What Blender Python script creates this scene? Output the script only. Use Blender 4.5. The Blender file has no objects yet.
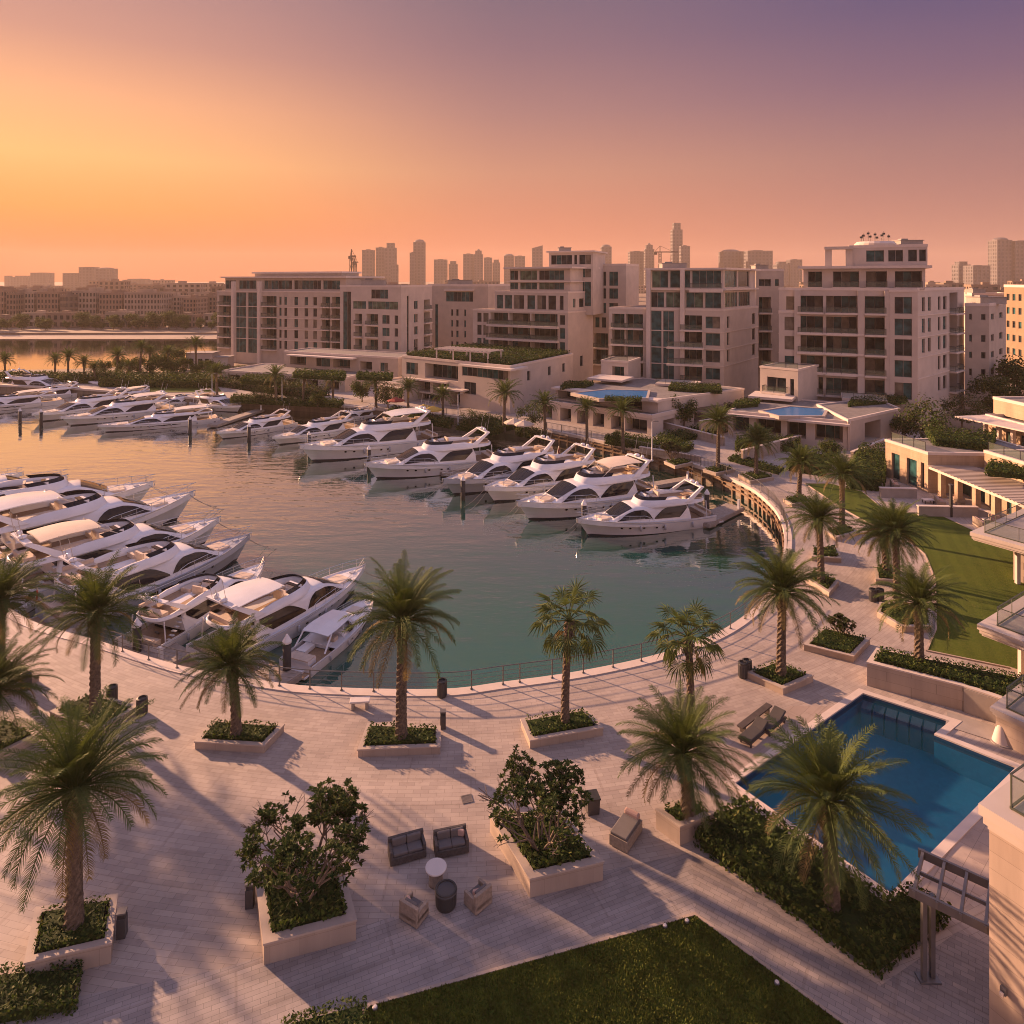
import bpy, bmesh, math, random
from math import sin, cos, pi, radians, sqrt, atan2
from mathutils import Vector, Matrix, noise
from mathutils.geometry import tessellate_polygon
S = bpy.context.scene
COL = S.collection
random.seed(7)

# ---------------- camera: level 24 mm lens, 24 m up, view shifted down ----------------
F = 683.0; H = 24.0; HY = 280.0; WZ = -1.8
cd = bpy.data.cameras.new("camera"); cam = bpy.data.objects.new("camera", cd); COL.objects.link(cam)
cam.location = (0, 0, H); cam.rotation_euler = (pi/2, 0, 0)
cd.sensor_width = 36; cd.lens = 36*F/1024; cd.shift_y = -(512-HY)/1024
cd.clip_start = 0.5; cd.clip_end = 20000
S.camera = cam

# ---------------- sky, sun, exposure ----------------
SUN_EL = 15.5; SUN_DIR = Vector((-0.83, 0.56, 0)).normalized()      # horizontal direction towards the sun
W = bpy.data.worlds.new("World"); S.world = W; W.use_nodes = True
nt = W.node_tree; nt.nodes.clear()
def N(t, **k):
    n = nt.nodes.new(t)
    for a, b in k.items(): setattr(n, a, b)
    return n
def lin(c):
    c = c/255.0
    return c/12.92 if c <= 0.04045 else ((c+0.055)/1.055)**2.4
def srgb(r, g, b, k=1.0): return (lin(r)*k, lin(g)*k, lin(b)*k, 1)
EXPO = 1.42
KS = 2.0**-EXPO
out = N('ShaderNodeOutputWorld'); bg = N('ShaderNodeBackground')
tc = N('ShaderNodeTexCoord'); sep = N('ShaderNodeSeparateXYZ')
nt.links.new(tc.outputs['Generated'], sep.inputs[0])
def ramp(stops):
    r = N('ShaderNodeValToRGB'); e = r.color_ramp.elements
    r.color_ramp.interpolation = 'B_SPLINE' if False else 'LINEAR'
    while len(e) > 1: e.remove(e[-1])
    e[0].position = stops[0][0]; e[0].color = stops[0][1]
    for p, c in stops[1:]:
        x = e.new(p); x.color = c
    return r
# elevation sine -> ramp position (0..1 for 0..0.7)
mp = N('ShaderNodeMapRange'); mp.inputs['From Max'].default_value = 0.70
nt.links.new(sep.outputs['Z'], mp.inputs['Value'])
SKY_SUN = [(0.0, srgb(222,104,40)), (0.06, srgb(236,120,44)), (0.13, srgb(252,156,72,1.14)), (0.22, srgb(255,184,112,1.18)), (0.32, srgb(248,176,126,1.12)),
           (0.42, srgb(216,156,136)), (0.56, srgb(182,140,140)), (0.75, srgb(176,152,166)), (1.0, srgb(160,156,192,1.1))]
SKY_MID = [(0.0, srgb(222,122,88)), (0.10, srgb(216,132,102)), (0.22, srgb(203,142,118)), (0.34, srgb(172,126,122)),
           (0.46, srgb(142,110,122)), (0.55, srgb(124,104,122)), (0.64, srgb(142,134,130)), (0.75, srgb(150,140,146)), (1.0, srgb(160,156,192,1.1))]
SKY_FAR = [(0.0, srgb(176,114,108)), (0.10, srgb(172,118,112)), (0.24, srgb(148,110,116)), (0.36, srgb(112,90,120)),
           (0.48, srgb(80,77,121)), (0.56, srgb(74,74,124)), (0.66, srgb(104,112,120)), (0.76, srgb(124,122,146)), (1.0, srgb(160,156,192,1.1))]
SKY_BACK_FILL = [(0.0, srgb(212,168,154,2.2)), (0.10, srgb(224,180,168,2.6)), (0.26, srgb(216,182,180,2.2)), (0.45, srgb(180,160,184,1.1)), (0.7, srgb(160,150,186,.9)), (1.0, srgb(160,156,192,1.1))]  # unseen sky behind the camera, brightened as added fill light for the facades
r1, r2, r3, r4 = ramp(SKY_SUN), ramp(SKY_MID), ramp(SKY_FAR), ramp(SKY_BACK_FILL)
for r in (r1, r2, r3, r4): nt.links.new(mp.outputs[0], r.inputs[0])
# azimuth: cosine between the horizontal view direction and the sun
hv = N('ShaderNodeCombineXYZ'); nt.links.new(sep.outputs['X'], hv.inputs[0]); nt.links.new(sep.outputs['Y'], hv.inputs[1])
nz = N('ShaderNodeVectorMath', operation='NORMALIZE'); nt.links.new(hv.outputs[0], nz.inputs[0])
dp = N('ShaderNodeVectorMath', operation='DOT_PRODUCT'); nt.links.new(nz.outputs[0], dp.inputs[0]); dp.inputs[1].default_value = SUN_DIR
# frame: left edge cos ~ .95 , middle ~ .56 , right edge ~ -.05
m1 = N('ShaderNodeMapRange', interpolation_type='SMOOTHSTEP'); m1.inputs['From Min'].default_value = 0.54; m1.inputs['From Max'].default_value = 1.02
m2 = N('ShaderNodeMapRange', interpolation_type='SMOOTHSTEP'); m2.inputs['From Min'].default_value = -0.10; m2.inputs['From Max'].default_value = 0.66
for m in (m1, m2): nt.links.new(dp.outputs['Value'], m.inputs['Value'])
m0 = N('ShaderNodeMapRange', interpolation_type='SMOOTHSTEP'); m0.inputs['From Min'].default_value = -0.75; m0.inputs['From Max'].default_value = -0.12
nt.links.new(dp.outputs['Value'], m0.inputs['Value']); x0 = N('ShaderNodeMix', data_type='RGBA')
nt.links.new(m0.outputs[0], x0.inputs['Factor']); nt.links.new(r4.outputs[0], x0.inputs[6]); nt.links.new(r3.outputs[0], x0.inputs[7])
x1 = N('ShaderNodeMix', data_type='RGBA'); x2 = N('ShaderNodeMix', data_type='RGBA')
nt.links.new(m2.outputs[0], x1.inputs['Factor']); nt.links.new(x0.outputs[2], x1.inputs[6]); nt.links.new(r2.outputs[0], x1.inputs[7])
nt.links.new(m1.outputs[0], x2.inputs['Factor']); nt.links.new(x1.outputs[2], x2.inputs[6]); nt.links.new(r1.outputs[0], x2.inputs[7])
# a share of the physical sky, disc off
sk = N('ShaderNodeTexSky', sky_type='NISHITA'); sk.sun_disc = False; sk.sun_elevation = radians(SUN_EL)
sk.sun_rotation = atan2(SUN_DIR.x, SUN_DIR.y); sk.dust_density = 4; sk.air_density = 1.5
sc_ = N('ShaderNodeVectorMath', operation='SCALE'); sc_.inputs['Scale'].default_value = 0.0012
nt.links.new(sk.outputs[0], sc_.inputs[0])
ad = N('ShaderNodeVectorMath', operation='ADD'); nt.links.new(sc_.outputs[0], ad.inputs[1]); nt.links.new(x2.outputs[2], ad.inputs[0])
bg.inputs['Strength'].default_value = KS
nt.links.new(ad.outputs[0], bg.inputs[0]); nt.links.new(bg.outputs[0], out.inputs[0])

sd = bpy.data.lights.new("sun", 'SUN'); sun = bpy.data.objects.new("sun", sd); COL.objects.link(sun)
sd.energy = 5.0; sd.angle = radians(1.2); sd.color = (1.0, 0.56, 0.33)
sv = Vector((SUN_DIR.x*cos(radians(SUN_EL)), SUN_DIR.y*cos(radians(SUN_EL)), sin(radians(SUN_EL))))
sun.rotation_euler = sv.to_track_quat('Z', 'Y').to_euler(); sun.location = (0, 0, 150)
S.view_settings.view_transform = 'Standard'; S.view_settings.look = 'None'
S.view_settings.exposure = EXPO; S.view_settings.gamma = 1.0; S.view_settings.use_curve_mapping = False
S.cycles.use_denoising = True; S.cycles.filter_width = 1.0; S.render.filter_size = 1.0
S.cycles.max_bounces = 6; S.cycles.diffuse_bounces = 2; S.cycles.glossy_bounces = 3; S.cycles.transmission_bounces = 3
S.cycles.transparent_max_bounces = 8; S.cycles.volume_bounces = 0
S.cycles.caustics_reflective = False; S.cycles.caustics_refractive = False
# ---------------- helpers ----------------
def G(px, py, z=0.0):
    Y = F*(H-z)/(py-HY); return Vector(((px-512)/F*Y, Y, z))
def PX(px, Y, z=0.0): return Vector(((px-512)/F*Y, Y, z))
def ZAT(py, Y): return H-(py-HY)*Y/F

class MB:
    def __init__(s): s.v = []; s.f = []; s.m = []; s.mi = 0; s.sm = []; s.smooth = False
    def add(s, vs, fs):
        o = len(s.v); s.v += [tuple(p) for p in vs]
        for f in fs:
            s.f.append([i+o for i in f]); s.m.append(s.mi); s.sm.append(s.smooth)
    def quad(s, a, b, c, d): s.add([a, b, c, d], [(0, 1, 2, 3)])
    def box(s, c, d, rz=0.0, taper=1.0):
        x, y, z = d[0]/2, d[1]/2, d[2]/2; cr, sr = cos(rz), sin(rz); vs = []
        for k, (sx, sy, sz) in enumerate([(-1,-1,-1),(1,-1,-1),(1,1,-1),(-1,1,-1),(-1,-1,1),(1,-1,1),(1,1,1),(-1,1,1)]):
            t = taper if sz > 0 else 1.0
            px, py = sx*x*t, sy*y*t
            vs.append((c[0]+px*cr-py*sr, c[1]+px*sr+py*cr, c[2]+sz*z))
        s.add(vs, [(0,3,2,1),(4,5,6,7),(0,1,5,4),(1,2,6,5),(2,3,7,6),(3,0,4,7)])
    def beam(s, a, b, w, h, up=Vector((0,0,1))):
        a, b = Vector(a), Vector(b); d = (b-a).normalized()
        if abs(d.z) > .99: up = Vector((1,0,0))
        r = d.cross(up).normalized()*w/2; u = r.cross(d).normalized()*h/2
        vs = [a-r-u, a+r-u, a+r+u, a-r+u, b-r-u, b+r-u, b+r+u, b-r+u]
        s.add(vs, [(3,2,1,0),(4,5,6,7),(0,1,5,4),(1,2,6,5),(2,3,7,6),(3,0,4,7)])
    def prism(s, poly, z0, z1, top=True, bottom=False, inset=0.0):
        n = len(poly); P = [Vector((p[0], p[1])) for p in poly]
        if sum(P[i].x*P[(i+1)%n].y-P[(i+1)%n].x*P[i].y for i in range(n)) < 0: P.reverse()
        Q = P if not inset else offset(P, -inset)
        s.add([(p.x,p.y,z0) for p in P]+[(p.x,p.y,z1) for p in Q], [(i,(i+1)%n,(i+1)%n+n,i+n) for i in range(n)])
        if top: s.poly([(p.x,p.y,z1) for p in Q])
        if bottom: s.poly([(p.x,p.y,z0) for p in P], flip=True)
    def poly(s, pts, holes=(), flip=False):
        loops = [[Vector(p) for p in pts]]+[[Vector(p) for p in h] for h in holes]
        flat = [p for l in loops for p in l]
        fs = []
        for t in tessellate_polygon(loops):
            a, b, c = (flat[i] for i in t)
            up = (b-a).cross(c-a).z > 0
            fs.append(tuple(t) if up != flip else tuple(reversed(t)))
        s.add(flat, fs)
    def ring(s, outer, inner, z0, z1):
        # wall ring between two polygons with the same number of points
        n = len(outer)
        s.add([(p[0],p[1],z) for q in (outer, inner) for z in (z0, z1) for p in q],
              [f for i in range(n) for j in [(i+1)%n] for f in ((i,j,j+n,i+n),(i+2*n,i+3*n,j+3*n,j+2*n),(i+n,j+n,j+3*n,i+3*n))])
    def tube(s, pts, r, n=6, r2=None, cap=True):
        pts = [Vector(p) for p in pts]; vs = []; fs = []
        k = len(pts)
        for i, p in enumerate(pts):
            d = (pts[min(i+1,k-1)]-pts[max(i-1,0)]).normalized()
            a = d.cross(Vector((0,0,1)) if abs(d.z) < .95 else Vector((1,0,0))).normalized(); b = d.cross(a)
            rr = r if r2 is None else r+(r2-r)*i/(k-1)
            for j in range(n):
                t = 2*pi*j/n; vs.append(p+a*(rr*cos(t))+b*(rr*sin(t)))
        for i in range(k-1):
            for j in range(n): fs.append((i*n+j, i*n+(j+1)%n, (i+1)*n+(j+1)%n, (i+1)*n+j))
        if cap: fs += [tuple(range(n)), tuple(range((k-1)*n+n-1, (k-1)*n-1, -1))]
        s.add(vs, fs)
    def lathe(s, prof, c=(0,0,0), n=16):
        vs = []; fs = []
        for r, z in prof:
            for j in range(n): vs.append((c[0]+r*cos(2*pi*j/n), c[1]+r*sin(2*pi*j/n), c[2]+z))
        for i in range(len(prof)-1):
            for j in range(n): fs.append((i*n+j, i*n+(j+1)%n, (i+1)*n+(j+1)%n, (i+1)*n+j))
        fs.append(tuple(range(n-1,-1,-1))); fs.append(tuple(range((len(prof)-1)*n, len(prof)*n)))
        s.add(vs, fs)
    def grid(s, rows, closed=False):
        n = len(rows[0]); vs = [p for r in rows for p in r]; fs = []
        for i in range(len(rows)-1):
            for j in range(n-1 if not closed else n):
                fs.append((i*n+j, i*n+(j+1)%n, (i+1)*n+(j+1)%n, (i+1)*n+j))
        s.add(vs, fs)
    def islands(s, name, mats, parent=None, **k):
        """one object per connected piece"""
        par = list(range(len(s.v)))
        def find(i):
            while par[i] != i: par[i] = par[par[i]]; i = par[i]
            return i
        key = {}
        for i, v in enumerate(s.v):
            q = (round(v[0],4),round(v[1],4),round(v[2],4))
            if q in key: par[find(i)] = find(key[q])
            else: key[q] = i
        for f in s.f:
            for j in f[1:]: par[find(j)] = find(f[0])
        G_ = {}
        for f, mi, sm in zip(s.f, s.m, s.sm): G_.setdefault(find(f[0]), []).append((f,mi,sm))
        out = []
        for fs in G_.values():
            b = MB(); mp = {}
            for f, mi, sm in fs:
                g = []
                for i in f:
                    if i not in mp: mp[i] = len(b.v); b.v.append(s.v[i])
                    g.append(mp[i])
                b.f.append(g); b.m.append(mi); b.sm.append(sm)
            out.append(b.build(name, mats, parent, **k))
        return out
    def build(s, name, mats, parent=None, recalc=False, smooth=None, loc=None, bevel=0):
        me = bpy.data.meshes.new(name)
        if loc is not None: s.v = [(p[0]-loc[0], p[1]-loc[1], p[2]-loc[2]) for p in s.v]
        me.from_pydata(s.v, [], s.f)
        for m in (mats if isinstance(mats, (list, tuple)) else [mats]): me.materials.append(m)
        me.polygons.foreach_set('material_index', s.m)
        me.polygons.foreach_set('use_smooth', [True]*len(s.f) if smooth else s.sm)
        if recalc or bevel:
            bm = bmesh.new(); bm.from_mesh(me)
            if recalc:
                bmesh.ops.remove_doubles(bm, verts=bm.verts, dist=1e-4)
                bmesh.ops.recalc_face_normals(bm, faces=bm.faces)
            bm.to_mesh(me); bm.free()
        me.update()
        o = bpy.data.objects.new(name, me); COL.objects.link(o)
        if loc is not None: o.location = loc
        if bevel:
            md = o.modifiers.new("bevel", 'BEVEL'); md.width = bevel; md.segments = 2; md.limit_method = 'ANGLE'
        if parent is not None: o.parent = parent
        return o

def offset(P, d):
    # offset a CCW polygon outwards by d
    n = len(P); out = []
    for i in range(n):
        a, b, c = P[i-1], P[i], P[(i+1)%n]
        e1 = (b-a).normalized(); e2 = (c-b).normalized()
        n1 = Vector((e1.y,-e1.x)); n2 = Vector((e2.y,-e2.x))
        k = (n1+n2); k = k/max(0.3, (1+n1.dot(n2)))
        out.append(b+k*d)
    return out
def ccw(P):
    P = [Vector((p[0],p[1])) for p in P]
    n = len(P)
    if sum(P[i].x*P[(i+1)%n].y-P[(i+1)%n].x*P[i].y for i in range(n)) < 0: P.reverse()
    return P
def tag(o, label, cat, group=None, kind=None):
    if label: o['label'] = label
    if cat: o['category'] = cat
    if group: o['group'] = group
    if kind: o['kind'] = kind
    return o
def structure(o): o['kind'] = 'structure'; return o
def thing(name, label, cat, loc=(0,0,0), rz=0.0, group=None, scale=1.0):
    o = bpy.data.objects.new(name, None); COL.objects.link(o); o.empty_display_size = .3
    o.location = loc; o.rotation_euler = (0,0,rz); o.scale = (scale,)*3
    return tag(o, label, cat, group)
def dup(root, loc, rz, label, group=None, scale=1.0, name=None):
    kids = {}
    for o in KIDS(root): kids.setdefault(o.parent, []).append(o)
    def cp(o, par):
        c = o.copy(); COL.objects.link(c)
        c.parent = par
        for k in kids.get(o, []): cp(k, c)
        return c
    r = cp(root, None); r.location = loc; r.rotation_euler = (0,0,rz); r.scale = (scale,)*3
    if name: r.name = name
    r['label'] = label
    if group: r['group'] = group
    return r
def KIDS(root): return list(root.children_recursive)

# ---------------- materials ----------------
MATS = {}
class MT:
    """small node-tree builder around one Principled BSDF"""
    def __init__(s, name, rough=0.6, metal=0.0, col=(.5,.5,.5), spec=0.5):
        s.mat = bpy.data.materials.new(name); s.mat.use_nodes = True
        s.t = s.mat.node_tree; s.p = s.t.nodes['Principled BSDF']; s.out = s.t.nodes['Material Output']
        s.p.inputs['Base Color'].default_value = (*col, 1); s.p.inputs['Roughness'].default_value = rough
        s.p.inputs['Metallic'].default_value = metal; s.p.inputs['Specular IOR Level'].default_value = spec
        s.tc = None
    def n(s, t, **k):
        x = s.t.nodes.new(t)
        for a, b in k.items(): setattr(x, a, b)
        return x
    def l(s, a, b): s.t.links.new(a, b)
    def coord(s, which='Object'):
        if s.tc is None: s.tc = s.n('ShaderNodeTexCoord')
        return s.tc.outputs[which]
    def mapping(s, scale=(1,1,1), rot=(0,0,0), which='Object', src=None):
        m = s.n('ShaderNodeMapping'); m.inputs['Scale'].default_value = scale; m.inputs['Rotation'].default_value = rot
        s.l(src or s.coord(which), m.inputs[0]); return m.outputs[0]
    def noise(s, scale, detail=4, rough=.55, vec=None, which='Object'):
        n = s.n('ShaderNodeTexNoise'); n.inputs['Scale'].default_value = scale; n.inputs['Detail'].default_value = detail
        n.inputs['Roughness'].default_value = rough; s.l(vec or s.coord(which), n.inputs['Vector']); return n.outputs['Fac']
    def ramp(s, fac, stops):
        r = s.n('ShaderNodeValToRGB'); e = r.color_ramp.elements
        e[0].position, e[0].color = stops[0][0], (*stops[0][1], 1); e[1].position, e[1].color = stops[-1][0], (*stops[-1][1], 1)
        for p, c in stops[1:-1]: e.new(p).color = (*c, 1)
        s.l(fac, r.inputs[0]); return r.outputs[0]
    def mix(s, fac, a, b, mode='MIX'):
        m = s.n('ShaderNodeMix', data_type='RGBA', blend_type=mode)
        for i, v in ((0, fac), (6, a), (7, b)):
            if hasattr(v, 'links'): s.l(v, m.inputs[i])
            else: m.inputs[i].default_value = v if i == 0 else (*v, 1)
        return m.outputs[2]
    def math(s, op, a, b=0.0):
        m = s.n('ShaderNodeMath', operation=op)
        for i, v in enumerate((a, b)):
            if hasattr(v, 'links'): s.l(v, m.inputs[i])
            else: m.inputs[i].default_value = v
        return m.outputs[0]
    def col(s, c): s.l(c, s.p.inputs['Base Color']); return s
    def bump(s, h, dist=.02, strength=.5):
        b = s.n('ShaderNodeBump'); b.inputs['Distance'].default_value = dist; b.inputs['Strength'].default_value = strength
        s.l(h, b.inputs['Height']); s.l(b.outputs[0], s.p.inputs['Normal']); return s
    def done(s, key): MATS[key] = s.mat; return s.mat

def plain(key, col, rough=.6, metal=0.0, var=.12, scale=1.5, spec=.5, bump=0.0):
    m = MT(key, rough, metal, col, spec)
    f = m.noise(scale, 5)
    lo = tuple(c*(1-var) for c in col); hi = tuple(min(1, c*(1+var)) for c in col)
    m.col(m.ramp(f, [(.3, lo), (.7, hi)]))
    if bump: m.bump(m.noise(scale*12, 3), bump)
    return m.done(key)
def stone(key, a, b, bw=.9, bh=.45, mortar=.012, rough=.75, wall=True, streak=.25):
    """ashlar cladding: courses of blocks over whatever way the wall runs, with weather streaks"""
    m = MT(key, rough)
    sp = m.n('ShaderNodeSeparateXYZ'); m.l(m.coord('Object'), sp.inputs[0])
    u = m.math('ADD', sp.outputs[0], m.math('MULTIPLY', sp.outputs[1], .83))
    cb = m.n('ShaderNodeCombineXYZ'); m.l(u, cb.inputs[0]); m.l(sp.outputs[2] if wall else sp.outputs[1], cb.inputs[1])
    br = m.n('ShaderNodeTexBrick'); br.inputs['Scale'].default_value = 1; br.inputs['Brick Width'].default_value = bw
    br.inputs['Row Height'].default_value = bh; br.inputs['Mortar Size'].default_value = mortar
    br.inputs['Color1'].default_value = (*a, 1); br.inputs['Color2'].default_value = (*b, 1)
    br.inputs['Mortar'].default_value = (*[c*.62 for c in a], 1)
    m.l(cb.outputs[0], br.inputs['Vector'])
    st = m.noise(1.0, 5, .6, vec=m.mapping((1.1, 1.1, .12)))
    st = m.ramp(st, [(.3, (1-streak,)*3), (.62, (1,1,1))])
    m.col(m.mix(1.0, br.outputs[0], st, 'MULTIPLY'))
    return m.done(key)
# ---------------- vegetation ----------------
def leaf_mat(key, a, b, rough=.7, trans=.25, scale=2.0, spec=.12):
    m = MT(key, rough, spec=spec)
    c = m.ramp(m.noise(scale, 4, .7), [(.3, a), (.7, b)]); m.col(c)
    t = m.n('ShaderNodeBsdfTranslucent'); m.l(m.mix(1.0, c, (1.3,1.25,.6), 'MULTIPLY'), t.inputs[0])
    mx = m.n('ShaderNodeMixShader'); mx.inputs[0].default_value = trans
    m.l(m.p.outputs[0], mx.inputs[1]); m.l(t.outputs[0], mx.inputs[2]); m.l(mx.outputs[0], m.out.inputs[0])
    return m.done(key)
leaf_mat('frond', (.054,.088,.025), (.098,.126,.040), trans=.2); leaf_mat('frond_young', (.062,.095,.024), (.105,.13,.036), trans=.2)
leaf_mat('frond_old', (.13,.105,.045), (.22,.16,.075))
leaf_mat('fan_leaf', (.055,.080,.022), (.095,.115,.034)); leaf_mat('leaf_dark', (.022,.042,.012), (.045,.072,.018))
leaf_mat('leaf_mid', (.042,.072,.014), (.072,.10,.022)); leaf_mat('leaf_light', (.075,.098,.022), (.125,.13,.036))
leaf_mat('leaf_red', (.16,.06,.03), (.10,.08,.03)); leaf_mat('leaf_grey', (.09,.085,.055), (.14,.12,.075), .6)
plain('soil', (.035,.026,.018), .95, var=.4, scale=8)
plain('bark_grey', (.17,.13,.10), .9, var=.3, scale=9)
def trunk_mat():
    m = MT('palm_bark', .95, spec=.2)
    f = m.noise(7, 5, .7)
    m.col(m.ramp(f, [(.3, (.060,.046,.036)), (.7, (.20,.155,.115))])); m.bump(m.noise(22, 3), .04, .7); return m.done('palm_bark')
trunk_mat()

def frond_mesh(b, L, e0, az, droop, n=24, ll=.55, wid=.045, roll=0.0, flat=0.0, org=(0,0,0)):
    """one feather leaf: arching rib with paired, drooping leaflets"""
    pts = []; p = Vector((.10*cos(az), .10*sin(az), 0))+Vector(org); bend = random.uniform(-.25,.25)
    K = 10
    for i in range(K+1):
        s = i/K; e = e0-droop*s**1.35; a = az+bend*s
        pts.append(p.copy()); d = Vector((cos(e)*cos(a), cos(e)*sin(a), sin(e))); p = p+d*(L/K)
    b.tube(pts, .035, 4, .008, cap=False)
    for i in range(n):
        s = .16+.84*(i+random.uniform(-.3,.3))/n; s = min(.995, s)
        k = min(K-1, int(s*K)); f = s*K-k; q = pts[k].lerp(pts[k+1], f); d = (pts[k+1]-pts[k]).normalized()
        side = d.cross(Vector((0,0,1))); side = side.normalized() if side.length > .05 else Vector((-sin(az),cos(az),0))
        up = side.cross(d)
        l = ll*(.45+.55*sin(pi*min(1,(s*.9+.12))))*random.uniform(.85,1.1)*(1 if s < .85 else 1.15-(s-.85)*3)
        for sg in (-1, 1):
            fw = .70+.6*s
            v = (side*sg+d*fw+up*random.uniform(.05,.45)*(1-flat)).normalized()
            tip_d = (v+Vector((0,0,-1))*random.uniform(.35,1.05)).normalized()
            m1 = q+v*l*.5; m2 = m1+tip_d*l*.5; wv = d*wid*.5
            b.add([q-wv, q+wv, m1+wv*.9, m1-wv*.9, m2], [(0,1,2,3),(3,2,4)])
def date_crown(seed, nf=74, L=3.2, n=44, old=15, wid=.036):
    random.seed(seed); b = MB(); b.smooth = False
    for i in range(nf):
        t = i/(nf-1)
        az = i*2.39996+random.uniform(-.15,.15)
        e0 = radians(84-t*97+random.uniform(-9,9)); dr = radians(42+38*t+random.uniform(-10,16))
        b.mi = 1 if t < .22 else (2 if (i > nf-old and random.random() < .6) else 0)
        frond_mesh(b, L*random.uniform(.84,1.08)*(0.82 if t < .12 else 1), e0, az, dr, n, .56, wid)
    b.mi = 3
    for i in range(60):      # cut leaf bases below the crown
        az = i*2.39996; z = -.15-.9*i/60
        r = .30-.06*i/60; c, s_ = cos(az), sin(az)
        b.beam((r*.7*c, r*.7*s_, z-.12), (r*1.35*c, r*1.35*s_, z+.16), .13, .05)
    return b
def far_crown(seed, nf=46, L=3.3): return date_crown(seed, nf, L, 16, 7, .10)
def fan_crown(seed, nf=30):
    random.seed(seed); b = MB()
    for i in range(nf):
        t = i/(nf-1); az = i*2.39996; e0 = radians(82-t*136+random.uniform(-10,10))
        b.mi = 1 if t < .3 else (2 if t > .84 and random.random() < .75 else 0)
        Lp = random.uniform(1.1,1.65); pts = []; p = Vector((0,0,0))
        for k in range(6):
            e = e0-radians(30)*(k/5)**1.5; pts.append(p.copy()); p = p+Vector((cos(e)*cos(az),cos(e)*sin(az),sin(e)))*(Lp/5)
        b.tube(pts, .03, 4, .015, cap=False)
        c = pts[-1]; d = (pts[-1]-pts[-2]).normalized(); sd_ = d.cross(Vector((0,0,1))); sd_ = sd_.normalized() if sd_.length > .05 else Vector((-sin(az),cos(az),0)); up = sd_.cross(d)
        R = random.uniform(1.0,1.3)*(1 if t > .25 else .85); ns = 22
        for k in range(ns):
            a = radians(-118+236*k/(ns-1)); v = d*cos(a)+sd_*sin(a)+up*(.12 if k%2 else -.02); v.normalize()
            a2 = a+radians(7); v2 = (d*cos(a2)+sd_*sin(a2)+up*(.12 if not k%2 else -.02)).normalized()
            r = R*(.78+.22*cos(a*.6))*random.uniform(.9,1.05)
            m1, m2 = c+v*r*.42, c+v2*r*.42
            tip = (m1+m2)/2+((v+v2)/2+Vector((0,0,-.25-1.1*t))).normalized()*r*.58
            b.add([c, m1, m2, tip], [(0,1,2),(1,3,2)])
    b.mi = 3
    for i in range(50):
        az = i*2.39996; z = -.1-.8*i/50; c, s_ = cos(az), sin(az); r = .26-.05*i/50
        b.beam((r*.7*c, r*.7*s_, z+.1), (r*1.3*c, r*1.3*s_, z-.12), .10, .04)
    return b
def palm_trunk(h, r0, r1, seed, lean=(0,0), ribs=True):
    random.seed(seed); b = MB(); n = 14; step = .16 if ribs else .5; K = max(6, int(h/step)); rows = []
    for i in range(K+1):
        t = i/K; z = h*t; r = (r0+(r1-r0)*min(1,t*1.5))*(1+.35*math.exp(-t*h/.35)); row = []
        for j in range(n):
            a = 2*pi*(j+.5*(i%2))/n; k = 1+(.11*(1 if (j+i)%2 else -1) if ribs else 0)+random.uniform(-.03,.03)
            row.append((r*k*cos(a)+lean[0]*t*t, r*k*sin(a)+lean[1]*t*t, z))
        rows.append(row)
    b.grid(rows, closed=True); return b
CROWN = {}
def crown_data(key, fn, mats):
    if key not in CROWN:
        o = fn().build('crown', [MATS[k] for k in mats]); CROWN[key] = o.data; bpy.data.objects.remove(o)
    return CROWN[key]
DM = ('frond','frond_young','frond_old','palm_bark'); FM = ('fan_leaf','frond_young','frond_old','palm_bark')
PALM_N = [0]
def palm(px, py, pyc, kind, label, rad=None, z=0.0, group='palms planted round the marina', Y=None):
    """px, py: foot of the trunk on the ground of height z; pyc: picture row of the crown's heart"""
    i = PALM_N[0]; PALM_N[0] += 1
    p = G(px, py, z) if Y is None else PX(px, Y, z); h = ZAT(pyc, p.y)-z
    far = p.y > 88
    if kind == 'fan': data = crown_data(('fan', i%2), lambda: fan_crown(40+i), FM)
    elif far: data = crown_data(('far', i%3), lambda: far_crown(60+i), DM)
    else: data = crown_data(('date', i%4), lambda: date_crown(20+i), DM)
    rnd = random.Random(900+i); s = (rad/3.1) if rad else rnd.uniform(.92,1.05)
    root = thing('palm_tree', label, 'palm tree', p, rnd.uniform(0,6.28), group)
    lean = (rnd.uniform(-.25,.25), rnd.uniform(-.25,.25))
    r = .27 if kind == 'date' else .22
    palm_trunk(h, r*s**.5, r*.86*s**.5, i, lean, not far).build('trunk', MATS['palm_bark'], root)
    c = bpy.data.objects.new('crown', data); COL.objects.link(c); c.parent = root; c.location = (lean[0], lean[1], h); c.scale = (s,s,s*rnd.uniform(.92,1.06))
    c.rotation_euler = (rnd.uniform(-.06,.06), rnd.uniform(-.06,.06), 0)
    return root

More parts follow.
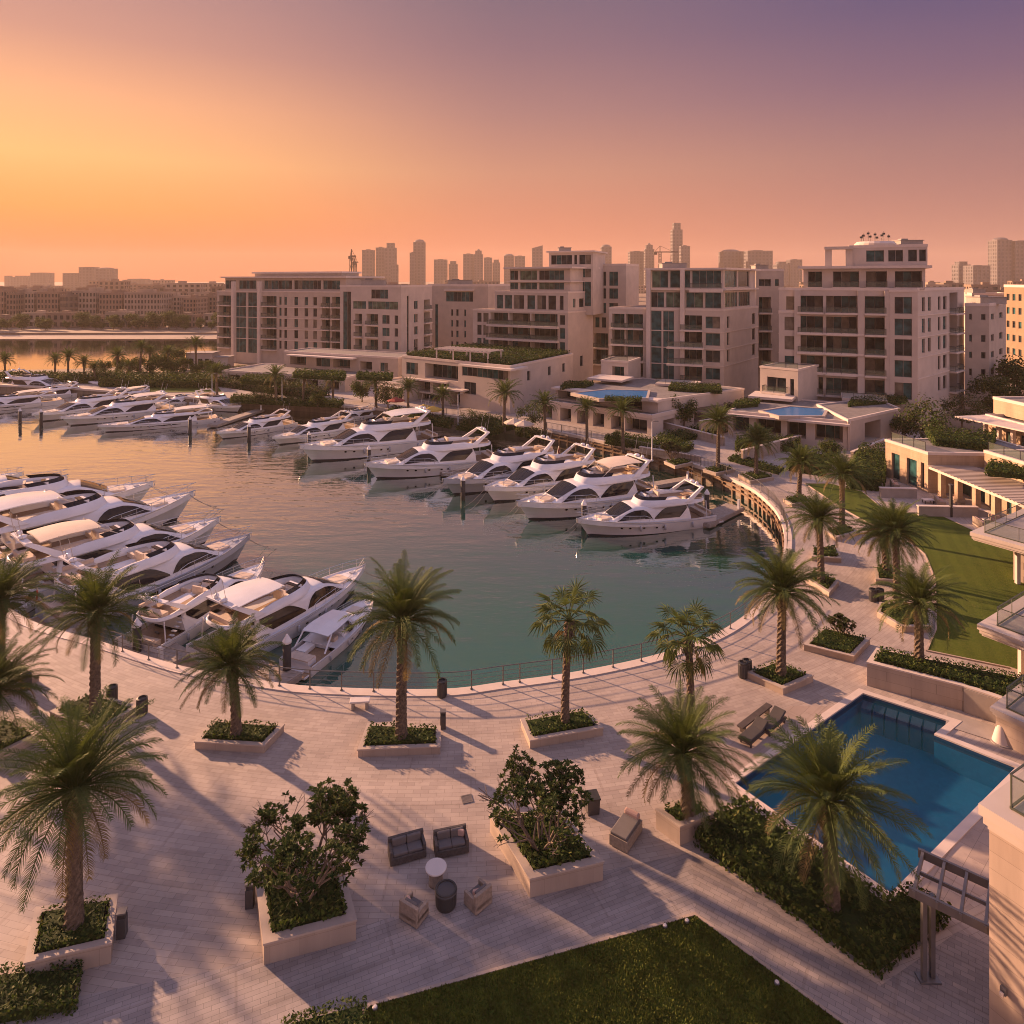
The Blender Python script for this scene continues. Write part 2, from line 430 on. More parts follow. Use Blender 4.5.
def leaf_quad(b, c, nrm, l, w_, rnd):
    t = Vector((rnd.uniform(-1,1), rnd.uniform(-1,1), rnd.uniform(-.4,1)))
    d = (t-nrm*t.dot(nrm)); d = d.normalized() if d.length > 1e-3 else Vector((1,0,0)); s_ = d.cross(nrm)
    b.add([c-d*l*.5, c+s_*w_*.5, c+d*l*.5, c-s_*w_*.5], [(0,1,2,3)])
def hedge(name, poly, z0, h, label, cat, leaf=.16, dens=60, mats=('leaf_dark','leaf_mid','leaf_light'), group=None, clip=True, seed=1, accent=None, lump=.12, wts=(5,4,1.5)):
    """a clipped or loose mass of shrubs filling a polygon: a lumpy inner body and many small leaves"""
    rnd = random.Random(seed); P = ccw(poly); I = offset(P, -.06) if clip else P
    b = MB(); b.mi = 0
    c0 = sum((Vector(p) for p in P), Vector((0,0)))/len(P)
    T = [(P[a],P[c],P[d]) for a,c,d in tessellate_polygon([[Vector((p.x,p.y,0)) for p in P]])]
    ar = [abs((q-p).cross(r-p))/2 for p,q,r in T]; A = sum(ar)
    def hz(x, y): return h*(1+lump*2*noise.noise((x*1.1,y*1.1,seed*3.7))+lump*noise.noise((x*3.1,y*3.1,seed)))
    J = offset(P, -min(.35,.10+h*.12))
    b.prism([(p.x,p.y) for p in J], z0-.05, z0+h*.60)
    for _ in range(int(A*dens*1.3)):
        p,q,r = rnd.choices(T, ar)[0]; u,v = rnd.random(), rnd.random()
        if u+v > 1: u,v = 1-u,1-v
        x = p+(q-p)*u+(r-p)*v; z = z0+hz(x.x,x.y)*rnd.uniform(.62,1.06)
        nrm = Vector((rnd.gauss(0,.55), rnd.gauss(0,.55), 1)).normalized()
        b.mi = rnd.choices(range(len(mats)), wts[:len(mats)])[0]
        k = rnd.uniform(.6,1.25); leaf_quad(b, Vector((x.x,x.y,z)), nrm, leaf*k, leaf*.55*k, rnd)
    n = len(P)
    for i in range(n):
        a, c = P[i], P[(i+1)%n]; L = (c-a).length; e = (c-a)/max(L,1e-6); out = Vector((e.y,-e.x))
        for _ in range(int(L*h*dens*.9)):
            t = rnd.random(); x = a+(c-a)*t+out*rnd.uniform(-.10,.04); z = z0+h*rnd.random()*.97
            nrm = Vector((out.x+rnd.gauss(0,.5), out.y+rnd.gauss(0,.5), .4+rnd.gauss(0,.4))).normalized()
            b.mi = rnd.choices(range(len(mats)), wts[:len(mats)])[0]
            k = rnd.uniform(.6,1.2); leaf_quad(b, Vector((x.x,x.y,z)), nrm, leaf*k, leaf*.55*k, rnd)
    o = b.build(name, [MATS[m] for m in mats], loc=(c0.x,c0.y,z0)); tag(o, label, cat, group); return o

def bush_mesh(seed, R=2.0, hgt=3.4, leaf=.205):
    """multi-stemmed small tree with bare forking stems and leaf rosettes at the tips"""
    rnd = random.Random(seed); st = MB(); lf = MB(); tips = []
    def grow(p, d, l, r, lev):
        q = p+d*l; st.tube([p, p.lerp(q,.5)+Vector((rnd.uniform(-.04,.04),)*3), q], r, 5, r*.72, cap=False)
        if lev <= 1: tips.append((q, d))
        if lev == 0 or (q.z > hgt): return
        for k in range(rnd.choice((2,3,3))):
            nd = (d+Vector((rnd.gauss(0,.55), rnd.gauss(0,.55), rnd.uniform(-.12,.45)))).normalized()
            grow(q, nd, l*rnd.uniform(.62,.85), r*.66, lev-1)
    for k in range(8):
        a = k*.785+rnd.uniform(-.3,.3); grow(Vector((.16*cos(a),.16*sin(a),0)), Vector((.6*cos(a),.6*sin(a),1)).normalized(), hgt*.33, .06, 4)
    for q, d in tips:
        if (Vector((q.x,q.y,0)).length > R*1.15): continue
        for j in range(15):
            a = rnd.uniform(0,6.28); v = (d*.55+Vector((cos(a),sin(a),rnd.uniform(-.35,.6)))).normalized(); l = leaf*rnd.uniform(.7,1.2)
            s_ = v.cross(Vector((0,0,1))); s_ = s_.normalized() if s_.length > .05 else Vector((1,0,0))
            lf.mi = rnd.choices((0,1,2), (4,4,2.2))[0]
            lf.add([q, q+v*l*.5+s_*l*.2, q+v*l+Vector((0,0,-l*.18)), q+v*l*.5-s_*l*.2], [(0,1,2,3)])
    return st, lf
def leafy_tree(seed, R, hgt, n=2600, leaf=.3, clumps=26, squash=.75):
    """round broadleaf tree: tapered forking trunk, crown of separate leaf clumps with gaps between"""
    rnd = random.Random(seed); st = MB(); lf = MB(); cz = hgt-R*squash
    C = []
    for i in range(clumps):
        while True:
            v = Vector((rnd.uniform(-1,1), rnd.uniform(-1,1), rnd.uniform(-1,1)))
            if .35 < v.length < 1: break
        c = Vector((v.x*R*.82, v.y*R*.82, cz+v.z*R*squash*.85)); C.append(c)
    st.tube([(0,0,-.1),(.05,0,cz*.35),(0,.06,cz*.7)], .045*hgt*.5+.05, 8, .03*hgt*.5, cap=False)
    for c in C[::2]: st.tube([(0,.05,cz*.55), (c.x*.45,c.y*.45,cz*.55+(c.z-cz*.55)*.6), c], .05, 5, .012, cap=False)
    for i in range(n):
        c = C[i%len(C)]; r = R*.36
        d = Vector((rnd.gauss(0,1), rnd.gauss(0,1), rnd.gauss(0,.8))); d = d.normalized()*(r*rnd.random()**.4)
        lf.mi = rnd.choices((0,1,2), ((5,4,1) if (i%len(C))%3 else (2,4,4)))[0]
        k = rnd.uniform(.6,1.3); leaf_quad(lf, c+d, (d+Vector((0,0,r*.5))+Vector((rnd.gauss(0,r*.4),rnd.gauss(0,r*.4),0))).normalized(), leaf*k, leaf*.6*k, rnd)
    return st, lf
TREE = {}
def tree(key, fn, mats, loc, label, cat='tree', name='garden_tree', group=None, scale=1.0, rz=0.0):
    if key not in TREE:
        a, b = fn(); oa = a.build('trunk', MATS['bark_grey'], smooth=True); ob = b.build('crown', [MATS[m] for m in mats]); TREE[key] = (oa.data, ob.data)
        bpy.data.objects.remove(oa); bpy.data.objects.remove(ob)
    r = thing(name, label, cat, loc, rz, group, scale)
    for nm, dd in zip(('trunk','crown'), TREE[key]):
        o = bpy.data.objects.new(nm, dd); COL.objects.link(o); o.parent = r
    return r
LM = ('leaf_dark','leaf_mid','leaf_light')

# ---------------- the setting's materials ----------------
plain('earth', (.24,.17,.115), .95, var=.3, scale=.02)
def paving(key, a, b, polar=None, bw=.8, bh=.4, rot=0.0, mort=.008, dirt=.22, row_tone=0.0):
    m = MT(key, .72)
    if polar:
        off = m.n('ShaderNodeVectorMath', operation='SUBTRACT'); m.l(m.coord(), off.inputs[0]); off.inputs[1].default_value = (*polar, 0)
        sp = m.n('ShaderNodeSeparateXYZ'); m.l(off.outputs[0], sp.inputs[0])
        r = m.math('SQRT', m.math('ADD', m.math('POWER', sp.outputs[0], 2.0), m.math('POWER', sp.outputs[1], 2.0)))
        an = m.math('MULTIPLY', m.math('ARCTAN2', sp.outputs[0], m.math('MULTIPLY', sp.outputs[1], -1.0)), 44.0)
        cb = m.n('ShaderNodeCombineXYZ'); m.l(an, cb.inputs[0]); m.l(r, cb.inputs[1]); vec = cb.outputs[0]
    else: vec = m.mapping((1,1,1), (0,0,rot))
    def brick(w, h, c1, c2, mo, ms):
        br = m.n('ShaderNodeTexBrick'); br.inputs['Scale'].default_value = 1; br.inputs['Brick Width'].default_value = w
        br.inputs['Row Height'].default_value = h; br.inputs['Mortar Size'].default_value = ms
        br.inputs['Color1'].default_value = (*c1,1); br.inputs['Color2'].default_value = (*c2,1); br.inputs['Mortar'].default_value = (*mo,1)
        br.inputs['Bias'].default_value = 0; m.l(vec, br.inputs['Vector']); return br.outputs[0]
    c = brick(bw, bh, a, b, tuple(x*.5 for x in a), mort)
    bands = brick(5.2, 1.6, (1,1,1), (.90,.89,.89), (.86,.84,.83), .05)          # wide bays set out with a darker course
    c = m.mix(1.0, c, bands, 'MULTIPLY')
    if row_tone:
        w = m.n('ShaderNodeTexWave', wave_type='BANDS', bands_direction='Y', wave_profile='SIN'); w.inputs['Scale'].default_value = .30
        w.inputs['Distortion'].default_value = .8; w.inputs['Detail'].default_value = 3; w.inputs['Detail Scale'].default_value = 2.5
        m.l(vec, w.inputs['Vector'])
        c = m.mix(1.0, c, m.ramp(w.outputs['Fac'], [(.25, (1-row_tone,)*3), (.75, (1,1,1))]), 'MULTIPLY')
    d = m.ramp(m.noise(.35, 6, .62), [(.32, (1-dirt,)*3), (.66, (1,1,1))])
    c = m.mix(1.0, c, d, 'MULTIPLY')
    sp_ = m.ramp(m.noise(1.3, 6, .75), [(.55, (1,1,1)), (.72, (.80,.78,.77))])
    m.col(m.mix(1.0, c, sp_, 'MULTIPLY'))
    m.bump(m.noise(6, 4), .01, .3)
    return m.done(key)
paving('paving', (.49,.415,.36), (.40,.335,.295), polar=(-5,84), bw=.62, bh=.24, mort=.006)
paving('path_paving', (.42,.37,.345), (.34,.30,.285), rot=radians(-22), bw=.5, bh=.18, mort=.007, row_tone=.14)
paving('path_paving_b', (.40,.345,.315), (.29,.255,.245), rot=radians(35), bw=.42, bh=.2, mort=.008, dirt=.3)
paving('deck_paving', (.47,.385,.325), (.41,.33,.28), rot=radians(-41), bw=1.2, bh=.6)
stone('quay_stone', (.30,.235,.18), (.25,.195,.15), 1.6, .6, .02, .8, streak=.4)
stone('limestone', (.46,.365,.295), (.42,.33,.265), 1.1, .55, .008, .75)
stone('limestone_warm', (.50,.36,.24), (.45,.32,.21), 1.1, .5, .008, .75)
plain('planter_rim', (.43,.36,.31), .75, var=.08); stone('planter_stone', (.43,.345,.28), (.39,.31,.25), 1.2, .6, .006, .7, streak=.18)
plain('concrete', (.33,.29,.26), .85, var=.12, scale=1.2)
plain('render_white', (.50,.43,.38), .8, var=.08, scale=.5)
plain('render_tan', (.45,.375,.315), .85, var=.10, scale=.5)
plain('render_pink', (.50,.425,.37), .85, var=.10, scale=.4)
plain('slab_edge', (.60,.51,.45), .75, var=.06)
plain('dark_metal', (.045,.043,.045), .45, .6)
plain('grey_metal', (.20,.19,.19), .45, .5)
plain('rail_metal', (.17,.165,.16), .4, .5)
plain('roof_grey', (.20,.18,.17), .9, var=.2)
plain('timber', (.20,.12,.065), .7, var=.3, scale=3)
plain('timber_dark', (.07,.055,.05), .7, var=.25, scale=3)
def grass_mat(key, a, b, c):
    m = MT(key, .9, spec=.15)
    big = m.ramp(m.noise(.35, 4), [(.3, a), (.7, b)])
    fine = m.noise(9.0, 6, .75, vec=m.mapping((1, 1.7, 1), (0,0,.5)))
    wv = m.n('ShaderNodeTexWave', wave_type='BANDS', bands_direction='X', wave_profile='SIN'); wv.inputs['Scale'].default_value = .28; wv.inputs['Distortion'].default_value = 1.2; m.l(m.mapping((1,1,1),(0,0,.42)), wv.inputs['Vector'])
    big = m.mix(1.0, big, m.ramp(wv.outputs['Fac'], [(.35,(.84,.86,.84)),(.65,(1,1,1))]), 'MULTIPLY')
    big = m.mix(m.ramp(m.noise(.9,5,.7), [(.58,(0,0,0)),(.75,(.55,)*3)]), big, (.11,.095,.025))
    m.col(m.mix(m.ramp(fine, [(.42, (0,0,0)), (.66, (.8,)*3)]), big, c))
    m.bump(m.noise(30, 3, .8), .05, .9); return m.done(key)
grass_mat('lawn', (.052,.088,.010), (.080,.112,.014), (.115,.130,.022))
def water_mat(key, col, wav, strength, rough, dist):
    """rippled harbour water: deep teal body under a mirror that strengthens towards grazing view"""
    m = MT(key, .5, 0, col, .0)
    n1 = m.noise(wav, 3, .5, vec=m.mapping((.45, 1.35, 1), (0,0,.18)))
    n2 = m.noise(wav*4.5, 2, .5, vec=m.mapping((.6, 1.2, 1), (0,0,-.3)))
    patch = m.ramp(m.noise(.035, 3), [(.38, (.25,)*3), (.62, (1,)*3)])
    h = m.math('MULTIPLY', m.math('ADD', n1, m.math('MULTIPLY', n2, .22)), patch)
    b = m.n('ShaderNodeBump'); b.inputs['Distance'].default_value = dist; b.inputs['Strength'].default_value = strength; m.l(h, b.inputs['Height'])
    lw = m.n('ShaderNodeLayerWeight'); lw.inputs['Blend'].default_value = .5; m.l(b.outputs[0], lw.inputs['Normal'])
    fac = m.ramp(lw.outputs['Facing'], [(0, (.03,)*3), (.42, (.17,)*3), (.56, (.30,)*3), (.68, (.72,)*3), (.80, (.94,)*3), (1, (1,)*3)])
    g = m.n('ShaderNodeBsdfGlossy'); g.inputs['Roughness'].default_value = rough; m.l(b.outputs[0], g.inputs['Normal'])
    mx = m.n('ShaderNodeMixShader'); m.l(fac, mx.inputs[0]); m.l(m.p.outputs[0], mx.inputs[1]); m.l(g.outputs[0], mx.inputs[2]); m.l(mx.outputs[0], m.out.inputs[0])
    return m.done(key)
water_mat('sea_water', (.007,.082,.064), .55, .90, .02, .09); water_mat('lagoon_water', (.02,.05,.045), .4, .4, .05, .05)
def pool_water(key, col, alpha):
    m = MT(key, .02, 0, col); m.p.inputs['IOR'].default_value = 1.33; m.p.inputs['Alpha'].default_value = alpha
    m.bump(m.noise(1.6, 3, .5), .03, .45); return m.done(key)
pool_water('pool_water', (.006,.06,.10), .42)
def tile_mat(key, a, b):
    m = MT(key, .3)
    v = m.n('ShaderNodeTexVoronoi'); v.inputs['Scale'].default_value = 5; m.l(m.coord(), v.inputs['Vector'])
    m.col(m.mix(m.math('MULTIPLY', v.outputs['Color'], .5), a, b)); return m.done(key)
tile_mat('pool_tile', (.014,.17,.37), (.024,.25,.48)); tile_mat('step_tile', (.05,.10,.18), (.07,.13,.22)); tile_mat('pool_tile_dark', (.015,.05,.12), (.02,.07,.16))

# ---------------- ground, basin, lagoon ----------------
EDGE_PX = [(0,605),(30,622),(60,632),(100,643),(150,659),(200,672),(281,685),(330,689),(400,691),(456,690),(500,684),(560,676),(610,667),(650,658),
  (690,646),(720,633),(745,617),(768,595),(780,572),(785,550),(785,530),(778,512),(765,498),(750,487),(724,475),(690,463),(640,450),(560,432),
  (500,422),(430,413),(360,407),(300,402),(250,400),(200,398),(150,394),(100,390),(50,387),(0,385)]
def smooth_path(P, n=3):
    out = []
    for i in range(len(P)-1):
        p0, p1, p2, p3 = P[max(i-1,0)], P[i], P[i+1], P[min(i+2,len(P)-1)]
        for k in range(n):
            t = k/n
            out.append(.5*((2*p1)+(p2-p0)*t+(2*p0-5*p1+4*p2-p3)*t*t+(3*p1-p0-3*p2+p3)*t**3))
    return out+[P[-1]]
EDGE = smooth_path([G(*p) for p in EDGE_PX])
POOL = [G(*p) for p in ((863,694),(950,722),(934,735),(1016,768),(891,894),(735,784))]
LAND = [Vector((-300,50,0)), Vector((-60,62,0))]+EDGE+[Vector(p) for p in ((-150,160,0),(-300,168,0),(-300,176,0),(-170,179,0),(-120,184,0),(-75,207,0),(-85,312,0),
  (-400,308,0),(-6000,330,0),(-6000,8000,0),(6000,8000,0),(6000,-80,0),(-300,-80,0))]
g = MB(); gz = -.03
g.poly([(p.x,p.y,gz) for p in LAND], [[(p.x,p.y,gz) for p in POOL]])
k = len(LAND)
g.add([(p.x,p.y,gz) for p in LAND]+[(p.x,p.y,-4) for p in LAND], [(i,i+1,i+1+k,i+k) for i in range(k-1)])
structure(g.build('ground', MATS['earth']))
w = MB(); w.quad((-6000,-80,WZ),(6000,-80,WZ),(6000,8000,WZ),(-6000,8000,WZ)); structure(w.build('water', MATS['sea_water']))
w = MB(); w.quad((-900,172,WZ+.004),(-70,172,WZ+.004),(-70,330,WZ+.004),(-900,330,WZ+.004)); structure(w.build('lagoon_water', MATS['lagoon_water']))
pz = MB()
pz.poly([(p.x,p.y,0) for p in [Vector((-60,62,0))]+EDGE+[Vector(p) for p in ((-118,168,0),(-60,163,0),(-20,150,0),(24,132,0),(66,108,0),(80,70,0),(66,40,0),(40,12,0),(-70,12,0))]],
        [[(p.x,p.y,0) for p in POOL]])
structure(pz.build('plaza_pavement', MATS['paving']))
# coping along the quay and the wall below it
def strip(path, d0, d1, z):
    r0, r1 = [], []
    for i, p in enumerate(path):
        t = (path[min(i+1,len(path)-1)]-path[max(i-1,0)]).normalized(); nrm = Vector((t.y,-t.x,0))
        r0.append((p+nrm*d0)+Vector((0,0,z))); r1.append((p+nrm*d1)+Vector((0,0,z)))
    return r0, r1
cp_ = MB()
a0, a1 = strip(EDGE, -.12, .55, .05); b0, _ = strip(EDGE, -.12, 0, -.35); c0, _ = strip(EDGE, .55, 0, -.02)
c1 = [Vector((p.x,p.y,-.02)) for p in a1]
cp_.grid([b0, a0, a1, c1])
structure(cp_.build('quay_kerb', MATS['slab_edge'], recalc=True))
qw = MB(); t0, _ = strip(EDGE, -.02, 0, -.3); t1, _ = strip(EDGE, -.02, 0, -3.2)
qw.grid([t0, t1])
qroot = qw.build('quay_wall', MATS['quay_stone'])
tag(qroot, 'long curved stone quay wall round the marina basin at the waterline', 'quay wall')
fp = MB(); rl = MB()
for i in range(0, len(EDGE)-1):
    p = EDGE[i]
    if p.y > 52 and p.x > 3 and p.y < 120:
        q = EDGE[i+1]; t = (q-p).normalized(); nrm = Vector((t.y,-t.x,0))
        n = max(1, int((q-p).length/1.4))
        for j in range(n):
            c = p.lerp(q, j/n)-nrm*.16
            fp.box((c.x,c.y,-1.5),(.22,.22,2.3), atan2(t.y,t.x))
        for z in (-.62,-1.15):
            rl.beam(p-nrm*.2+Vector((0,0,z)), q-nrm*.2+Vector((0,0,z)), .14, .2)
fp.build('fender_piles', MATS['timber'], qroot); rl.build('fender_rails', MATS['timber'], qroot)

# path of darker pavers across the front and down beside the hedge
ph = MB(); z = .004
pa = [(-30,1032),(80,996),(220,969),(392,917),(600,872),(692,852),(695,917),(370,1008),(300,1034),(-30,1120)]
ph.poly([G(x,y,z) for x,y in pa]); structure(ph.build('garden_path', MATS['path_paving']))
ph = MB()
ph.poly([G(x,y,z) for x,y in [(692,852),(880,986),(960,930),(1100,1000),(1000,1130),(840,1024),(695,917)]]); structure(ph.build('side_path', MATS['path_paving_b']))
# lawns, each with a thin stone edging
def lawn(name, px, z):
    P = ccw([G(x,y) for x,y in px]); O = offset(P, .11)
    l = MB(); l.poly([(p.x,p.y,z) for p in P]); structure(l.build(name, MATS['lawn']))
    e = MB(); e.ring([(p.x,p.y) for p in O], [(p.x,p.y) for p in P], -.01, z+.03); structure(e.build(name+'_kerb', MATS['limestone'], recalc=True))
    return P
LAWN1 = lawn('front_lawn', [(695,917),(370,1008),(300,1090),(950,1100),(840,1024)], .05)
LAWN2 = lawn('villa_lawn', [(806,484),(830,484),(862,492),(880,507),(911,514),(941,516),(975,532),(1040,560),(1100,600),(1100,700),(1010,668),(928,651),(937,630),(936,580),(926,555),(905,537),(870,524),(845,510)], .05)
LAWNB = lawn('bank_lawn', [(150,386),(215,384),(222,392),(150,393)], .05)
# grass blades, too many to count
def blades(name, P, n, z, h, seed):
    random.seed(seed); xs = [p.x for p in P]; ys = [p.y for p in P]; b = MB()
    from mathutils.geometry import intersect_point_tri_2d
    tris = tessellate_polygon([[Vector((p.x,p.y,0)) for p in P]])
    T = [(P[a],P[c],P[d]) for a,c,d in tris]; ar = [abs((q-p).cross(r-p)) for p,q,r in T]
    for _ in range(n):
        p,q,r = random.choices(T, ar)[0]; u,v = random.random(), random.random()
        if u+v > 1: u,v = 1-u,1-v
        c = p+(q-p)*u+(r-p)*v
        if c.y < 18: continue
        a = random.random()*6.28; hh = h*random.uniform(.6,1.3); w_ = .035
        b.add([(c.x-w_*cos(a),c.y-w_*sin(a),z),(c.x+w_*cos(a),c.y+w_*sin(a),z),(c.x+random.uniform(-.04,.04),c.y+random.uniform(-.04,.04),z+hh)],[(0,1,2)])
    return b
plain('blade', (.100,.120,.017), .8, var=.45, scale=1.2, spec=.2)
o = blades('grass_blades', LAWN1, 45000, .05, .07, 3).build('short_grass', MATS['blade']); tag(o, 'short mown grass blades covering the front lawn', 'grass', kind='stuff')

# ---------------- the swimming pool ----------------
PC = ccw(POOL); CO = offset(PC, .38)
proot = thing('swimming_pool', 'large blue swimming pool with a stepped notch and pale stone coping beside the plaza', 'pool', (PC[0].x,PC[0].y,0))
def under(o, r): o.parent = r; o.location = Vector(o.location)-Vector(r.location); return o
m = MB(); m.ring([(p.x,p.y) for p in CO], [(p.x,p.y) for p in PC], -.02, .06); under(m.build('coping', MATS['slab_edge'], recalc=True), proot)
m = MB(); n = len(PC)
m.add([(p.x,p.y,-.02) for p in PC]+[(p.x,p.y,-.34) for p in PC], [((i+1)%n,i,i+n,(i+1)%n+n) for i in range(n)]); m.mi = 1
m.add([(p.x,p.y,-.34) for p in PC]+[(p.x,p.y,-1.5) for p in PC], [((i+1)%n,i,i+n,(i+1)%n+n) for i in range(n)])
m.poly([(p.x,p.y,-1.5) for p in PC]); under(m.build('basin', [MATS['pool_tile_dark'], MATS['pool_tile']]), proot)
m = MB(); m.poly([(p.x,p.y,-.13) for p in PC]); under(m.build('pool_surface', MATS['pool_water']), proot)
A_, B_ = POOL[0], POOL[1]; ax = (B_-A_).normalized(); inn = Vector((ax.y,-ax.x,0)) if (POOL[4]-A_).dot(Vector((ax.y,-ax.x,0))) > 0 else Vector((-ax.y,ax.x,0))
L_ = (B_-A_).length
for i in range(7):
    c = A_+ax*(L_*(i+.5)/7)+inn*.55
    m = MB(); m.box((c.x,c.y,-.88),(L_/7*.84,.85,1.22), atan2(ax.y,ax.x)); under(m.build('step_block', MATS['step_tile']), proot)
dk = MB(); Q = [G(*p) for p in ((1010,800),(1030,815),(960,905),(905,880))]
dk = MB(); dk.poly([G(x,y,.006) for x,y in ((1030,742),(1040,850),(935,930),(900,900),(1024,768))]); structure(dk.build('pool_terrace', MATS['deck_paving']))
# wooden lounging deck left of the pool
dk = MB(); dk.poly([G(x,y,.006) for x,y in ((728,745),(790,706),(842,706),(735,775))]); structure(dk.build('lounging_deck', MATS['deck_paving']))
# ---------------- buildings ----------------
def glass(key, col, rough=.08, var=.5):
    m = MT(key, rough, 0, col, .22)
    f = m.noise(.9, 2, .5)
    m.col(m.ramp(f, [(.35, tuple(c*(1-var) for c in col)), (.65, tuple(c*(1+var) for c in col))]))
    return m.done(key)
glass('glass_dark', (.022,.030,.034)); glass('glass_teal', (.024,.078,.082)); glass('glass_green', (.07,.115,.085), .12)
glass('glass_curtain', (.16,.135,.105), .35, .3)
def clear_glass(key, col, alpha):
    m = MT(key, .04, 0, col, .6); m.p.inputs['Alpha'].default_value = alpha; return m.done(key)
plain('rail_frame', (.085,.095,.07), .4, .3); clear_glass('rail_glass', (.13,.17,.12), .30); clear_glass('balcony_glass', (.14,.17,.13), .45)
plain('window_frame', (.24,.21,.19), .5, .2); plain('ochre', (.27,.18,.11), .85, scale=.4)
BR = random.Random(11)

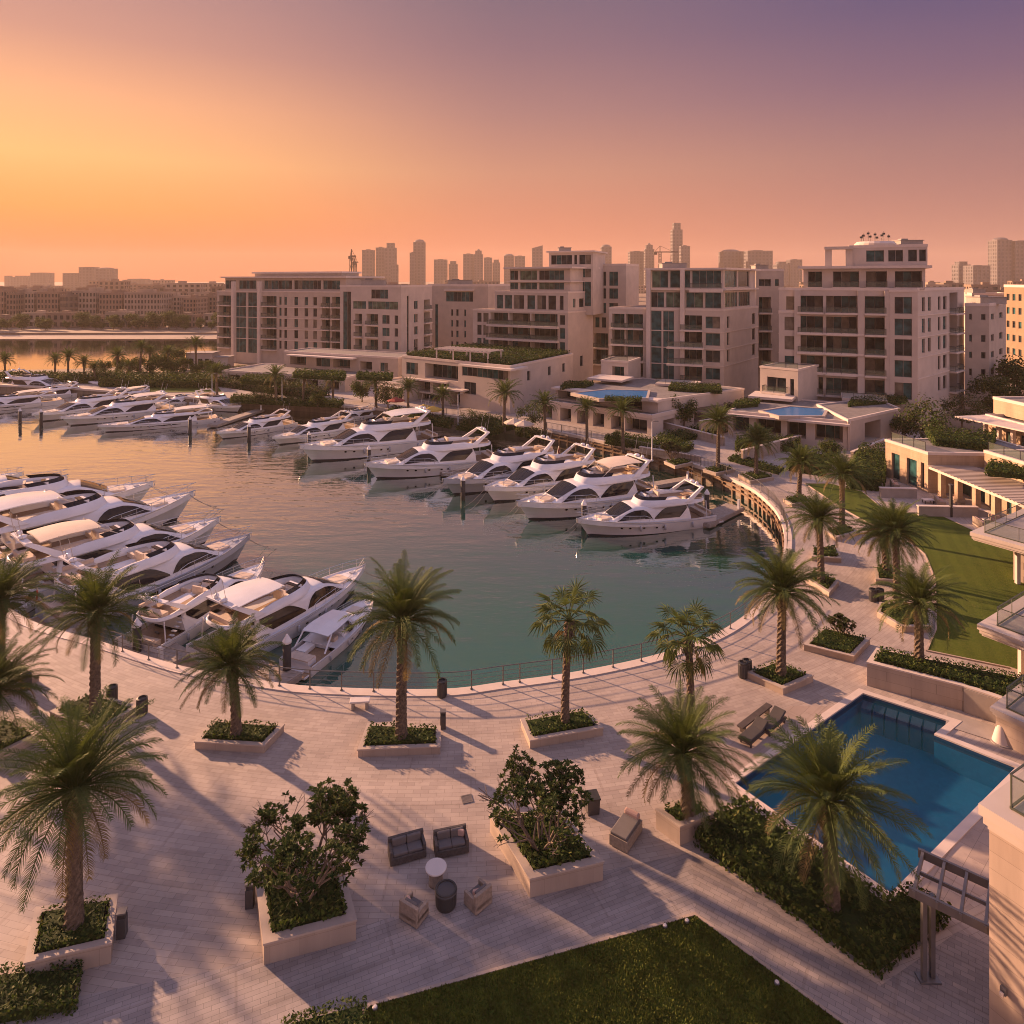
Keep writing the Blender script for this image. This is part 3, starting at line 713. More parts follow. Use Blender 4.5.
class Bldg:
    def __init__(s, name, label, cat, at, wallmat='render_pink', group=None, trim='slab_edge'):
        s.root = thing(name, label, cat, (at[0],at[1],at[2] if len(at) > 2 else 0), 0, group)
        s.wall = MB(); s.mats = [MATS[wallmat], MATS[trim], MATS['roof_grey']]; s.trim = trim
    def part(s, mb, name, mats, **k):
        o = mb.build(name, mats, **k); o.parent = s.root; o.location = Vector(o.location)-Vector(s.root.location); return o
    def pane_unit(s, O, u, n, x0, x1, z0, z1, depth, glassmat=None, mull=None, frame='window_frame', name='window'):
        """glazing set back by depth, with a frame and mullions in one mesh"""
        m = MB(); P = lambda x, z, d: O+u*x-n*d+Vector((0,0,z))
        w_ = x1-x0; k = mull if mull is not None else max(1, int(w_/1.25+.3)); t = .07
        gm = glassmat or BR.choices(['glass_dark','glass_teal'], [4,5])[0]; cur = glassmat is None and name != 'shopfront'
        for i in range(k):       # each light of glass; some with a curtain drawn behind
            m.mi = 2 if cur and BR.random() < .22 else (3 if BR.random() < .3 else 1); a, c = x0+w_*i/k, x0+w_*(i+1)/k
            m.quad(P(a,z0,depth), P(c,z0,depth), P(c,z1,depth), P(a,z1,depth))
        m.mi = 0
        for i in range(k+1):
            x = x0+w_*i/k; x = min(max(x, x0+t/2), x1-t/2)
            m.beam(P(x,z0,depth-.04), P(x,z1,depth-.04), t, .07, up=n)
        for z in (z0+t/2, z1-t/2): m.beam(P(x0+t,z,depth-.035), P(x1-t,z,depth-.035), .06, t)
        return s.part(m, name, [MATS[frame], MATS[gm], MATS['glass_curtain'], MATS['glass_dark' if gm == 'glass_teal' else 'glass_teal']])
    def rail(s, O, u, n, x0, x1, z0, out, h=1.0, sides=True, kind='glass', slab=.0, name='balcony'):
        m = MB(); P = lambda x, z, d: O+u*x+n*d+Vector((0,0,z))
        if slab:
            m.mi = 0; a, b = P(x0-.15, z0, out+.12), P(x1+.15, z0, out+.12); c, d = P(x1+.15, z0, -.25), P(x0-.15, z0, -.25)
            dz = Vector((0,0,-slab)); vs = [a+dz,b+dz,c+dz,d+dz,a,b,c,d]
            m.add(vs, [(0,3,2,1),(4,5,6,7),(0,1,5,4),(1,2,6,5),(2,3,7,6),(3,0,4,7)])
        m.mi = 1; m.beam(P(x0,z0+h,out-.06), P(x1,z0+h,out-.06), .06, .06)
        k = max(1, int((x1-x0)/1.6))
        for i in range(k+1): m.beam(P(x0+(x1-x0)*i/k, z0, out-.06), P(x0+(x1-x0)*i/k, z0+h, out-.06), .04, .04)
        if sides and out > .3:
            for x in (x0, x1): m.beam(P(x,z0+h,out-.06), P(x,z0+h,0), .06, .06)
        m.mi = 2; m.quad(P(x0,z0+.08,out-.09), P(x1,z0+.08,out-.09), P(x1,z0+h-.04,out-.09), P(x0,z0+h-.04,out-.09))
        if sides and out > .3:
            for x in (x0, x1): m.quad(P(x,z0+.08,out-.09), P(x,z0+.08,.02), P(x,z0+h-.04,.02), P(x,z0+h-.04,out-.09))
        return s.part(m, name, [MATS[s.trim], MATS['dark_metal'], MATS['balcony_glass']])
    loggia_out = .62
    def facade(s, A, B, z0, z1, ops):
        """wall from A to B (seen with its outer side towards the viewer's left when walking A to B reversed) with true recessed openings"""
        A, B = Vector((A[0],A[1],0)), Vector((B[0],B[1],0)); L = (B-A).length; u = (B-A)/L; n = Vector((u.y,-u.x,0))
        w = s.wall; w.mi = 0
        P = lambda x, z, d=0: A+u*x-n*d+Vector((0,0,z))
        O = []
        for (x0,x1,za,zb,k) in ops:
            x0, x1 = max(.05,min(x0,x1)), min(L-.05,max(x0,x1)); za, zb = max(z0+.02,za), min(z1-.05,zb)
            if x1-x0 > .15 and zb-za > .2: O.append((x0,x1,za,zb,k))
        xs = sorted({0.0, L}|{x for o in O for x in o[:2]}); zs = sorted({z0, z1}|{z for o in O for z in o[2:4]})
        for i in range(len(xs)-1):
            for j in range(len(zs)-1):
                cx, cz = (xs[i]+xs[i+1])/2, (zs[j]+zs[j+1])/2
                if any(o[0] < cx < o[1] and o[2] < cz < o[3] for o in O): continue
                w.quad(P(xs[i],zs[j]), P(xs[i+1],zs[j]), P(xs[i+1],zs[j+1]), P(xs[i],zs[j+1]))
        for (x0,x1,za,zb,k) in O:
            d = {'w':.28,'g':.18,'l':1.7,'b':.3,'o':2.4,'s':.25}[k]
            w.quad(P(x0,za,0),P(x0,za,d),P(x0,zb,d),P(x0,zb,0)); w.quad(P(x1,za,d),P(x1,za,0),P(x1,zb,0),P(x1,zb,d))
            w.quad(P(x0,zb,0),P(x0,zb,d),P(x1,zb,d),P(x1,zb,0)); w.quad(P(x0,za,d),P(x0,za,0),P(x1,za,0),P(x1,za,d))
            if k == 'l':
                s.pane_unit(A,u,n,x0,x1,za,zb,d-.02,name='balcony_door')
                s.rail(A,u,n,x0+.04,x1-.04,za,s.loggia_out,slab=.30)
            elif k == 'b':
                s.pane_unit(A,u,n,x0,x1,za,zb,d,name='balcony_door'); s.rail(A,u,n,x0-.3,x1+.3,za-.02,1.25,slab=.3)
            elif k == 'o': s.pane_unit(A,u,n,x0,x1,za,zb,d,'glass_dark',name='shopfront')
            elif k == 'g': s.pane_unit(A,u,n,x0,x1,za,zb,d,BR.choice(['glass_teal','glass_green','glass_teal']))
            elif k == 's': s.pane_unit(A,u,n,x0,x1,za,zb,d,'glass_dark',mull=1)
            else: s.pane_unit(A,u,n,x0,x1,za,zb,d)
    def block(s, pts, z0, z1, ops={}, parapet=.0, roof=True):
        """pts counter-clockwise seen from above; ops: {edge index: openings}"""
        n = len(pts)
        for i in range(n): s.facade(pts[i], pts[(i+1)%n], z0, z1, ops.get(i, []))
        s.wall.mi = 2
        if roof: s.wall.poly([(p[0],p[1],z1-.02) for p in pts])
        if parapet:
            s.wall.mi = 1; o = offset([Vector((p[0],p[1])) for p in pts], .06); i_ = offset([Vector((p[0],p[1])) for p in pts], -.25)
            s.wall.ring([(p.x,p.y) for p in o], [(p.x,p.y) for p in i_], z1-.22, z1+parapet)
            k = len(o); s.wall.add([(p.x,p.y,z1-.22) for p in o]+[(p.x,p.y,z1-.22) for p in offset([Vector((q[0],q[1])) for q in pts],-.02)], [((j+1)%k,j,j+k,(j+1)%k+k) for j in range(k)])
        s.wall.mi = 0
    def slab(s, pts, z0, z1, over=0.0, name='roof', mat=None):
        m = MB(); P = offset(ccw(pts), over) if over else ccw(pts); m.prism([(p.x,p.y) for p in P], z0, z1, True, True)
        return s.part(m, name, MATS[mat or s.trim])
    def plant_room(s, c, d, z, rz=0.0, name='roof_plant'):
        m = MB(); m.box((c[0],c[1],z+d[2]/2), d, rz); m.mi = 1; m.box((c[0],c[1],z+d[2]+.06),(d[0]+.3,d[1]+.3,.12),rz)
        m.box((c[0]-d[0]*.2, c[1], z+d[2]+.25),(d[0]*.3,d[1]*.4,.3),rz)
        return s.part(m, name, [MATS['concrete'], MATS['grey_metal']])
    def done(s): return None if not s.wall.f else s.part(s.wall, 'wall', s.mats)

class Edge:
    """front edge between two picture columns at given distances; x(px) is the distance along it"""
    def __init__(s, pa, Ya, pb, Yb):
        s.A, s.B = PX(pa,Ya), PX(pb,Yb); s.L = (s.B-s.A).length; s.u = (s.B-s.A)/s.L
    def x(s, px):
        k = (px-512)/F      # X = kY
        den = s.u.x-k*s.u.y
        return (k*s.A.y-s.A.x)/den
    def xy(s, px): p = s.A+s.u*s.x(px); return (p.x,p.y)
def rowz(rows, Y): return [(ZAT(b,Y), ZAT(a,Y)) for a, b in rows]
def quad_fp(E, Cpx, CY):
    C = PX(Cpx, CY); D = E.A+(C-E.B)
    return [(E.A.x,E.A.y),(E.B.x,E.B.y),(C.x,C.y),(D.x,D.y)]
def shrink(E, pa, pb, back):
    n = Vector((E.u.y,-E.u.x,0)); A = Vector((*E.xy(pa),0))-n*back; B = Vector((*E.xy(pb),0))-n*back
    e = Edge.__new__(Edge); e.A, e.B = A, B; e.L = (B-A).length; e.u = (B-A)/e.L; return e
def fp_of(E, depth, skew=0.0):
    n = Vector((E.u.y,-E.u.x,0)); d = -n*depth+E.u*skew
    return [(E.A.x,E.A.y),(E.B.x,E.B.y),((E.B+d).x,(E.B+d).y),((E.A+d).x,(E.A+d).y)]
def cols(E, spec, floors):
    return [(E.x(a),E.x(b),z0-(.35 if k == 'l' else 0),z1+(.15 if k == 'l' else 0),k) for a,b,k in spec for z0,z1 in floors]

# ---- the big apartment house with eight storeys (right of the row) ----
E = Edge(779,122,917,113); b = Bldg('apartment_building', 'eight-storey pale apartment house with rooftop masts, nearest to the villas', 'building', (E.B.x,E.B.y,0), 'render_pink', 'apartment houses behind the marina')
b.loggia_out = 1.05; FLR = [(4.5,6.9),(8.2,10.6),(11.7,14.1),(15.1,17.5),(18.7,21.1)]
fp = quad_fp(E, 964, 130)
ER = Edge.__new__(Edge); ER.A, ER.B = Vector((*fp[1],0)), Vector((*fp[2],0)); ER.L = (ER.B-ER.A).length; ER.u = (ER.B-ER.A)/ER.L
b.block(fp, 0, 22.4, {0: cols(E, [(786,795,'w'),(798,823,'l'),(826,857,'l'),(865,886,'l')], FLR),
   1: cols(ER, [(922,925,'s'),(928,931,'s')], FLR[2:])+cols(ER, [(938,940.5,'s'),(943,946.5,'s')], FLR)+[(ER.x(949.5),ER.x(957.5),z0-.8,z1+.6,'l') for z0,z1 in FLR]}, .25)
eb = shrink(E, 889, 917, -.95); b.block(fp_of(eb,.94), 0, 22.2, {0: [(eb.x(894.5),eb.x(912),z0-.3,z1+.1,'w') for z0,z1 in FLR]}, .2)
eb = shrink(E, 779, 797, -.6); b.block(fp_of(eb,.59), 0, 18.4, {0: [(eb.x(784.5),eb.x(794.5),z0,z1,'w') for z0,z1 in FLR[:4]]}, .2)
for z in (7.75, 11.2, 14.6):
    e = shrink(E, 797, 864, -1.0); b.slab(fp_of(e,1.0), z-.1, z+.28, 0, 'floor_band')
for p in (797.5, 861, 888):
    q = Vector((*shrink(E,779,917,-.45).xy(p),0)); m = MB(); m.box((q.x,q.y,11.1),(1.0,.9,22.2),atan2(E.u.y,E.u.x)); b.part(m, 'column', MATS['render_pink'])
for z in (7.46,10.96,14.36,17.96): b.slab(fp, z, z+.16, .10, 'string_course')
e2 = shrink(E, 803, 927, 2.2); f2 = fp_of(e2, 15)
b.block(f2, 22.4, 26.0, {0: [(e2.x(p),e2.x(q),22.75,25.5,'l') for p,q in ((808,822),(833,859),(866,887),(895,922))]})
b.slab(f2, 26.0, 26.45, .9)
e3 = shrink(E, 850, 931, 4.5); f3 = fp_of(e3, 11)
b.block(f3, 26.45, 29.9, {0: [(e3.x(p),e3.x(q),27.2,29.2,'w') for p,q in ((866,884),(888,903),(908,917),(919,926))]}, .25)
e4 = shrink(E, 828, 850, 4.8); m = MB()
for px in (828.5, 849):
    q = Vector((*e4.xy(px),0)); m.box((q.x,q.y,28.1),(1.1,1.3,3.3),atan2(e4.u.y,e4.u.x))
q = (e4.A+e4.B)/2; m.box((q.x,q.y,29.7),(e4.L+1.2,2.2,.5),atan2(e4.u.y,e4.u.x)); b.part(m, 'roof_frame', MATS['render_pink'])
q = Vector((*shrink(E,874,880,9).xy(875),0)); m = MB(); m.lathe([(3.4,29.9),(3.4,30.5),(3.0,30.9)],(q.x,q.y,0),24); b.part(m, 'roof_disc', MATS['slab_edge'])
m = MB()
for k in range(9):
    px = q.x+(k-4)*.62; hh = 1.0+.9*((k*7)%5)/4; m.tube([(px,q.y+.5*(k%2),30.8),(px,q.y+.5*(k%2),31.0+hh)], .05, 5); m.box((px,q.y+.5*(k%2),30.9+hh*.8),(.5,.06,.35))
b.part(m, 'masts', MATS['dark_metal'])
# projecting pavilion, canopies and balconies at its foot
ep = Edge(760,117,798,112.5)
b.block(fp_of(ep, 9), 0, 9.2, {0: [(ep.x(767),ep.x(786),5.2,7.6,'b'),(ep.x(790),ep.x(794),4.6,7.6,'s')]}, .1)
b.rail(ep.A,ep.u,Vector((ep.u.y,-ep.u.x,0)),.1,ep.L-.1,9.3,-.1,.9,name='terrace_rail')
ec = Edge(748,113,792,109.5); b.slab(fp_of(ec, 6), 4.45, 4.85, 0, 'canopy')
ec = Edge(842,111.5,888,108.8); b.slab(fp_of(ec, 6), 4.3, 4.75, 0, 'canopy')
b.rail(ec.A,ec.u,Vector((ec.u.y,-ec.u.x,0)),.1,ec.L-.1,4.75,-.1,.9,name='terrace_rail')
b.plant_room((f3[0][0]+12,f3[0][1]+3,0),(4,3,1.2),29.9)
b.done()
# its wing with small windows
E = Edge(965,127,989,125.5); b = Bldg('apartment_building', 'plain wing with small square windows next to the eight-storey house', 'building', (E.B.x,E.B.y,0), 'render_tan', 'apartment houses behind the marina')
fp = quad_fp(E, 1006, 136); ER = Edge.__new__(Edge); ER.A, ER.B = Vector((*fp[1],0)), Vector((*fp[2],0)); ER.L = (ER.B-ER.A).length; ER.u = (ER.B-ER.A)/ER.L
WR = rowz([(314,320),(335,342),(352,358.5),(369,376),(386,393)], 126)
b.block(fp, 0, 19.4, {0: cols(E, [(969,972,'s'),(981,985.5,'s')], WR), 1: cols(ER, [(991,994,'s'),(999,1002.5,'s')], WR)}, .3); b.plant_room(((fp[0][0]+fp[2][0])/2,(fp[0][1]+fp[2][1])/2,0),(5,4,1.3),19.4); b.done()

# ---- the house with the long glass penthouse and the pool terrace ----
E = Edge(609,139,724,130); b = Bldg('apartment_building', 'apartment house with a long dark glass penthouse above the nearer blue pool', 'building', (E.B.x,E.B.y,0), 'render_pink', 'apartment houses behind the marina')
fp = quad_fp(E, 758, 146); ER = Edge.__new__(Edge); ER.A, ER.B = Vector((*fp[1],0)), Vector((*fp[2],0)); ER.L = (ER.B-ER.A).length; ER.u = (ER.B-ER.A)/ER.L
b.loggia_out = 1.0; FLR = [(4.9,7.1),(8.2,10.5),(11.4,13.8),(14.7,17.0)]
b.block(fp, 0, 18.3, {0: cols(E, [(612,624.5,'l'),(625.7,643,'l'),(705.5,720,'w')], FLR)+[(E.x(651),E.x(661.5),2.6,17.9,'g'),(E.x(663),E.x(674),2.6,17.9,'g')]+cols(E, [(681,702,'l')], FLR),
   1: cols(ER, [(727,729.5,'s'),(752,755,'s')], FLR[1:])}, .2)
for z in (7.45,10.68,13.96): b.slab(fp, z, z+.16, .10, 'string_course')
for z in (8.0, 11.2):      # two longer rounded balconies
    e = Edge(668,131.6,703,129.2); n_ = Vector((e.u.y,-e.u.x,0)); b.rail(e.A,e.u,n_,0,e.L,z,.9,slab=.35)
e2 = shrink(E, 648, 723.5, .5); V_ = (Vector((*fp[2],0))-Vector((*fp[1],0)))*.94; sk_ = lambda e: [(e.A.x,e.A.y),(e.B.x,e.B.y),(e.B.x+V_.x,e.B.y+V_.y),(e.A.x+V_.x,e.A.y+V_.y)]
f2 = sk_(e2)
gl = lambda e, cs, za, zb: [(e.x(p),e.x(q),za,zb,'g') for p,q in cs]
b.block(f2, 18.3, 22.0, {0: gl(e2, ((651,664),(666,681),(686,703),(705,721)), 18.6, 21.6), 1: [(.6,7.5,18.7,21.6,'g'),(8.2,15,18.7,21.6,'g')]})
b.slab(f2, 22.0, 22.35, .5, 'floor_band')
e3 = shrink(E, 649, 723, .8); f3 = sk_(e3)
b.block(f3, 22.35, 26.0, {0: gl(e3, ((652,668),(670,680),(683,690),(692,721)), 22.5, 25.8), 1: [(.6,7.4,22.6,25.8,'s'),(8.2,15,22.6,25.8,'s')]})
b.slab(f3, 26.0, 26.35, .8)
e = Edge(690,131.2,722,128.8); b.rail(e.A,e.u,Vector((e.u.y,-e.u.x,0)),0,e.L,22.35,.2,slab=.7)
for px in (648.5, 682.5):
    m = MB(); q = Vector((*shrink(E,600,760,-.25).xy(px),0)); m.box((q.x,q.y,14.3),(.8,.8,23.4),atan2(E.u.y,E.u.x)); b.part(m, 'column', MATS['slab_edge'])
e = Edge(601,131,628,128.5); b.block(fp_of(e, 8), 0, 8.6, {0: [(e.x(612),e.x(624),4.7,7.6,'l')]}, .1)
b.rail(e.A,e.u,Vector((e.u.y,-e.u.x,0)),.1,e.L-.1,8.7,-.1,.9,name='terrace_rail')
e = Edge(587,126,622,122.5); b.slab(fp_of(e, 6), 5.6, 5.95, 0, 'canopy'); e = Edge(655,122.5,695,119.5); b.slab(fp_of(e, 6), 5.1, 5.5, 0, 'canopy')
b.rail(e.A,e.u,Vector((e.u.y,-e.u.x,0)),.1,e.L-.1,5.5,-.1,.9,name='terrace_rail')
b.plant_room((f3[0][0]+6,f3[0][1]+6,0),(5,3,1.1),26.3)
b.done()
E = Edge(756,153.5,784,153.5); b = Bldg('apartment_building', 'plain gabled block with a column of balconies between the two terrace houses', 'building', (E.B.x,E.B.y,0), 'render_tan', 'apartment houses behind the marina')
f = fp_of(E, 14); WR = [(5,8),(9,12),(13,16),(17,20)]
b.block(f, 0, 26.2, {0: cols(E, [(759,771,'l')], WR)+[(E.x(759),E.x(771),22.6,24.2,'w'),(E.x(775),E.x(779),22.6,24.2,'s')]}, .3); b.plant_room((f[0][0]+3,f[0][1]+6,0),(3,3,1.2),26.2); b.done()

# ---- the stepped house with white balcony bands ----
E = Edge(473,164,568,151); b = Bldg('apartment_building', 'stepped apartment house with pale curved balcony bands and a tall roof box', 'building', (E.B.x,E.B.y,0), 'render_pink', 'apartment houses behind the marina')
fp = quad_fp(E, 593, 159); ER = Edge.__new__(Edge); ER.A, ER.B = Vector((*fp[1],0)), Vector((*fp[2],0)); ER.L = (ER.B-ER.A).length; ER.u = (ER.B-ER.A)/ER.L
FLR = [(4.4,6.8),(7.9,10.2),(10.9,13.3),(14.0,16.2)]
b.block(fp, 0, 16.9, {0: cols(E, [(477,481.5,'w'),(483,488.5,'w')], FLR)+cols(E, [(490.5,508,'l'),(509.2,530,'l'),(531.2,557.5,'l'),(559.5,565,'w')], FLR), 1: cols(ER, [(580,583,'s')], FLR[:1])}, .15)
for k, (z, off) in enumerate(((7.45,1.0),(10.5,.8),(13.6,.6))):
    e = Edge(488,161.0,558,151.5); b.rail(e.A,e.u,Vector((e.u.y,-e.u.x,0)),0,e.L,z,off,slab=.45)
V_ = (Vector((*fp[2],0))-Vector((*fp[1],0)))*.96; sk_ = lambda e: [(e.A.x,e.A.y),(e.B.x,e.B.y),(e.B.x+V_.x,e.B.y+V_.y),(e.A.x+V_.x,e.A.y+V_.y)]
e2 = shrink(E, 494, 567, .5); f2 = sk_(e2)
b.block(f2, 16.9, 21.3, {0: cols(e2, [(496.5,503,'w'),(504.5,512,'w'),(513.5,524,'w'),(527,535,'w'),(537,546,'w'),(548,556,'w'),(559.5,563.5,'s')], [(17.3,20.5)]), 1: [(2,3,17.8,19.8,'s'),(4.5,6.5,17.8,19.8,'w')]}, .15)
e3 = shrink(E, 505, 566, 2.2); f3 = sk_(e3)
b.block(f3, 21.3, 26.6, {0: cols(e3, [(507,518,'g'),(520,537,'g'),(539,564,'g')], [(21.8,23.4),(24.0,26.2)])}); b.slab(f3, 26.6, 27.0, 1.0)
b.slab(offset(ccw(f3), .5), 23.5, 23.75, 0, 'floor_band')
e4 = Edge(549,160,593,156); f4 = fp_of(e4, 11)
b.block(f4, 16, 30.4, {0: cols(e4, [(551,572,'g'),(574,577,'s'),(579,591,'w')], [(24.6,26.6),(27.6,29.8)])+[(e4.x(578),e4.x(591),18,23.6,'g')]}, .1); b.slab(f4, 30.4, 30.75, .5)
e5 = Edge(592,166,626,162); f5 = fp_of(e5, 10)
b.block(f5, 0, 27.6, {0: cols(e5, [(595,599.5,'w'),(601.5,606,'w'),(609,618,'w')], [(12.5,15),(16,18.5),(19.5,22),(22.6,26)])+cols(e5, [(594,608,'l')], [(4,7),(8,11)])}, .3)
b.plant_room((f4[0][0]+4,f4[0][1]+5,0),(3,2,1),30.7); b.done()

# ---- brown block behind ----
E = Edge(428,199,488,192); b = Bldg('apartment_building', 'brown block with paired small windows set back behind the green-roofed podium', 'building', (E.B.x,E.B.y,0), 'render_tan', 'apartment houses behind the marina')
f = fp_of(E, 18); WR = [(4.5,6.4),(7.6,9.5),(10.6,12.5),(13.7,15.6)]
b.block(f, 0, 22.4, {0: cols(E, [(451,453,'s'),(456,458.5,'s'),(464,466,'s'),(477,479,'s')], WR)+[(E.x(446),E.x(473),17.8,20.6,'g'),(E.x(435),E.x(438),4,17,'g')]}, .4); b.plant_room((f[0][0]+9,f[0][1]+6,0),(7,4,1.5),22.4)
b.slab(fp_of(shrink(E,445,474,-.8),4), 20.9, 21.3, 0, 'canopy'); b.done()

# ---- far block at the end of the row, and its nearer half ----
E = Edge(217,202,343,184); b = Bldg('apartment_building', 'long far apartment block with pale frames, last of the row beside the lagoon', 'building', (E.A.x,E.A.y,0), 'render_tan', 'apartment houses behind the marina')
f = fp_of(E, 16, 3); WR = [(z, z+2.3) for z in (4.6,7.7,10.8,13.9,17.0)]
b.block(f, 0, 20.8, {0: cols(E, [(219,231,'l'),(262.5,276.5,'l'),(322,330,'l'),(332,341.5,'l')], WR)+cols(E, [(279,281.5,'s'),(284,287,'s'),(294,298,'w'),(304.5,308,'w'),(313,317,'w')], WR)
   +[(E.x(236),E.x(246),3,20.4,'g'),(E.x(248),E.x(257),3,20.4,'g')]}, .1)
for p in (233.5, 259.5):
    q = Vector((*shrink(E,200,360,-.35).xy(p),0)); m = MB(); m.box((q.x,q.y,11.8),(1.0,1.0,23.6),atan2(E.u.y,E.u.x)); b.part(m, 'column', MATS['slab_edge'])
for z in (7.1,10.2,13.3,16.4): b.slab(f, z-.12, z+.05, .10, 'string_course')
e2 = shrink(E, 221, 342, 1.6); f2 = fp_of(e2, 12, 3)
b.block(f2, 20.8, 24.6, {0: cols(e2, [(222,236,'w'),(239,256,'w'),(264,292,'w'),(294,321,'w'),(323,340,'w')], [(21.4,23.9)])}); b.slab(f2, 24.6, 25.0, .8)
e3 = shrink(E, 242, 330, 5); b.slab(fp_of(e3,8), 25.9, 26.4, .6, 'upper_roof'); b.block(fp_of(e3,8), 25.0, 25.9)
b.done()
E = Edge(340,178,401,169); b = Bldg('apartment_building', 'five-storey block with large square windows joined to the long far block', 'building', (E.B.x,E.B.y,0), 'render_pink', 'apartment houses behind the marina')
fp = quad_fp(E, 432, 186); ER = Edge.__new__(Edge); ER.A, ER.B = Vector((*fp[1],0)), Vector((*fp[2],0)); ER.L = (ER.B-ER.A).length; ER.u = (ER.B-ER.A)/ER.L
WR = [(6.6,8.7),(9.9,12.0),(13.0,15.2)]
b.block(fp, 0, 22.4, {0: cols(E, [(343,351,'g')], [(3,21)])+cols(E, [(355,362,'l'),(366.5,378,'l'),(382,389.5,'w'),(394.5,398,'s')], WR)+[(E.x(371),E.x(388),19.3,21.6,'w'),(E.x(353),E.x(366),16.6,18.6,'g'),(E.x(368),E.x(398),16.6,18.6,'g'),(E.x(366),E.x(386),3.2,5.4,'o')],
   1: cols(ER, [(414,418,'w'),(424,430,'l')], [(4.5,6.6)]+WR+[(16.5,18.6)])+[(ER.x(407),ER.x(409),3,20,'s')]}, .25)
b.plant_room((fp[0][0]+8,fp[0][1]+4,0),(6,4,1.6),22.4); b.done()

# ---- sunlit house and its darker neighbour at the far right ----
A, B = PX(1004,196), PX(1046,176); b = Bldg('apartment_building', 'sunlit orange house with small windows behind the plain wing', 'building', (A.x,A.y,0), 'ochre', 'apartment houses behind the marina')
f = [(A.x,A.y),(B.x,B.y),(B.x+26,B.y+4),(A.x+26,A.y+4)]; L = (B-A).length
b.block(f, 0, 22.2, {0: [(L*t,L*t+1.5,z,z+1.9,'s') for t in (.07,.22,.37,.52,.7,.85) for z in (3,6.8,10.6,14.4,18.2)]}, .5); b.plant_room((A.x+10,A.y-4,0),(5,4,1.6),22.2); b.done()
E = Edge(972,212,1010,208); b = Bldg('apartment_building', 'low flat-roofed brown house between the plain wing and the sunlit house', 'building', (E.A.x,E.A.y,0), 'render_tan', 'apartment houses behind the marina')
f = fp_of(E, 16); b.block(f, 0, 19.5, {0: cols(E, [(976,981,'w'),(985,990,'w'),(995,1000,'w')], [(4,6),(9,11),(14,16.5)])}, .5); b.plant_room((f[0][0]+5,f[0][1]+6,0),(4,4,1.6),19.5); b.done()

# ---- podiums and terraces along the promenade ----
E = Edge(402,139,510,122); b = Bldg('retail_podium', 'two-storey promenade podium with shaded openings under a planted green roof', 'building', (E.B.x,E.B.y,0), 'render_pink')
fp = quad_fp(E, 573, 143)
b.block(fp, 0, 8.5, {0: [(E.x(406),E.x(418),5.0,7.4,'w'),(E.x(425),E.x(458),4.7,7.6,'o'),(E.x(462),E.x(508),6.0,7.7,'w'),(E.x(464),E.x(476),2.6,4.9,'w'),(E.x(410),E.x(430),1.9,4.0,'o'),(E.x(433),E.x(449),1.9,4.0,'o'),(E.x(450),E.x(460),.2,3.4,'o'),(E.x(414),E.x(440),.1,1.6,'o')],
   1: [(6,7.2,5.2,7,'s'),(14,15.2,5.2,7,'s'),(20,21.2,5.2,7,'s')]}, .2)
e = Edge(458,128.2,511,120.3); b.slab(fp_of(e,5), 7.9, 8.25, 0, 'canopy'); e = Edge(404,137,446,130.5); b.slab(fp_of(e,4), 4.15, 4.45, 0, 'canopy'); e = Edge(436,130,462,126.5); b.slab(fp_of(e,3), 3.2, 3.5, 0, 'canopy')
b.done()
I = offset([Vector(p) for p in fp], -.5)
hedge('roof_garden', [(p.x,p.y) for p in I], 8.45, .9, 'planted roof garden of low shrubs on the two-storey podium', 'roof garden', .5, 9, ('leaf_dark','leaf_mid','leaf_grey'), seed=41, lump=.35)
m = MB(); e = shrink(E, 440, 500, -8) if False else None
r = thing('roof_pergola', 'pale timber pergola grid among the shrubs of the podium roof', 'pergola', (fp[1][0]-8,fp[1][1]+9,9.0), radians(-32))
m = MB()
for x in (-6,-2,2,6):
    for y in (-2.2,2.2): m.box((x,y,.6),(.2,.2,1.8))
m.build('post', MATS['slab_edge'], r); m = MB()
for y in (-2.2,2.2): m.box((0,y,1.58),(13,.2,.22))
for k in range(14): m.box((-6.2+k*.95,0,1.76),(.12,5.2,.14))
m.build('slat_roof', MATS['slab_edge'], r)
E = Edge(378,139,404,134); b = Bldg('retail_kiosk', 'low pink cafe pavilion at the end of the green-roofed podium', 'building', (E.B.x,E.B.y,0), 'render_pink')
b.block(fp_of(E,7), 0, 3.4, {0: [(E.x(382),E.x(389),.2,2.4,'o'),(E.x(393),E.x(402),.2,2.4,'o')]}, .25); b.slab(fp_of(shrink(E,380,404,-.8),2), 2.7, 2.9, 0, 'canopy'); b.done()
# low terrace range in front of the far block
E = Edge(222,158,345,146); b = Bldg('terrace_range', 'long low garden terrace range with dark openings below the far block', 'building', (E.B.x,E.B.y,0), 'render_tan')
b.block(fp_of(E,14), 0, 3.0, {0: [(E.x(p),E.x(p+w_),.3,2.2,'o') for p,w_ in ((228,12),(246,10),(263,15),(286,14),(306,12),(325,14))]}, .2)
e = Edge(284,166,398,152); b.block(fp_of(e,9), 0, 6.6, {0: [(e.x(290),e.x(306),3.6,5.6,'o'),(e.x(316),e.x(330),3.6,5.6,'w'),(e.x(333),e.x(350),3.6,5.6,'o'),(e.x(360),e.x(372),3.4,5.4,'o'),(e.x(380),e.x(388),3.4,5.4,'w')]}, .2)
e2 = Edge(286,163,352,155); b.slab(fp_of(e2,5), 5.9, 6.2, 0, 'canopy'); b.done()
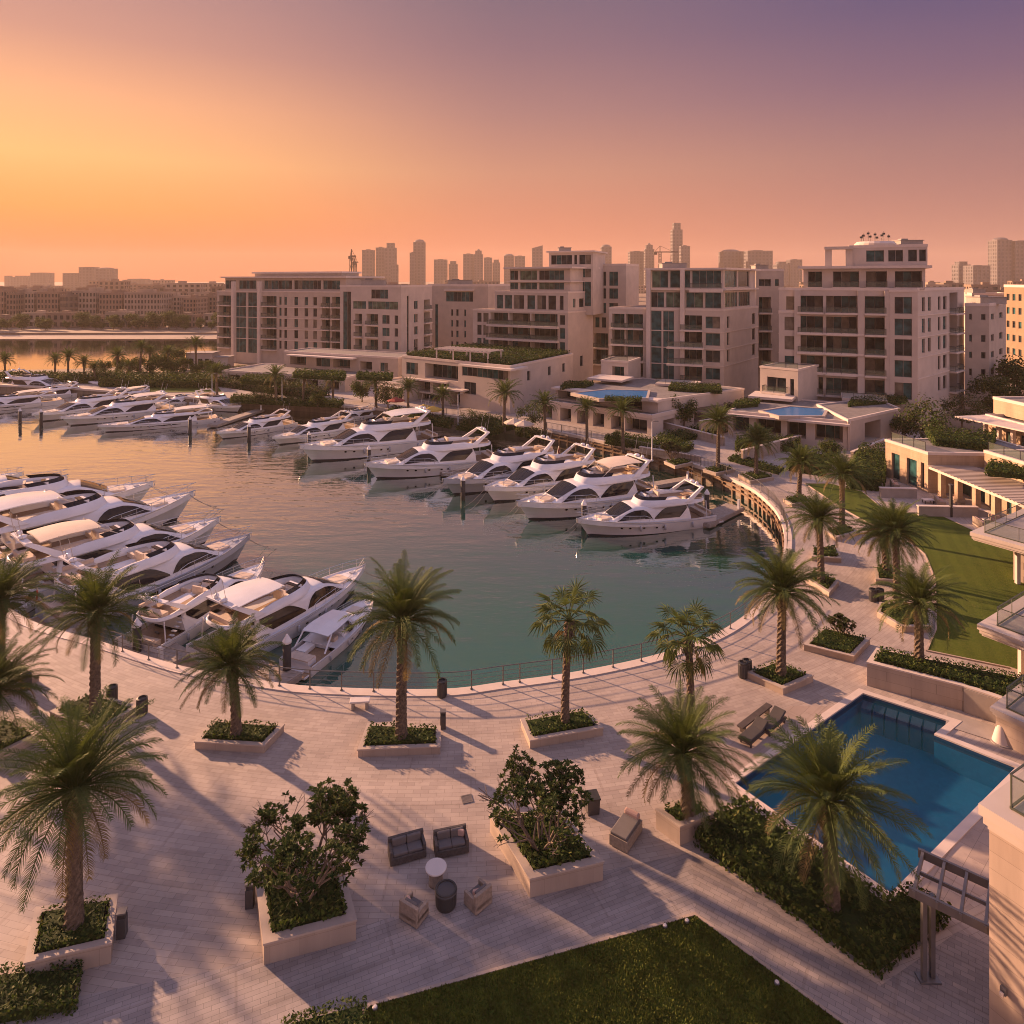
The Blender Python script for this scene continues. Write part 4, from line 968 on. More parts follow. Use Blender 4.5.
# pool terrace with an arcade (nearer to the stepped house)
E = Edge(540,119,652,105); b = Bldg('pool_terrace', 'two-level pool terrace with an arcade and a bright blue roof pool', 'building', (E.B.x,E.B.y,0), 'render_pink')
fp = quad_fp(E, 694, 113)
b.block(fp, 0, 2.9, {0: [(E.x(p),E.x(q),.1,2.3,'o') for p,q in ((544,552),(560,571),(577,588),(593,604),(611,622),(625,647))], 1: [(3,6,.2,2,'o')]}, .35)
e2 = shrink(E, 545, 648, 3.2); f2 = quad_fp(e2, 692, 119)
f2 = fp_of(e2, 20, 6)
b.block(f2, 2.9, 5.0, {0: [(e2.x(558),e2.x(576),3.1,4.6,'o'),(e2.x(580),e2.x(600),3.1,4.6,'o'),(e2.x(618),e2.x(642),3.1,4.6,'o')]}, .12)
b.slab(fp_of(shrink(E,543,650,2.4),2.2), 4.75, 5.1, 0, 'canopy')
def roof_pool(b, px, z):
    P = ccw([G(x,y,z) for x,y in px]); m = MB(); pp = [(p.x,p.y) for p in P]; m.ring([(p.x,p.y) for p in offset(P,.4)], pp, z-.3, z+.22); b.part(m, 'pool_coping', MATS['planter_rim'], recalc=True)
    m = MB(); m.poly([(x,y,z+.12) for x,y in pp]); b.part(m, 'pool', MATS['roof_pool'])
mm = MT('roof_pool', .25, 0, (.03,.17,.40)); mm.bump(mm.noise(2,2), .03, .4); mm.done('roof_pool')
roof_pool(b, [(574,394),(606,390.5),(648,391.5),(646,399),(600,399.5)], 5.1); b.done()
E = Edge(728,104,850,96); b = Bldg('pool_terrace', 'single-level arcaded pool terrace in front of the eight-storey house', 'building', (E.B.x,E.B.y,0), 'render_pink')
f = fp_of(E, 16, 2); b.block(f, 0, 4.0, {0: [(E.x(p),E.x(q),1.0,3.4,'o') for p,q in ((733,749),(756,781),(787,806),(815,843))]}, .15)
b.slab(fp_of(shrink(E,727,850,-.9),2), 3.5, 3.8, 0, 'canopy')
roof_pool(b, [(762,412),(790,407.5),(826,410),(822,417),(780,417)], 4.05); b.done()
A, B = G(848,451), G(900,437); b = Bldg('garden_wall', 'plain beige retaining wall with a dark gateway beside the arcaded pool terrace', 'garden wall', (A.x,A.y,0), 'render_tan')
b.block([(A.x,A.y),(B.x,B.y),(B.x+1,B.y+9),(A.x+1,A.y+12)], 0, 4.3, {0: [(4.5,9,.6,3.4,'o')]}, .15); b.done()
for i, (p, q, h, w_) in enumerate([((656,428),(724,446),1.2,'below the pool terrace hedge, running to the promenade'),((742,462),(800,446),1.5,'in front of the arcaded terrace'),((700,437),(748,428),2.4,'between the two pool terraces'),
                             ((640,452),(700,462),.7,'curved around the promenade sofas'),((852,462),(886,448),1.3,'stepping down beside the villa shrubs')]):
    a, c = G(*p), G(*q); m = MB(); d = (c-a); m.box(((a.x+c.x)/2,(a.y+c.y)/2,h/2),(d.length,.35,h),atan2(d.y,d.x)); m.mi = 1; m.box(((a.x+c.x)/2,(a.y+c.y)/2,h+.05),(d.length+.1,.45,.1),atan2(d.y,d.x))
    o = m.build('garden_wall', [MATS['limestone'],MATS['slab_edge']], loc=(a.x,a.y,0)); tag(o, 'low beige garden wall '+w_, 'garden wall')

# ---- villas at the lawn ----
b = Bldg('garden_villa', 'sunlit single-storey stone villa with tall dark doors and a long slatted canopy', 'villa', (46,83,0), 'limestone_warm')
va, vb = (45.6,83.4), (46.9,77.0)
b.block([va, vb, (60,76.2), (59,84)], 0, 4.5, {0: [(1.0,2.3,.1,3.2,'s'),(3.4,4.9,.1,3.2,'s'),(5.5,6.0,.3,3.2,'s')], 1: [(3,6,.2,2.4,'w')]}, .1)
b.rail(Vector((45.7,82.6,0)), Vector((.199,-.98,0)), Vector((-.98,-.199,0)), 0, 5.2, 4.6, -.15, 1.0, name='terrace_rail')
b.block([(50.2,77.0),(51.0,62.0),(62,62),(62,76.3)], 0, 3.0, {0: [(t,t+1.5,.1,2.5,'g') for t in (.6,2.7,4.8,7.2,9.4,11.6)]})
sl = MB()
for k in range(30):
    y = 76.6-k*.5; x = 47.0+(76.8-y)*.055; sl.box((x+2.2,y,3.12),(5.0,.26,.08),-.05)
b.part(sl, 'canopy_slats', MATS['render_tan'])
b.slab([(46.9,76.9),(47.8,61.0),(48.15,61.0),(47.25,76.9)], 2.75, 3.10, 0, 'canopy_beam')
for k in range(6):
    m = MB(); y = 75.5-k*2.6; m.box((47.45+(76.8-y)*.055,y,1.37),(.55,.55,2.74)); m.box((47.45+(76.8-y)*.055,y,.15),(.66,.66,.3)); b.part(m, 'column', MATS['limestone_warm'])
b.block([(52.3,75.6),(53.2,69.2),(63,69.4),(62.5,76)], 3.0, 5.1, {}, .1); b.rail(Vector((52.4,75.4,0)), Vector((.139,-.99,0)), Vector((-.99,-.139,0)), 0, 6, 5.2, -.15, .9, name='terrace_rail')
b.block([(55.5,67.6),(56.4,61.5),(64,61.5),(64,68)], 3.0, 5.3, {}, .1); b.done()
b = Bldg('garden_villa', 'second sunlit villa farther back with a thin projecting canopy and columns', 'villa', (67,95,0), 'limestone_warm')
b.block([(67.3,97.0),(68.2,84.0),(84,84),(84,97)], 0, 4.6, {0: [(t,t+1.6,.2,3.4,'g') for t in (1.2,3.6,6.0,8.4,10.8)]}, .4)
b.slab([(62.5,96.4),(66.6,82),(70,82),(68,97.5)], 4.62, 4.8, 0, 'canopy')
for k in range(6):
    m = MB(); m.box((66.3+k*.16,95.6-k*2.4,2.3),(.45,.45,4.6)); b.part(m, 'column', MATS['slab_edge'])
b.block([(69.5,98.6),(70.5,86),(86,86),(86,99)], 4.8, 7.0, {}, .2)
b.done()
for i, (p, q, h, w_) in enumerate([((880,497),(916,498),1.0,'below the villa doors'),((918,516),(977,517),1.0,'between the villa patio and the lawn'),((978,517),(1005,524),.8,'at the lower patio beside the balconies')]):
    a, c = G(*p), G(*q); d = c-a; m = MB(); m.box(((a.x+c.x)/2,(a.y+c.y)/2,h/2),(d.length,.4,h),atan2(d.y,d.x)); m.mi = 1; m.box(((a.x+c.x)/2,(a.y+c.y)/2,h+.04),(d.length+.1,.48,.08),atan2(d.y,d.x))
    o = m.build('patio_wall', [MATS['concrete'],MATS['slab_edge']], loc=(a.x,a.y,0)); tag(o, 'low grey patio wall '+w_, 'patio wall')

# ---- the near house at the frame edge: terraces with glass rails ----
def terrace(b, corner, z, u1, u2, l1, l2, th, wall_to=None, inset=.35, rail_in=.55, foot=None):
    """a corner terrace: moulded stone slab, paved floor, framed glass rail; a wall below it down to wall_to"""
    C = Vector((*corner,0)); u1 = Vector((*u1,0)).normalized(); u2 = Vector((*u2,0)).normalized()
    def quad(i): o = C+u1*i+u2*i; return [(o.x,o.y),((o+u1*l1).x,(o+u1*l1).y),((o+u1*l1+u2*l2).x,(o+u1*l1+u2*l2).y),((o+u2*l2).x,(o+u2*l2).y)]
    m = MB(); q0, q1, q2 = ccw(quad(0)), ccw(quad(.09)), ccw(quad(.18)); q0, q1, q2 = [[(p.x,p.y) for p in q] for q in (q0,q1,q2)]
    m.prism(q0, z-th*.45, z, True, True); m.prism(q1, z-th*.8, z-th*.45, False, True); m.prism(q2, z-th, z-th*.8, False, True)
    b.part(m, 'terrace_slab', MATS['render_white'])
    m = MB(); q = quad(rail_in+.1); m.poly([(x,y,z+.012) for x,y in q]); b.part(m, 'terrace_floor', MATS['grey_metal'] if False else MATS['concrete'])
    o = C+u1*rail_in+u2*rail_in; m = MB(); hgt = 1.08
    for u, l in ((u1,l1),(u2,l2)):
        k = max(1,int(l/2.0)); n = Vector((u.y,-u.x,0))
        for i in range(k):
            a, c = o+u*(l*i/k+.03), o+u*(l*(i+1)/k-.03)
            m.mi = 1; m.quad(a+Vector((0,0,z+.06)), c+Vector((0,0,z+.06)), c+Vector((0,0,z+hgt-.04)), a+Vector((0,0,z+hgt-.04)))
            m.mi = 0; m.beam(a+Vector((0,0,z)), a+Vector((0,0,z+hgt)), .03, .03)
        m.mi = 0; m.beam(o+Vector((0,0,z+hgt)), o+u*l+Vector((0,0,z+hgt)), .045, .04); m.beam(o+Vector((0,0,z+.05)), o+u*l+Vector((0,0,z+.04)), .05, .06)
    b.part(m, 'glass_rail', [MATS['rail_frame'], MATS['rail_glass']])
    if wall_to is not None:
        b.wall = MB(); q = quad(inset); b.facade(q[3], q[0], wall_to, z-th, []); b.facade(q[0], q[1], wall_to, z-th, []); b.facade(q[1], q[2], wall_to, z-th, []); b.done(); b.wall = MB()
b = Bldg('terraced_house', 'near sandstone house at the frame edge with four terraces and glass rails', 'building', (16,22,0), 'limestone')
terrace(b, (14.75,21.6), 7.45, (.5,-.87), (.87,.5), 9, 9, .75, -.05, .21, .62)
terrace(b, (24.9,35.6), 1.75, (.55,-.83), (.83,.55), 6, 8, .45, 0, .2, .55)
terrace(b, (27.5,40.4), 3.65, (.55,-.83), (.83,.55), 3.9, 10, .65, None, .3, .75)
terrace(b, (37.0,55.2), 3.65, (.55,-.83), (.83,.55), 7, 10, .65, None, .3, .75)
# house walls behind the terraces, bracket posts and recessed rooms
def room(c, u1, u2, a, l1, l2, z1):
    C = Vector((*c,0)); u1 = Vector((*u1,0)).normalized(); u2 = Vector((*u2,0)).normalized(); o = C+u1*a+u2*a
    b.wall = MB(); q = [(p.x,p.y) for p in ccw([o, o+u1*l1, o+u1*l1+u2*l2, o+u2*l2])]; b.block(q, 0, z1); b.done()
room((27.5,40.4), (.55,-.83), (.83,.55), 2.3, 1.4, 8, 3.0); room((37.0,55.2), (.55,-.83), (.83,.55), 2.2, 5, 8, 3.0); b.wall = MB()
for x, y in ((30.3,40.6),(39.9,53.9)): m = MB(); m.box((x,y,1.5),(.28,.28,3.0)); m.box((x,y,2.85),(.7,.7,.3)); b.part(m, 'column', MATS['render_white'])
q = Vector((14.75,21.6,0))+Vector((.5,-.87,0))*.9; m = MB(); m.box((q.x-.02,q.y+.28,2.05),(.16,.10,.22),-1.05); m.mi = 1; m.box((q.x-.12,q.y+.22,2.0),(.10,.08,.10),-1.05); b.part(m, 'wall_lamp', [MATS['grey_metal'],MATS['slab_edge']])
# pergola of grey steel fixed to it
p0, p1, p2 = G(914,893,3.0), G(992,931,3.0), G(937.5,862,3.0); d1 = (p1-p0).normalized(); d2 = Vector((-d1.y,d1.x,0)); l1, l2 = (p1-p0).length+.5, (p2-p0).length
r = thing('steel_pergola', 'grey steel pergola on one double post beside the near house and garden shrubs', 'pergola', (p0.x,p0.y,0))
m = MB(); up = Vector((0,0,1))
for k in (0, l2): m.beam(p0+d2*k-d1*.15, p0+d2*k+d1*l1, .10, .30)
under(m.build('side_beam', MATS['grey_metal']), r); m = MB()
for k in range(5): m.beam(p0+d1*(l1*k/4)-d2*.1+up*.02, p0+d1*(l1*k/4)+d2*(l2+.1)+up*.02, .09, .22)
under(m.build('cross_beam', MATS['grey_metal']), r); m = MB(); m.beam(p0+d2*l2*.5+up*.03, p0+d2*l2*.5+d1*l1+up*.03, .06, .12); under(m.build('middle_rail', MATS['grey_metal']), r)
fpos = G(928,979); m = MB()
for s_ in (-.17,.17): m.box((fpos.x+s_,fpos.y+s_*.3,1.43),(.15,.15,2.86))
m.box((fpos.x,fpos.y,.03),(.7,.4,.06)); under(m.build('post', MATS['grey_metal']), r)
# ---------------- planting ----------------
# planters: stone rims standing on the plaza, each filled with clipped ground shrubs
def planter(px, h, label, hlabel, t=.22, hh=.34, dens=70, leaf=.17, stonekey='planter_stone', seed=1, accent=False, z=0.0, name='stone_planter'):
    """px: picture corners of the rim's top edge"""
    P = ccw([G(x,y,z+h) for x,y in px]); I = offset(P, -t)
    m = MB(); c = sum((Vector(p) for p in P), Vector((0,0)))/len(P); pp = [(p.x,p.y) for p in P]; ii = [(p.x,p.y) for p in I]
    m.ring(pp, ii, z, z+h-.07); o2 = offset(P, .035); i2 = offset(P, -t-.02)
    r = thing(name, label, 'planter', (c.x,c.y,z), 0, 'stone planters on the plaza')
    under(m.build('planter_wall', MATS[stonekey], recalc=True), r)
    m = MB(); m.ring([(p.x,p.y) for p in o2], [(p.x,p.y) for p in i2], z+h-.07, z+h)
    m.add([(p.x,p.y,z+h-.07) for p in o2]+[(p.x,p.y,z+h-.07) for p in P], [((i+1)%len(P),i,i+len(P),(i+1)%len(P)+len(P)) for i in range(len(P))])
    under(m.build('rim', MATS['planter_rim'], recalc=True), r)
    m = MB(); m.poly([(p[0],p[1],z+h-.12) for p in ii]); under(m.build('soil', MATS['soil']), r)
    hedge('planter_shrubs', ii, z+h-.12, hh, hlabel, 'shrubs', leaf, dens, group='shrubs filling the planters', seed=seed, lump=.2)
    return r
PL = [  # rim corners, height, place words
 ([(25,962),(36,908),(117,894),(111,942)], .75, 'in front of the low hedge, around the biggest palm'),
 ([(50,711),(92,692),(137,706),(96,731)], .42, 'behind the biggest palm crown, with two bins at its rim'),
 ([(-45,686),(4,658),(39,674),(-4,694)], .42, 'at the frame edge near the quay, with a low bin'),
 ([(-38,738),(8,716),(39,733),(-8,757)], .42, 'cut by the frame edge, between two other palm planters'),
 ([(195,741),(214,719),(284,724),(264,745)], .42, 'around the short palm nearest the moored boats'),
 ([(358,749),(368,723),(440,726),(440,746)], .42, 'around the tall palm beside the water railing'),
 ([(521,719),(530,740),(603,727),(585,708)], .45, 'around the fan palm in the middle of the plaza'),
 ([(656,809),(680,826),(715,812),(690,795)], .85, 'around the palm next to the lounging deck'),
 ([(746,671),(783,688),(813,675),(776,660)], .42, 'around the palm between the quay railing and the pool'),
 ([(804,644),(853,656),(870,638),(822,627)], .42, 'without a palm, facing the pool corner'),
 ([(806,577),(829,592),(839,580),(814,569)], .42, 'where the quay curves, around a tall palm'),
 ([(811,547),(812,556),(841,558),(836,546)], .42, 'small and square behind the quay bend'),
 ([(875,566),(876,579),(897,580),(893,565)], .42, 'beside the lawn, around the palm with two bins'),
 ([(877,611),(880,602),(931,606),(931,626),(902,626)], .45, 'edging the lawn below the tall palm'),
 ([(825,530),(836,537),(858,531),(846,525)], .4, 'under the palm halfway up the promenade'),
 ([(783,498),(792,504),(813,501),(803,495)], .4, 'under the palm where the promenade bends'),
 ([(738,474),(750,481),(774,477),(762,471)], .4, 'under the palm beside the curved balustrade'),
 ([(703,469),(716,473),(735,469),(722,465)], .4, 'under the palm opposite the last yacht'),
 ([(664,461),(675,466),(693,462),(681,458)], .4, 'holding a young bare plant beside the sofa terrace'),
]
for i, (px, h, words) in enumerate(PL):
    far = i > 9
    planter(px, h, 'low stone planter '+words, 'clipped shrubs in the planter '+words.split(', ')[0], seed=i+3, dens=75 if not far else 45, leaf=.15 if not far else .24, t=.2, hh=.36)
# the two big raised planters with small trees
for i, (px, words, tp) in enumerate([([(254,862),(264,943),(356,919),(341,862)], 'nearest the paved path, with a small bin beside it', (305,900)),
                                     ([(490,814),(530,878),(603,861),(562,811)], 'behind the seating group, long and slanting', (541,850))]):
    planter(px, .78, 'big raised stone planter '+words, 'loose dark shrubs in the big planter '+words.split(',')[0], hh=.42, dens=95, leaf=.2, t=.28, seed=31+i)
    p = G(*tp, .7)
    tree(('bush', i), (lambda s: (lambda: bush_mesh(s)))(50+i*7), LM, (p.x,p.y,.62), 'small many-stemmed tree in the big planter '+words.split(',')[0], 'tree', 'small_tree', 'small trees in the big planters', 1.02 if i == 0 else .92, i*2.0)
# the tall retaining planter by the lawn
PW = [G(*p, 1.4) for p in ((867,662),(877,648),(1016,676),(1040,702),(963,686))]
W0, W1, W2 = G(867,662,1.4), G(963,686,1.4), G(1024,706,1.4)
B0, B2 = G(877,648,1.4), G(1050,683,1.4)
pl = thing('retaining_planter', 'long high stone retaining planter between the pool terrace and the lawn', 'planter', (W0.x,W0.y,0))
Q = ccw([W0,W1,W2,B2,B0]); Qi = offset(Q, -.28)
m = MB(); m.ring([(p.x,p.y) for p in Q], [(p.x,p.y) for p in Qi], 0, 1.33); under(m.build('planter_wall', MATS['limestone'], recalc=True), pl)
m = MB(); m.ring([(p.x,p.y) for p in offset(Q,.03)], [(p.x,p.y) for p in offset(Q,-.30)], 1.33, 1.42); under(m.build('rim', MATS['slab_edge'], recalc=True), pl)
e = (W2-W1).normalized(); nn = Vector((e.y,-e.x,0)); c = (W1+W2)/2+nn*.05
m = MB(); m.box((c.x,c.y,.66),((W2-W1).length-.1,.06,1.3), atan2(e.y,e.x)); under(m.build('grey_panel', MATS['concrete'], ), pl)
m = MB(); m.poly([(p.x,p.y,1.25) for p in Qi]); under(m.build('soil', MATS['soil']), pl)
hedge('clipped_hedge', [(p.x,p.y) for p in Qi], 1.25, .5, 'dense dark hedge filling the long retaining planter above the pool', 'hedge', .17, 85, seed=77)
# big hedge below the pool and the loose hedges at the front
HB = [(694,847),(722,818),(745,811),(785,838),(830,869),(884,909),(914,900),(951,922),(880,980)]
hedge('garden_hedge', [(p.x,p.y) for p in (G(x,y,0) for x,y in HB)], 0, .75, 'wide dark mass of garden shrubs between the pool and the paved path', 'hedge', .19, 110, clip=False, seed=5, lump=.28, wts=(6,4,1))
hedge('low_hedge', [(p.x,p.y) for p in (G(x,y,0) for x,y in ((-40,982),(83,973),(76,1014),(-60,1040)))], 0, .52, 'clipped dark hedge block at the plaza corner in front of the biggest palm', 'hedge', .15, 130, seed=6, wts=(6,4,1))
hedge('low_hedge', [(p.x,p.y) for p in (G(x,y,0) for x,y in ((282,1030),(365,1008),(372,1040),(290,1060)))], 0, .5, 'low green hedge between the paved path and the front lawn', 'hedge', .13, 150, seed=8)

# ---- the palms: foot, crown heart, kind, which one ----
palm(74,930,792,'date','biggest date palm, thick trunk rising from the planter by the hedge block', 3.3, .6)
palm(95,716,614,'date','tall date palm whose crown covers the sterns of the moored yachts', 3.1, .3)
palm(0,680,600,'date','date palm half cut by the frame edge in front of the moored yachts', 3.1, .3)
palm(-8,748,690,'date','palm with drooping fronds mostly outside the frame above a cut-off planter', 3.0, .3)
palm(236,737,664,'date','short date palm in the planter nearest the sport boat', 2.7, .3)
palm(401,740,622,'date','tall full date palm beside the water railing, clear of the boats', 3.3, .3)
palm(565,725,622,'fan','tall fan palm standing alone in front of open water', 2.5*1.25, .3)
palm(691,728,640,'fan','fan palm whose foot is hidden by a bigger feather palm', 2.4*1.25)
palm(688,815,752,'date','low date palm with a short trunk beside the lounging deck', 3.0, .7)
palm(832,918,800,'date','large date palm growing from the dark shrubs in front of the pool', 3.15)
palm(781,677,592,'date','date palm in the planter between the quay railing and the pool', 3.1, .3)
palm(821,583,519,'date','date palm where the quay curves, tallest by the bend', 2.8, .3)
palm(886,573,536,'date','date palm beside the lawn with two bins at its planter', 2.9, .3)
palm(897,598,533,'date','date palm leaning over the lawn corner', 2.8, .3)
palm(919,663,605,'date','short date palm growing in the high retaining planter by the lawn', 2.7, 1.3)
palm(842,529,476,'date','date palm halfway up the promenade in front of the villa lawn', 2.7, .3)
palm(799,499,463,'date','small date palm where the promenade bends towards the villas', 2.6, .3)
palm(756,475,442,'date','date palm by the curved balustrade above the piles', 2.6, .3)
palm(718,469,422,'date','tall date palm behind the last yacht of the row', 2.8, .3)
for k, (x, y, yc, r, w_) in enumerate([(623,452,411,2.5,'in front of the pool terrace arcade, the nearer of a pair'),(587,444,408,2.3,'in front of the pool terrace arcade, the farther of a pair'),
   (545,439,404,2.6,'at the corner of the pool terrace'),(504,432,394,3.2,'before the blank wall of the retail podium'),
   (443,418,396,2.6,'in front of the green-roofed retail podium'),(408,416,388,2.6,'at the far end of the green-roofed podium'),
   (376,408,383,2.6,'before the low podium of the far block, third from the pier end'),(333,402,379,2.7,'before the low podium of the far block, second from the pier end'),
   (303,404,378,2.6,'beside a white lamp post near the far block'),(276,404,376,2.8,'at the far block corner, above the small cruiser'),
   (217,398,372,2.8,'by the garden wall next to the far block')]):
    palm(x, y, yc, 'date', 'promenade date palm '+w_, r)
for k, (x, Y, yc, r, w_) in enumerate([(68,178,357,2.9,'tallest of the first cluster on the bank'),(84,176,363,2.7,'leaning beside the first cluster on the bank'),(55,180,360,2.6,'outermost of the first cluster on the bank'),
   (117,182,356,3.2,'standing alone against the lit lagoon'),(140,184,348,2.9,'with the highest crown on the bank'),(150,186,352,2.6,'close behind the highest bank palm'),(168,186,353,3.0,'rising from the dense bank trees'),
   (196,190,345,3.2,'next to the small white garden house'),(5,182,360,2.8,'at the very tip of the bank by the frame edge'),(95,172,368,2.4,'low in front of the bank trees'),(128,176,366,2.3,'short, amid the bank shrubs')]):
    palm(x, 0, yc, 'date', 'far bank date palm '+w_, r, Y=Y-13, group='palms on the bank by the lagoon')
# ---------------- shrubs and trees along the promenade, gardens and bank ----------------
def strip_hedge(px, h, label, leaf=.3, dens=34, name='garden_shrubs', cat='shrubs', mats=LM, seed=1, lump=.3, z=0.0):
    return hedge(name, [(p.x,p.y) for p in (G(x,y,z) for x,y in px)], z, h, label, cat, leaf, dens, mats, seed=seed, lump=lump, clip=False)
strip_hedge([(656,440),(724,425),(738,430),(668,446)], 1.0, 'dark clipped hedge slope between the two pool terraces', seed=101)
strip_hedge([(660,452),(676,447),(694,449),(682,456)], 1.2, 'rounded dark shrubs behind the promenade sofas', seed=102)
strip_hedge([(728,461),(778,475),(784,471),(736,456)], .5, 'low green shrub bed beside the curved promenade', seed=103)
strip_hedge([(786,471),(824,477),(836,462),(798,458)], 1.5, 'dark shrub mass in front of the arcaded terrace wall', seed=104)
strip_hedge([(846,490),(884,492),(888,462),(862,458)], 2.2, 'tall dark shrubs beside the first villa wall', seed=105)
strip_hedge([(735,452),(800,452),(800,446),(738,445)], 1.6, 'shrubs along the front of the arcaded terrace', seed=106)
strip_hedge([(455,430),(492,436),(520,428),(486,420)], 1.2, 'green hedge at the corner of the retail podium', seed=107)
strip_hedge([(386,418),(412,424),(418,416),(394,411)], 1.2, 'dark shrubs beside the pink pavilion', seed=108)
strip_hedge([(604,444),(655,452),(662,444),(614,438)], 1.0, 'shrubs under the arcade of the pool terrace', seed=109)
strip_hedge([(230,403),(340,408),(344,404),(234,399)], 1.1, 'long shrub bed in front of the far terrace range', .4, 20, seed=110)
strip_hedge([(668,391),(722,394),(720,388),(672,386)], .8, 'planting on the terrace under the glass penthouse house', seed=111, z=5.0)
strip_hedge([(560,390),(586,388),(594,385),(566,385)], .8, 'planting at the edge of the pool terrace roof', seed=112, z=5.0)
strip_hedge([(848,409),(908,404),(903,399),(852,402)], .9, 'planting on the terrace at the foot of the eight-storey house', seed=113, z=4.0)
strip_hedge([(732,409),(758,407),(760,403),(736,404)], .8, 'shrubs on the arcaded terrace beside the roof pool', seed=114, z=4.0)
strip_hedge([(934,446),(992,452),(996,440),(925,436)], 1.2, 'roof garden hedge behind the first villa', seed=115, z=4.5)
strip_hedge([(985,476),(1030,480),(1030,468),(990,466)], .8, 'low hedge on the villa roof under the second villa', seed=116, z=4.0)
strip_hedge([(100,387),(215,389),(215,382),(95,380)], 2.2, 'dense dark shrub belt on the bank behind the far pier', .5, 20, seed=117)
strip_hedge([(0,382),(98,384),(98,379),(0,378)], 1.6, 'low scrub line along the bank tip', .5, 18, seed=118)
strip_hedge([(212,386),(300,398),(330,396),(240,380)], 1.8, 'overgrown slope beside the far block', .5, 16, mats=('leaf_dark','leaf_grey','leaf_mid'), seed=119)
LT = lambda s, R, h, n=2600, lf=.34: (lambda: leafy_tree(s, R, h, n, lf))
GM = ('leaf_dark','leaf_mid','leaf_grey')
tree('round_a', LT(1,2.8,5.5), LM, G(684,428), 'broad dark tree between the two pool terraces')
tree('round_b', LT(2,3.6,6.5,2000), GM, G(930,449), 'sparse brownish tree behind the first villa', scale=1.15)
tree('round_a', None, LM, G(905,440), 'small dark tree at the corner of the eight-storey house', scale=.8, rz=2)
tree('round_c', LT(3,4.2,8,3200,.45), LM, G(1016,412), 'tall dark tree in front of the sunlit orange house', scale=1.25)
tree('round_c', None, LM, G(992,416), 'dark spreading tree below the plain wing', scale=.9, rz=1)
tree('round_b', None, GM, G(962,428), 'thin grey-green tree beside the plain wing wall', scale=.9, rz=4)
tree('round_a', None, LM, G(735,424), 'dark round tree at the blank corner of the glass penthouse house', scale=.8, rz=3)
tree('round_b', None, GM, G(532,428), 'grey-green tree beside the retail podium wall', scale=.7, rz=5)
tree('round_b', None, GM, G(388,408), 'grey-green tree beside the pink pavilion and far block', scale=.8, rz=2)
tree('round_a', None, LM, G(362,402), 'dark round tree in front of the five-storey block', scale=.85, rz=1)
for k, (x, Y, sc, w_) in enumerate([(104,172,1.0,'first in the bank row, nearest the palms'),(118,175,.9,'low in the bank row under the lone palm'),(128,170,1.1,'broad, in the bank row beside the lone palm'),(140,173,1.05,'second broad one in the bank row'),(152,171,1.2,'tallest of the bank row'),
    (163,175,1.1,'dense, beside the tallest of the bank row'),(173,170,1.1,'mid-bank, above the superyacht'),(184,174,1.0,'near the white garden house'),(196,168,1.0,'last of the bank row before the far block'),(208,172,.9,'close to the far block corner'),(224,168,.9,'under the far block frames'),(240,165,.8,'on the slope beside the far terrace range'),(160,182,1.3,'behind the bank row against the lagoon'),(178,184,1.3,'far back on the bank against the lagoon')]):
    p = PX(x, Y); tree('round_c' if k%2 else 'round_a', None, LM, p, 'dark bank tree '+w_, group='trees on the bank', scale=sc*(.55 if k%2 else .78), rz=k*1.3)
r = thing('garden_house', 'small pale flat-roofed garden house on the bank by the far block', 'garden house', PX(203,188)); m = MB(); m.box((0,0,2.0),(7,5,4)); m.box((5.5,.5,1.4),(4,4,2.8)); m.build('wall', MATS['render_white'], r); m = MB(); m.box((0,0,4.12),(7.6,5.6,.24)); m.box((5.6,.5,2.9),(4.4,4.5,.2)); m.build('roof', MATS['concrete'], r)
for x in (-2,.4,2.2): m = MB(); m.box((x,-2.53,1.7),(1.1,.1,1.8)); m.build('window', MATS['glass_dark'], r)
p = G(672,459,.3); tree('sap', lambda: bush_mesh(91,1.2,2.2,.2), ('leaf_grey','leaf_mid','leaf_light'), p, 'thin young tree in the small planter beside the promenade sofas', name='young_tree')
p = G(842,636,.3); tree('sap', None, LM, p, 'thin young plant in the planter facing the pool corner', name='young_tree', scale=.6)

strip_hedge([(404,421),(450,429),(454,425),(410,418)], 1.3, 'dark shrub bed under the shaded openings of the retail podium', seed=121)
strip_hedge([(515,436),(545,441),(548,437),(520,432)], 1.1, 'shrub bed between the retail podium and the pool terrace', seed=122)
strip_hedge([(240,384),(280,386),(284,380),(246,379)], 1.2, 'planted roof strip of the far terrace range', .4, 20, seed=123, z=3.0)
strip_hedge([(292,378),(345,381),(346,376),(296,374)], .9, 'planted upper terrace below the long far block', .4, 20, seed=124, z=6.6)
strip_hedge([(356,380),(392,381),(393,377),(358,376)], .9, 'planted upper terrace below the five-storey block', .4, 20, seed=125, z=6.6)
strip_hedge([(604,401),(640,402),(642,400),(606,399)], .6, 'low planting along the front edge of the nearer pool terrace', .3, 30, seed=126, z=5.0)
tree('round_a', None, LM, G(424,424), 'small round tree at the shaded openings of the retail podium', scale=.55, rz=1.5)
tree('round_b', None, GM, G(470,430), 'grey-green tree in front of the podium corner window', scale=.55, rz=2.5)
tree('round_a', None, LM, G(612,449), 'small round tree under the pool terrace arcade', scale=.5, rz=3.5)
tree('round_b', None, GM, G(762,452), 'grey-green tree before the arcaded terrace openings', scale=.6, rz=.5)
tree('round_a', None, LM, G(832,462), 'dark round tree before the last opening of the arcaded terrace', scale=.6, rz=.9)
tree('round_b', None, GM, G(262,404), 'grey-green tree before the far terrace range openings', scale=.6, rz=1.9)
tree('round_a', None, LM, G(318,407), 'dark round tree between two palms of the far terrace range', scale=.6, rz=2.9)
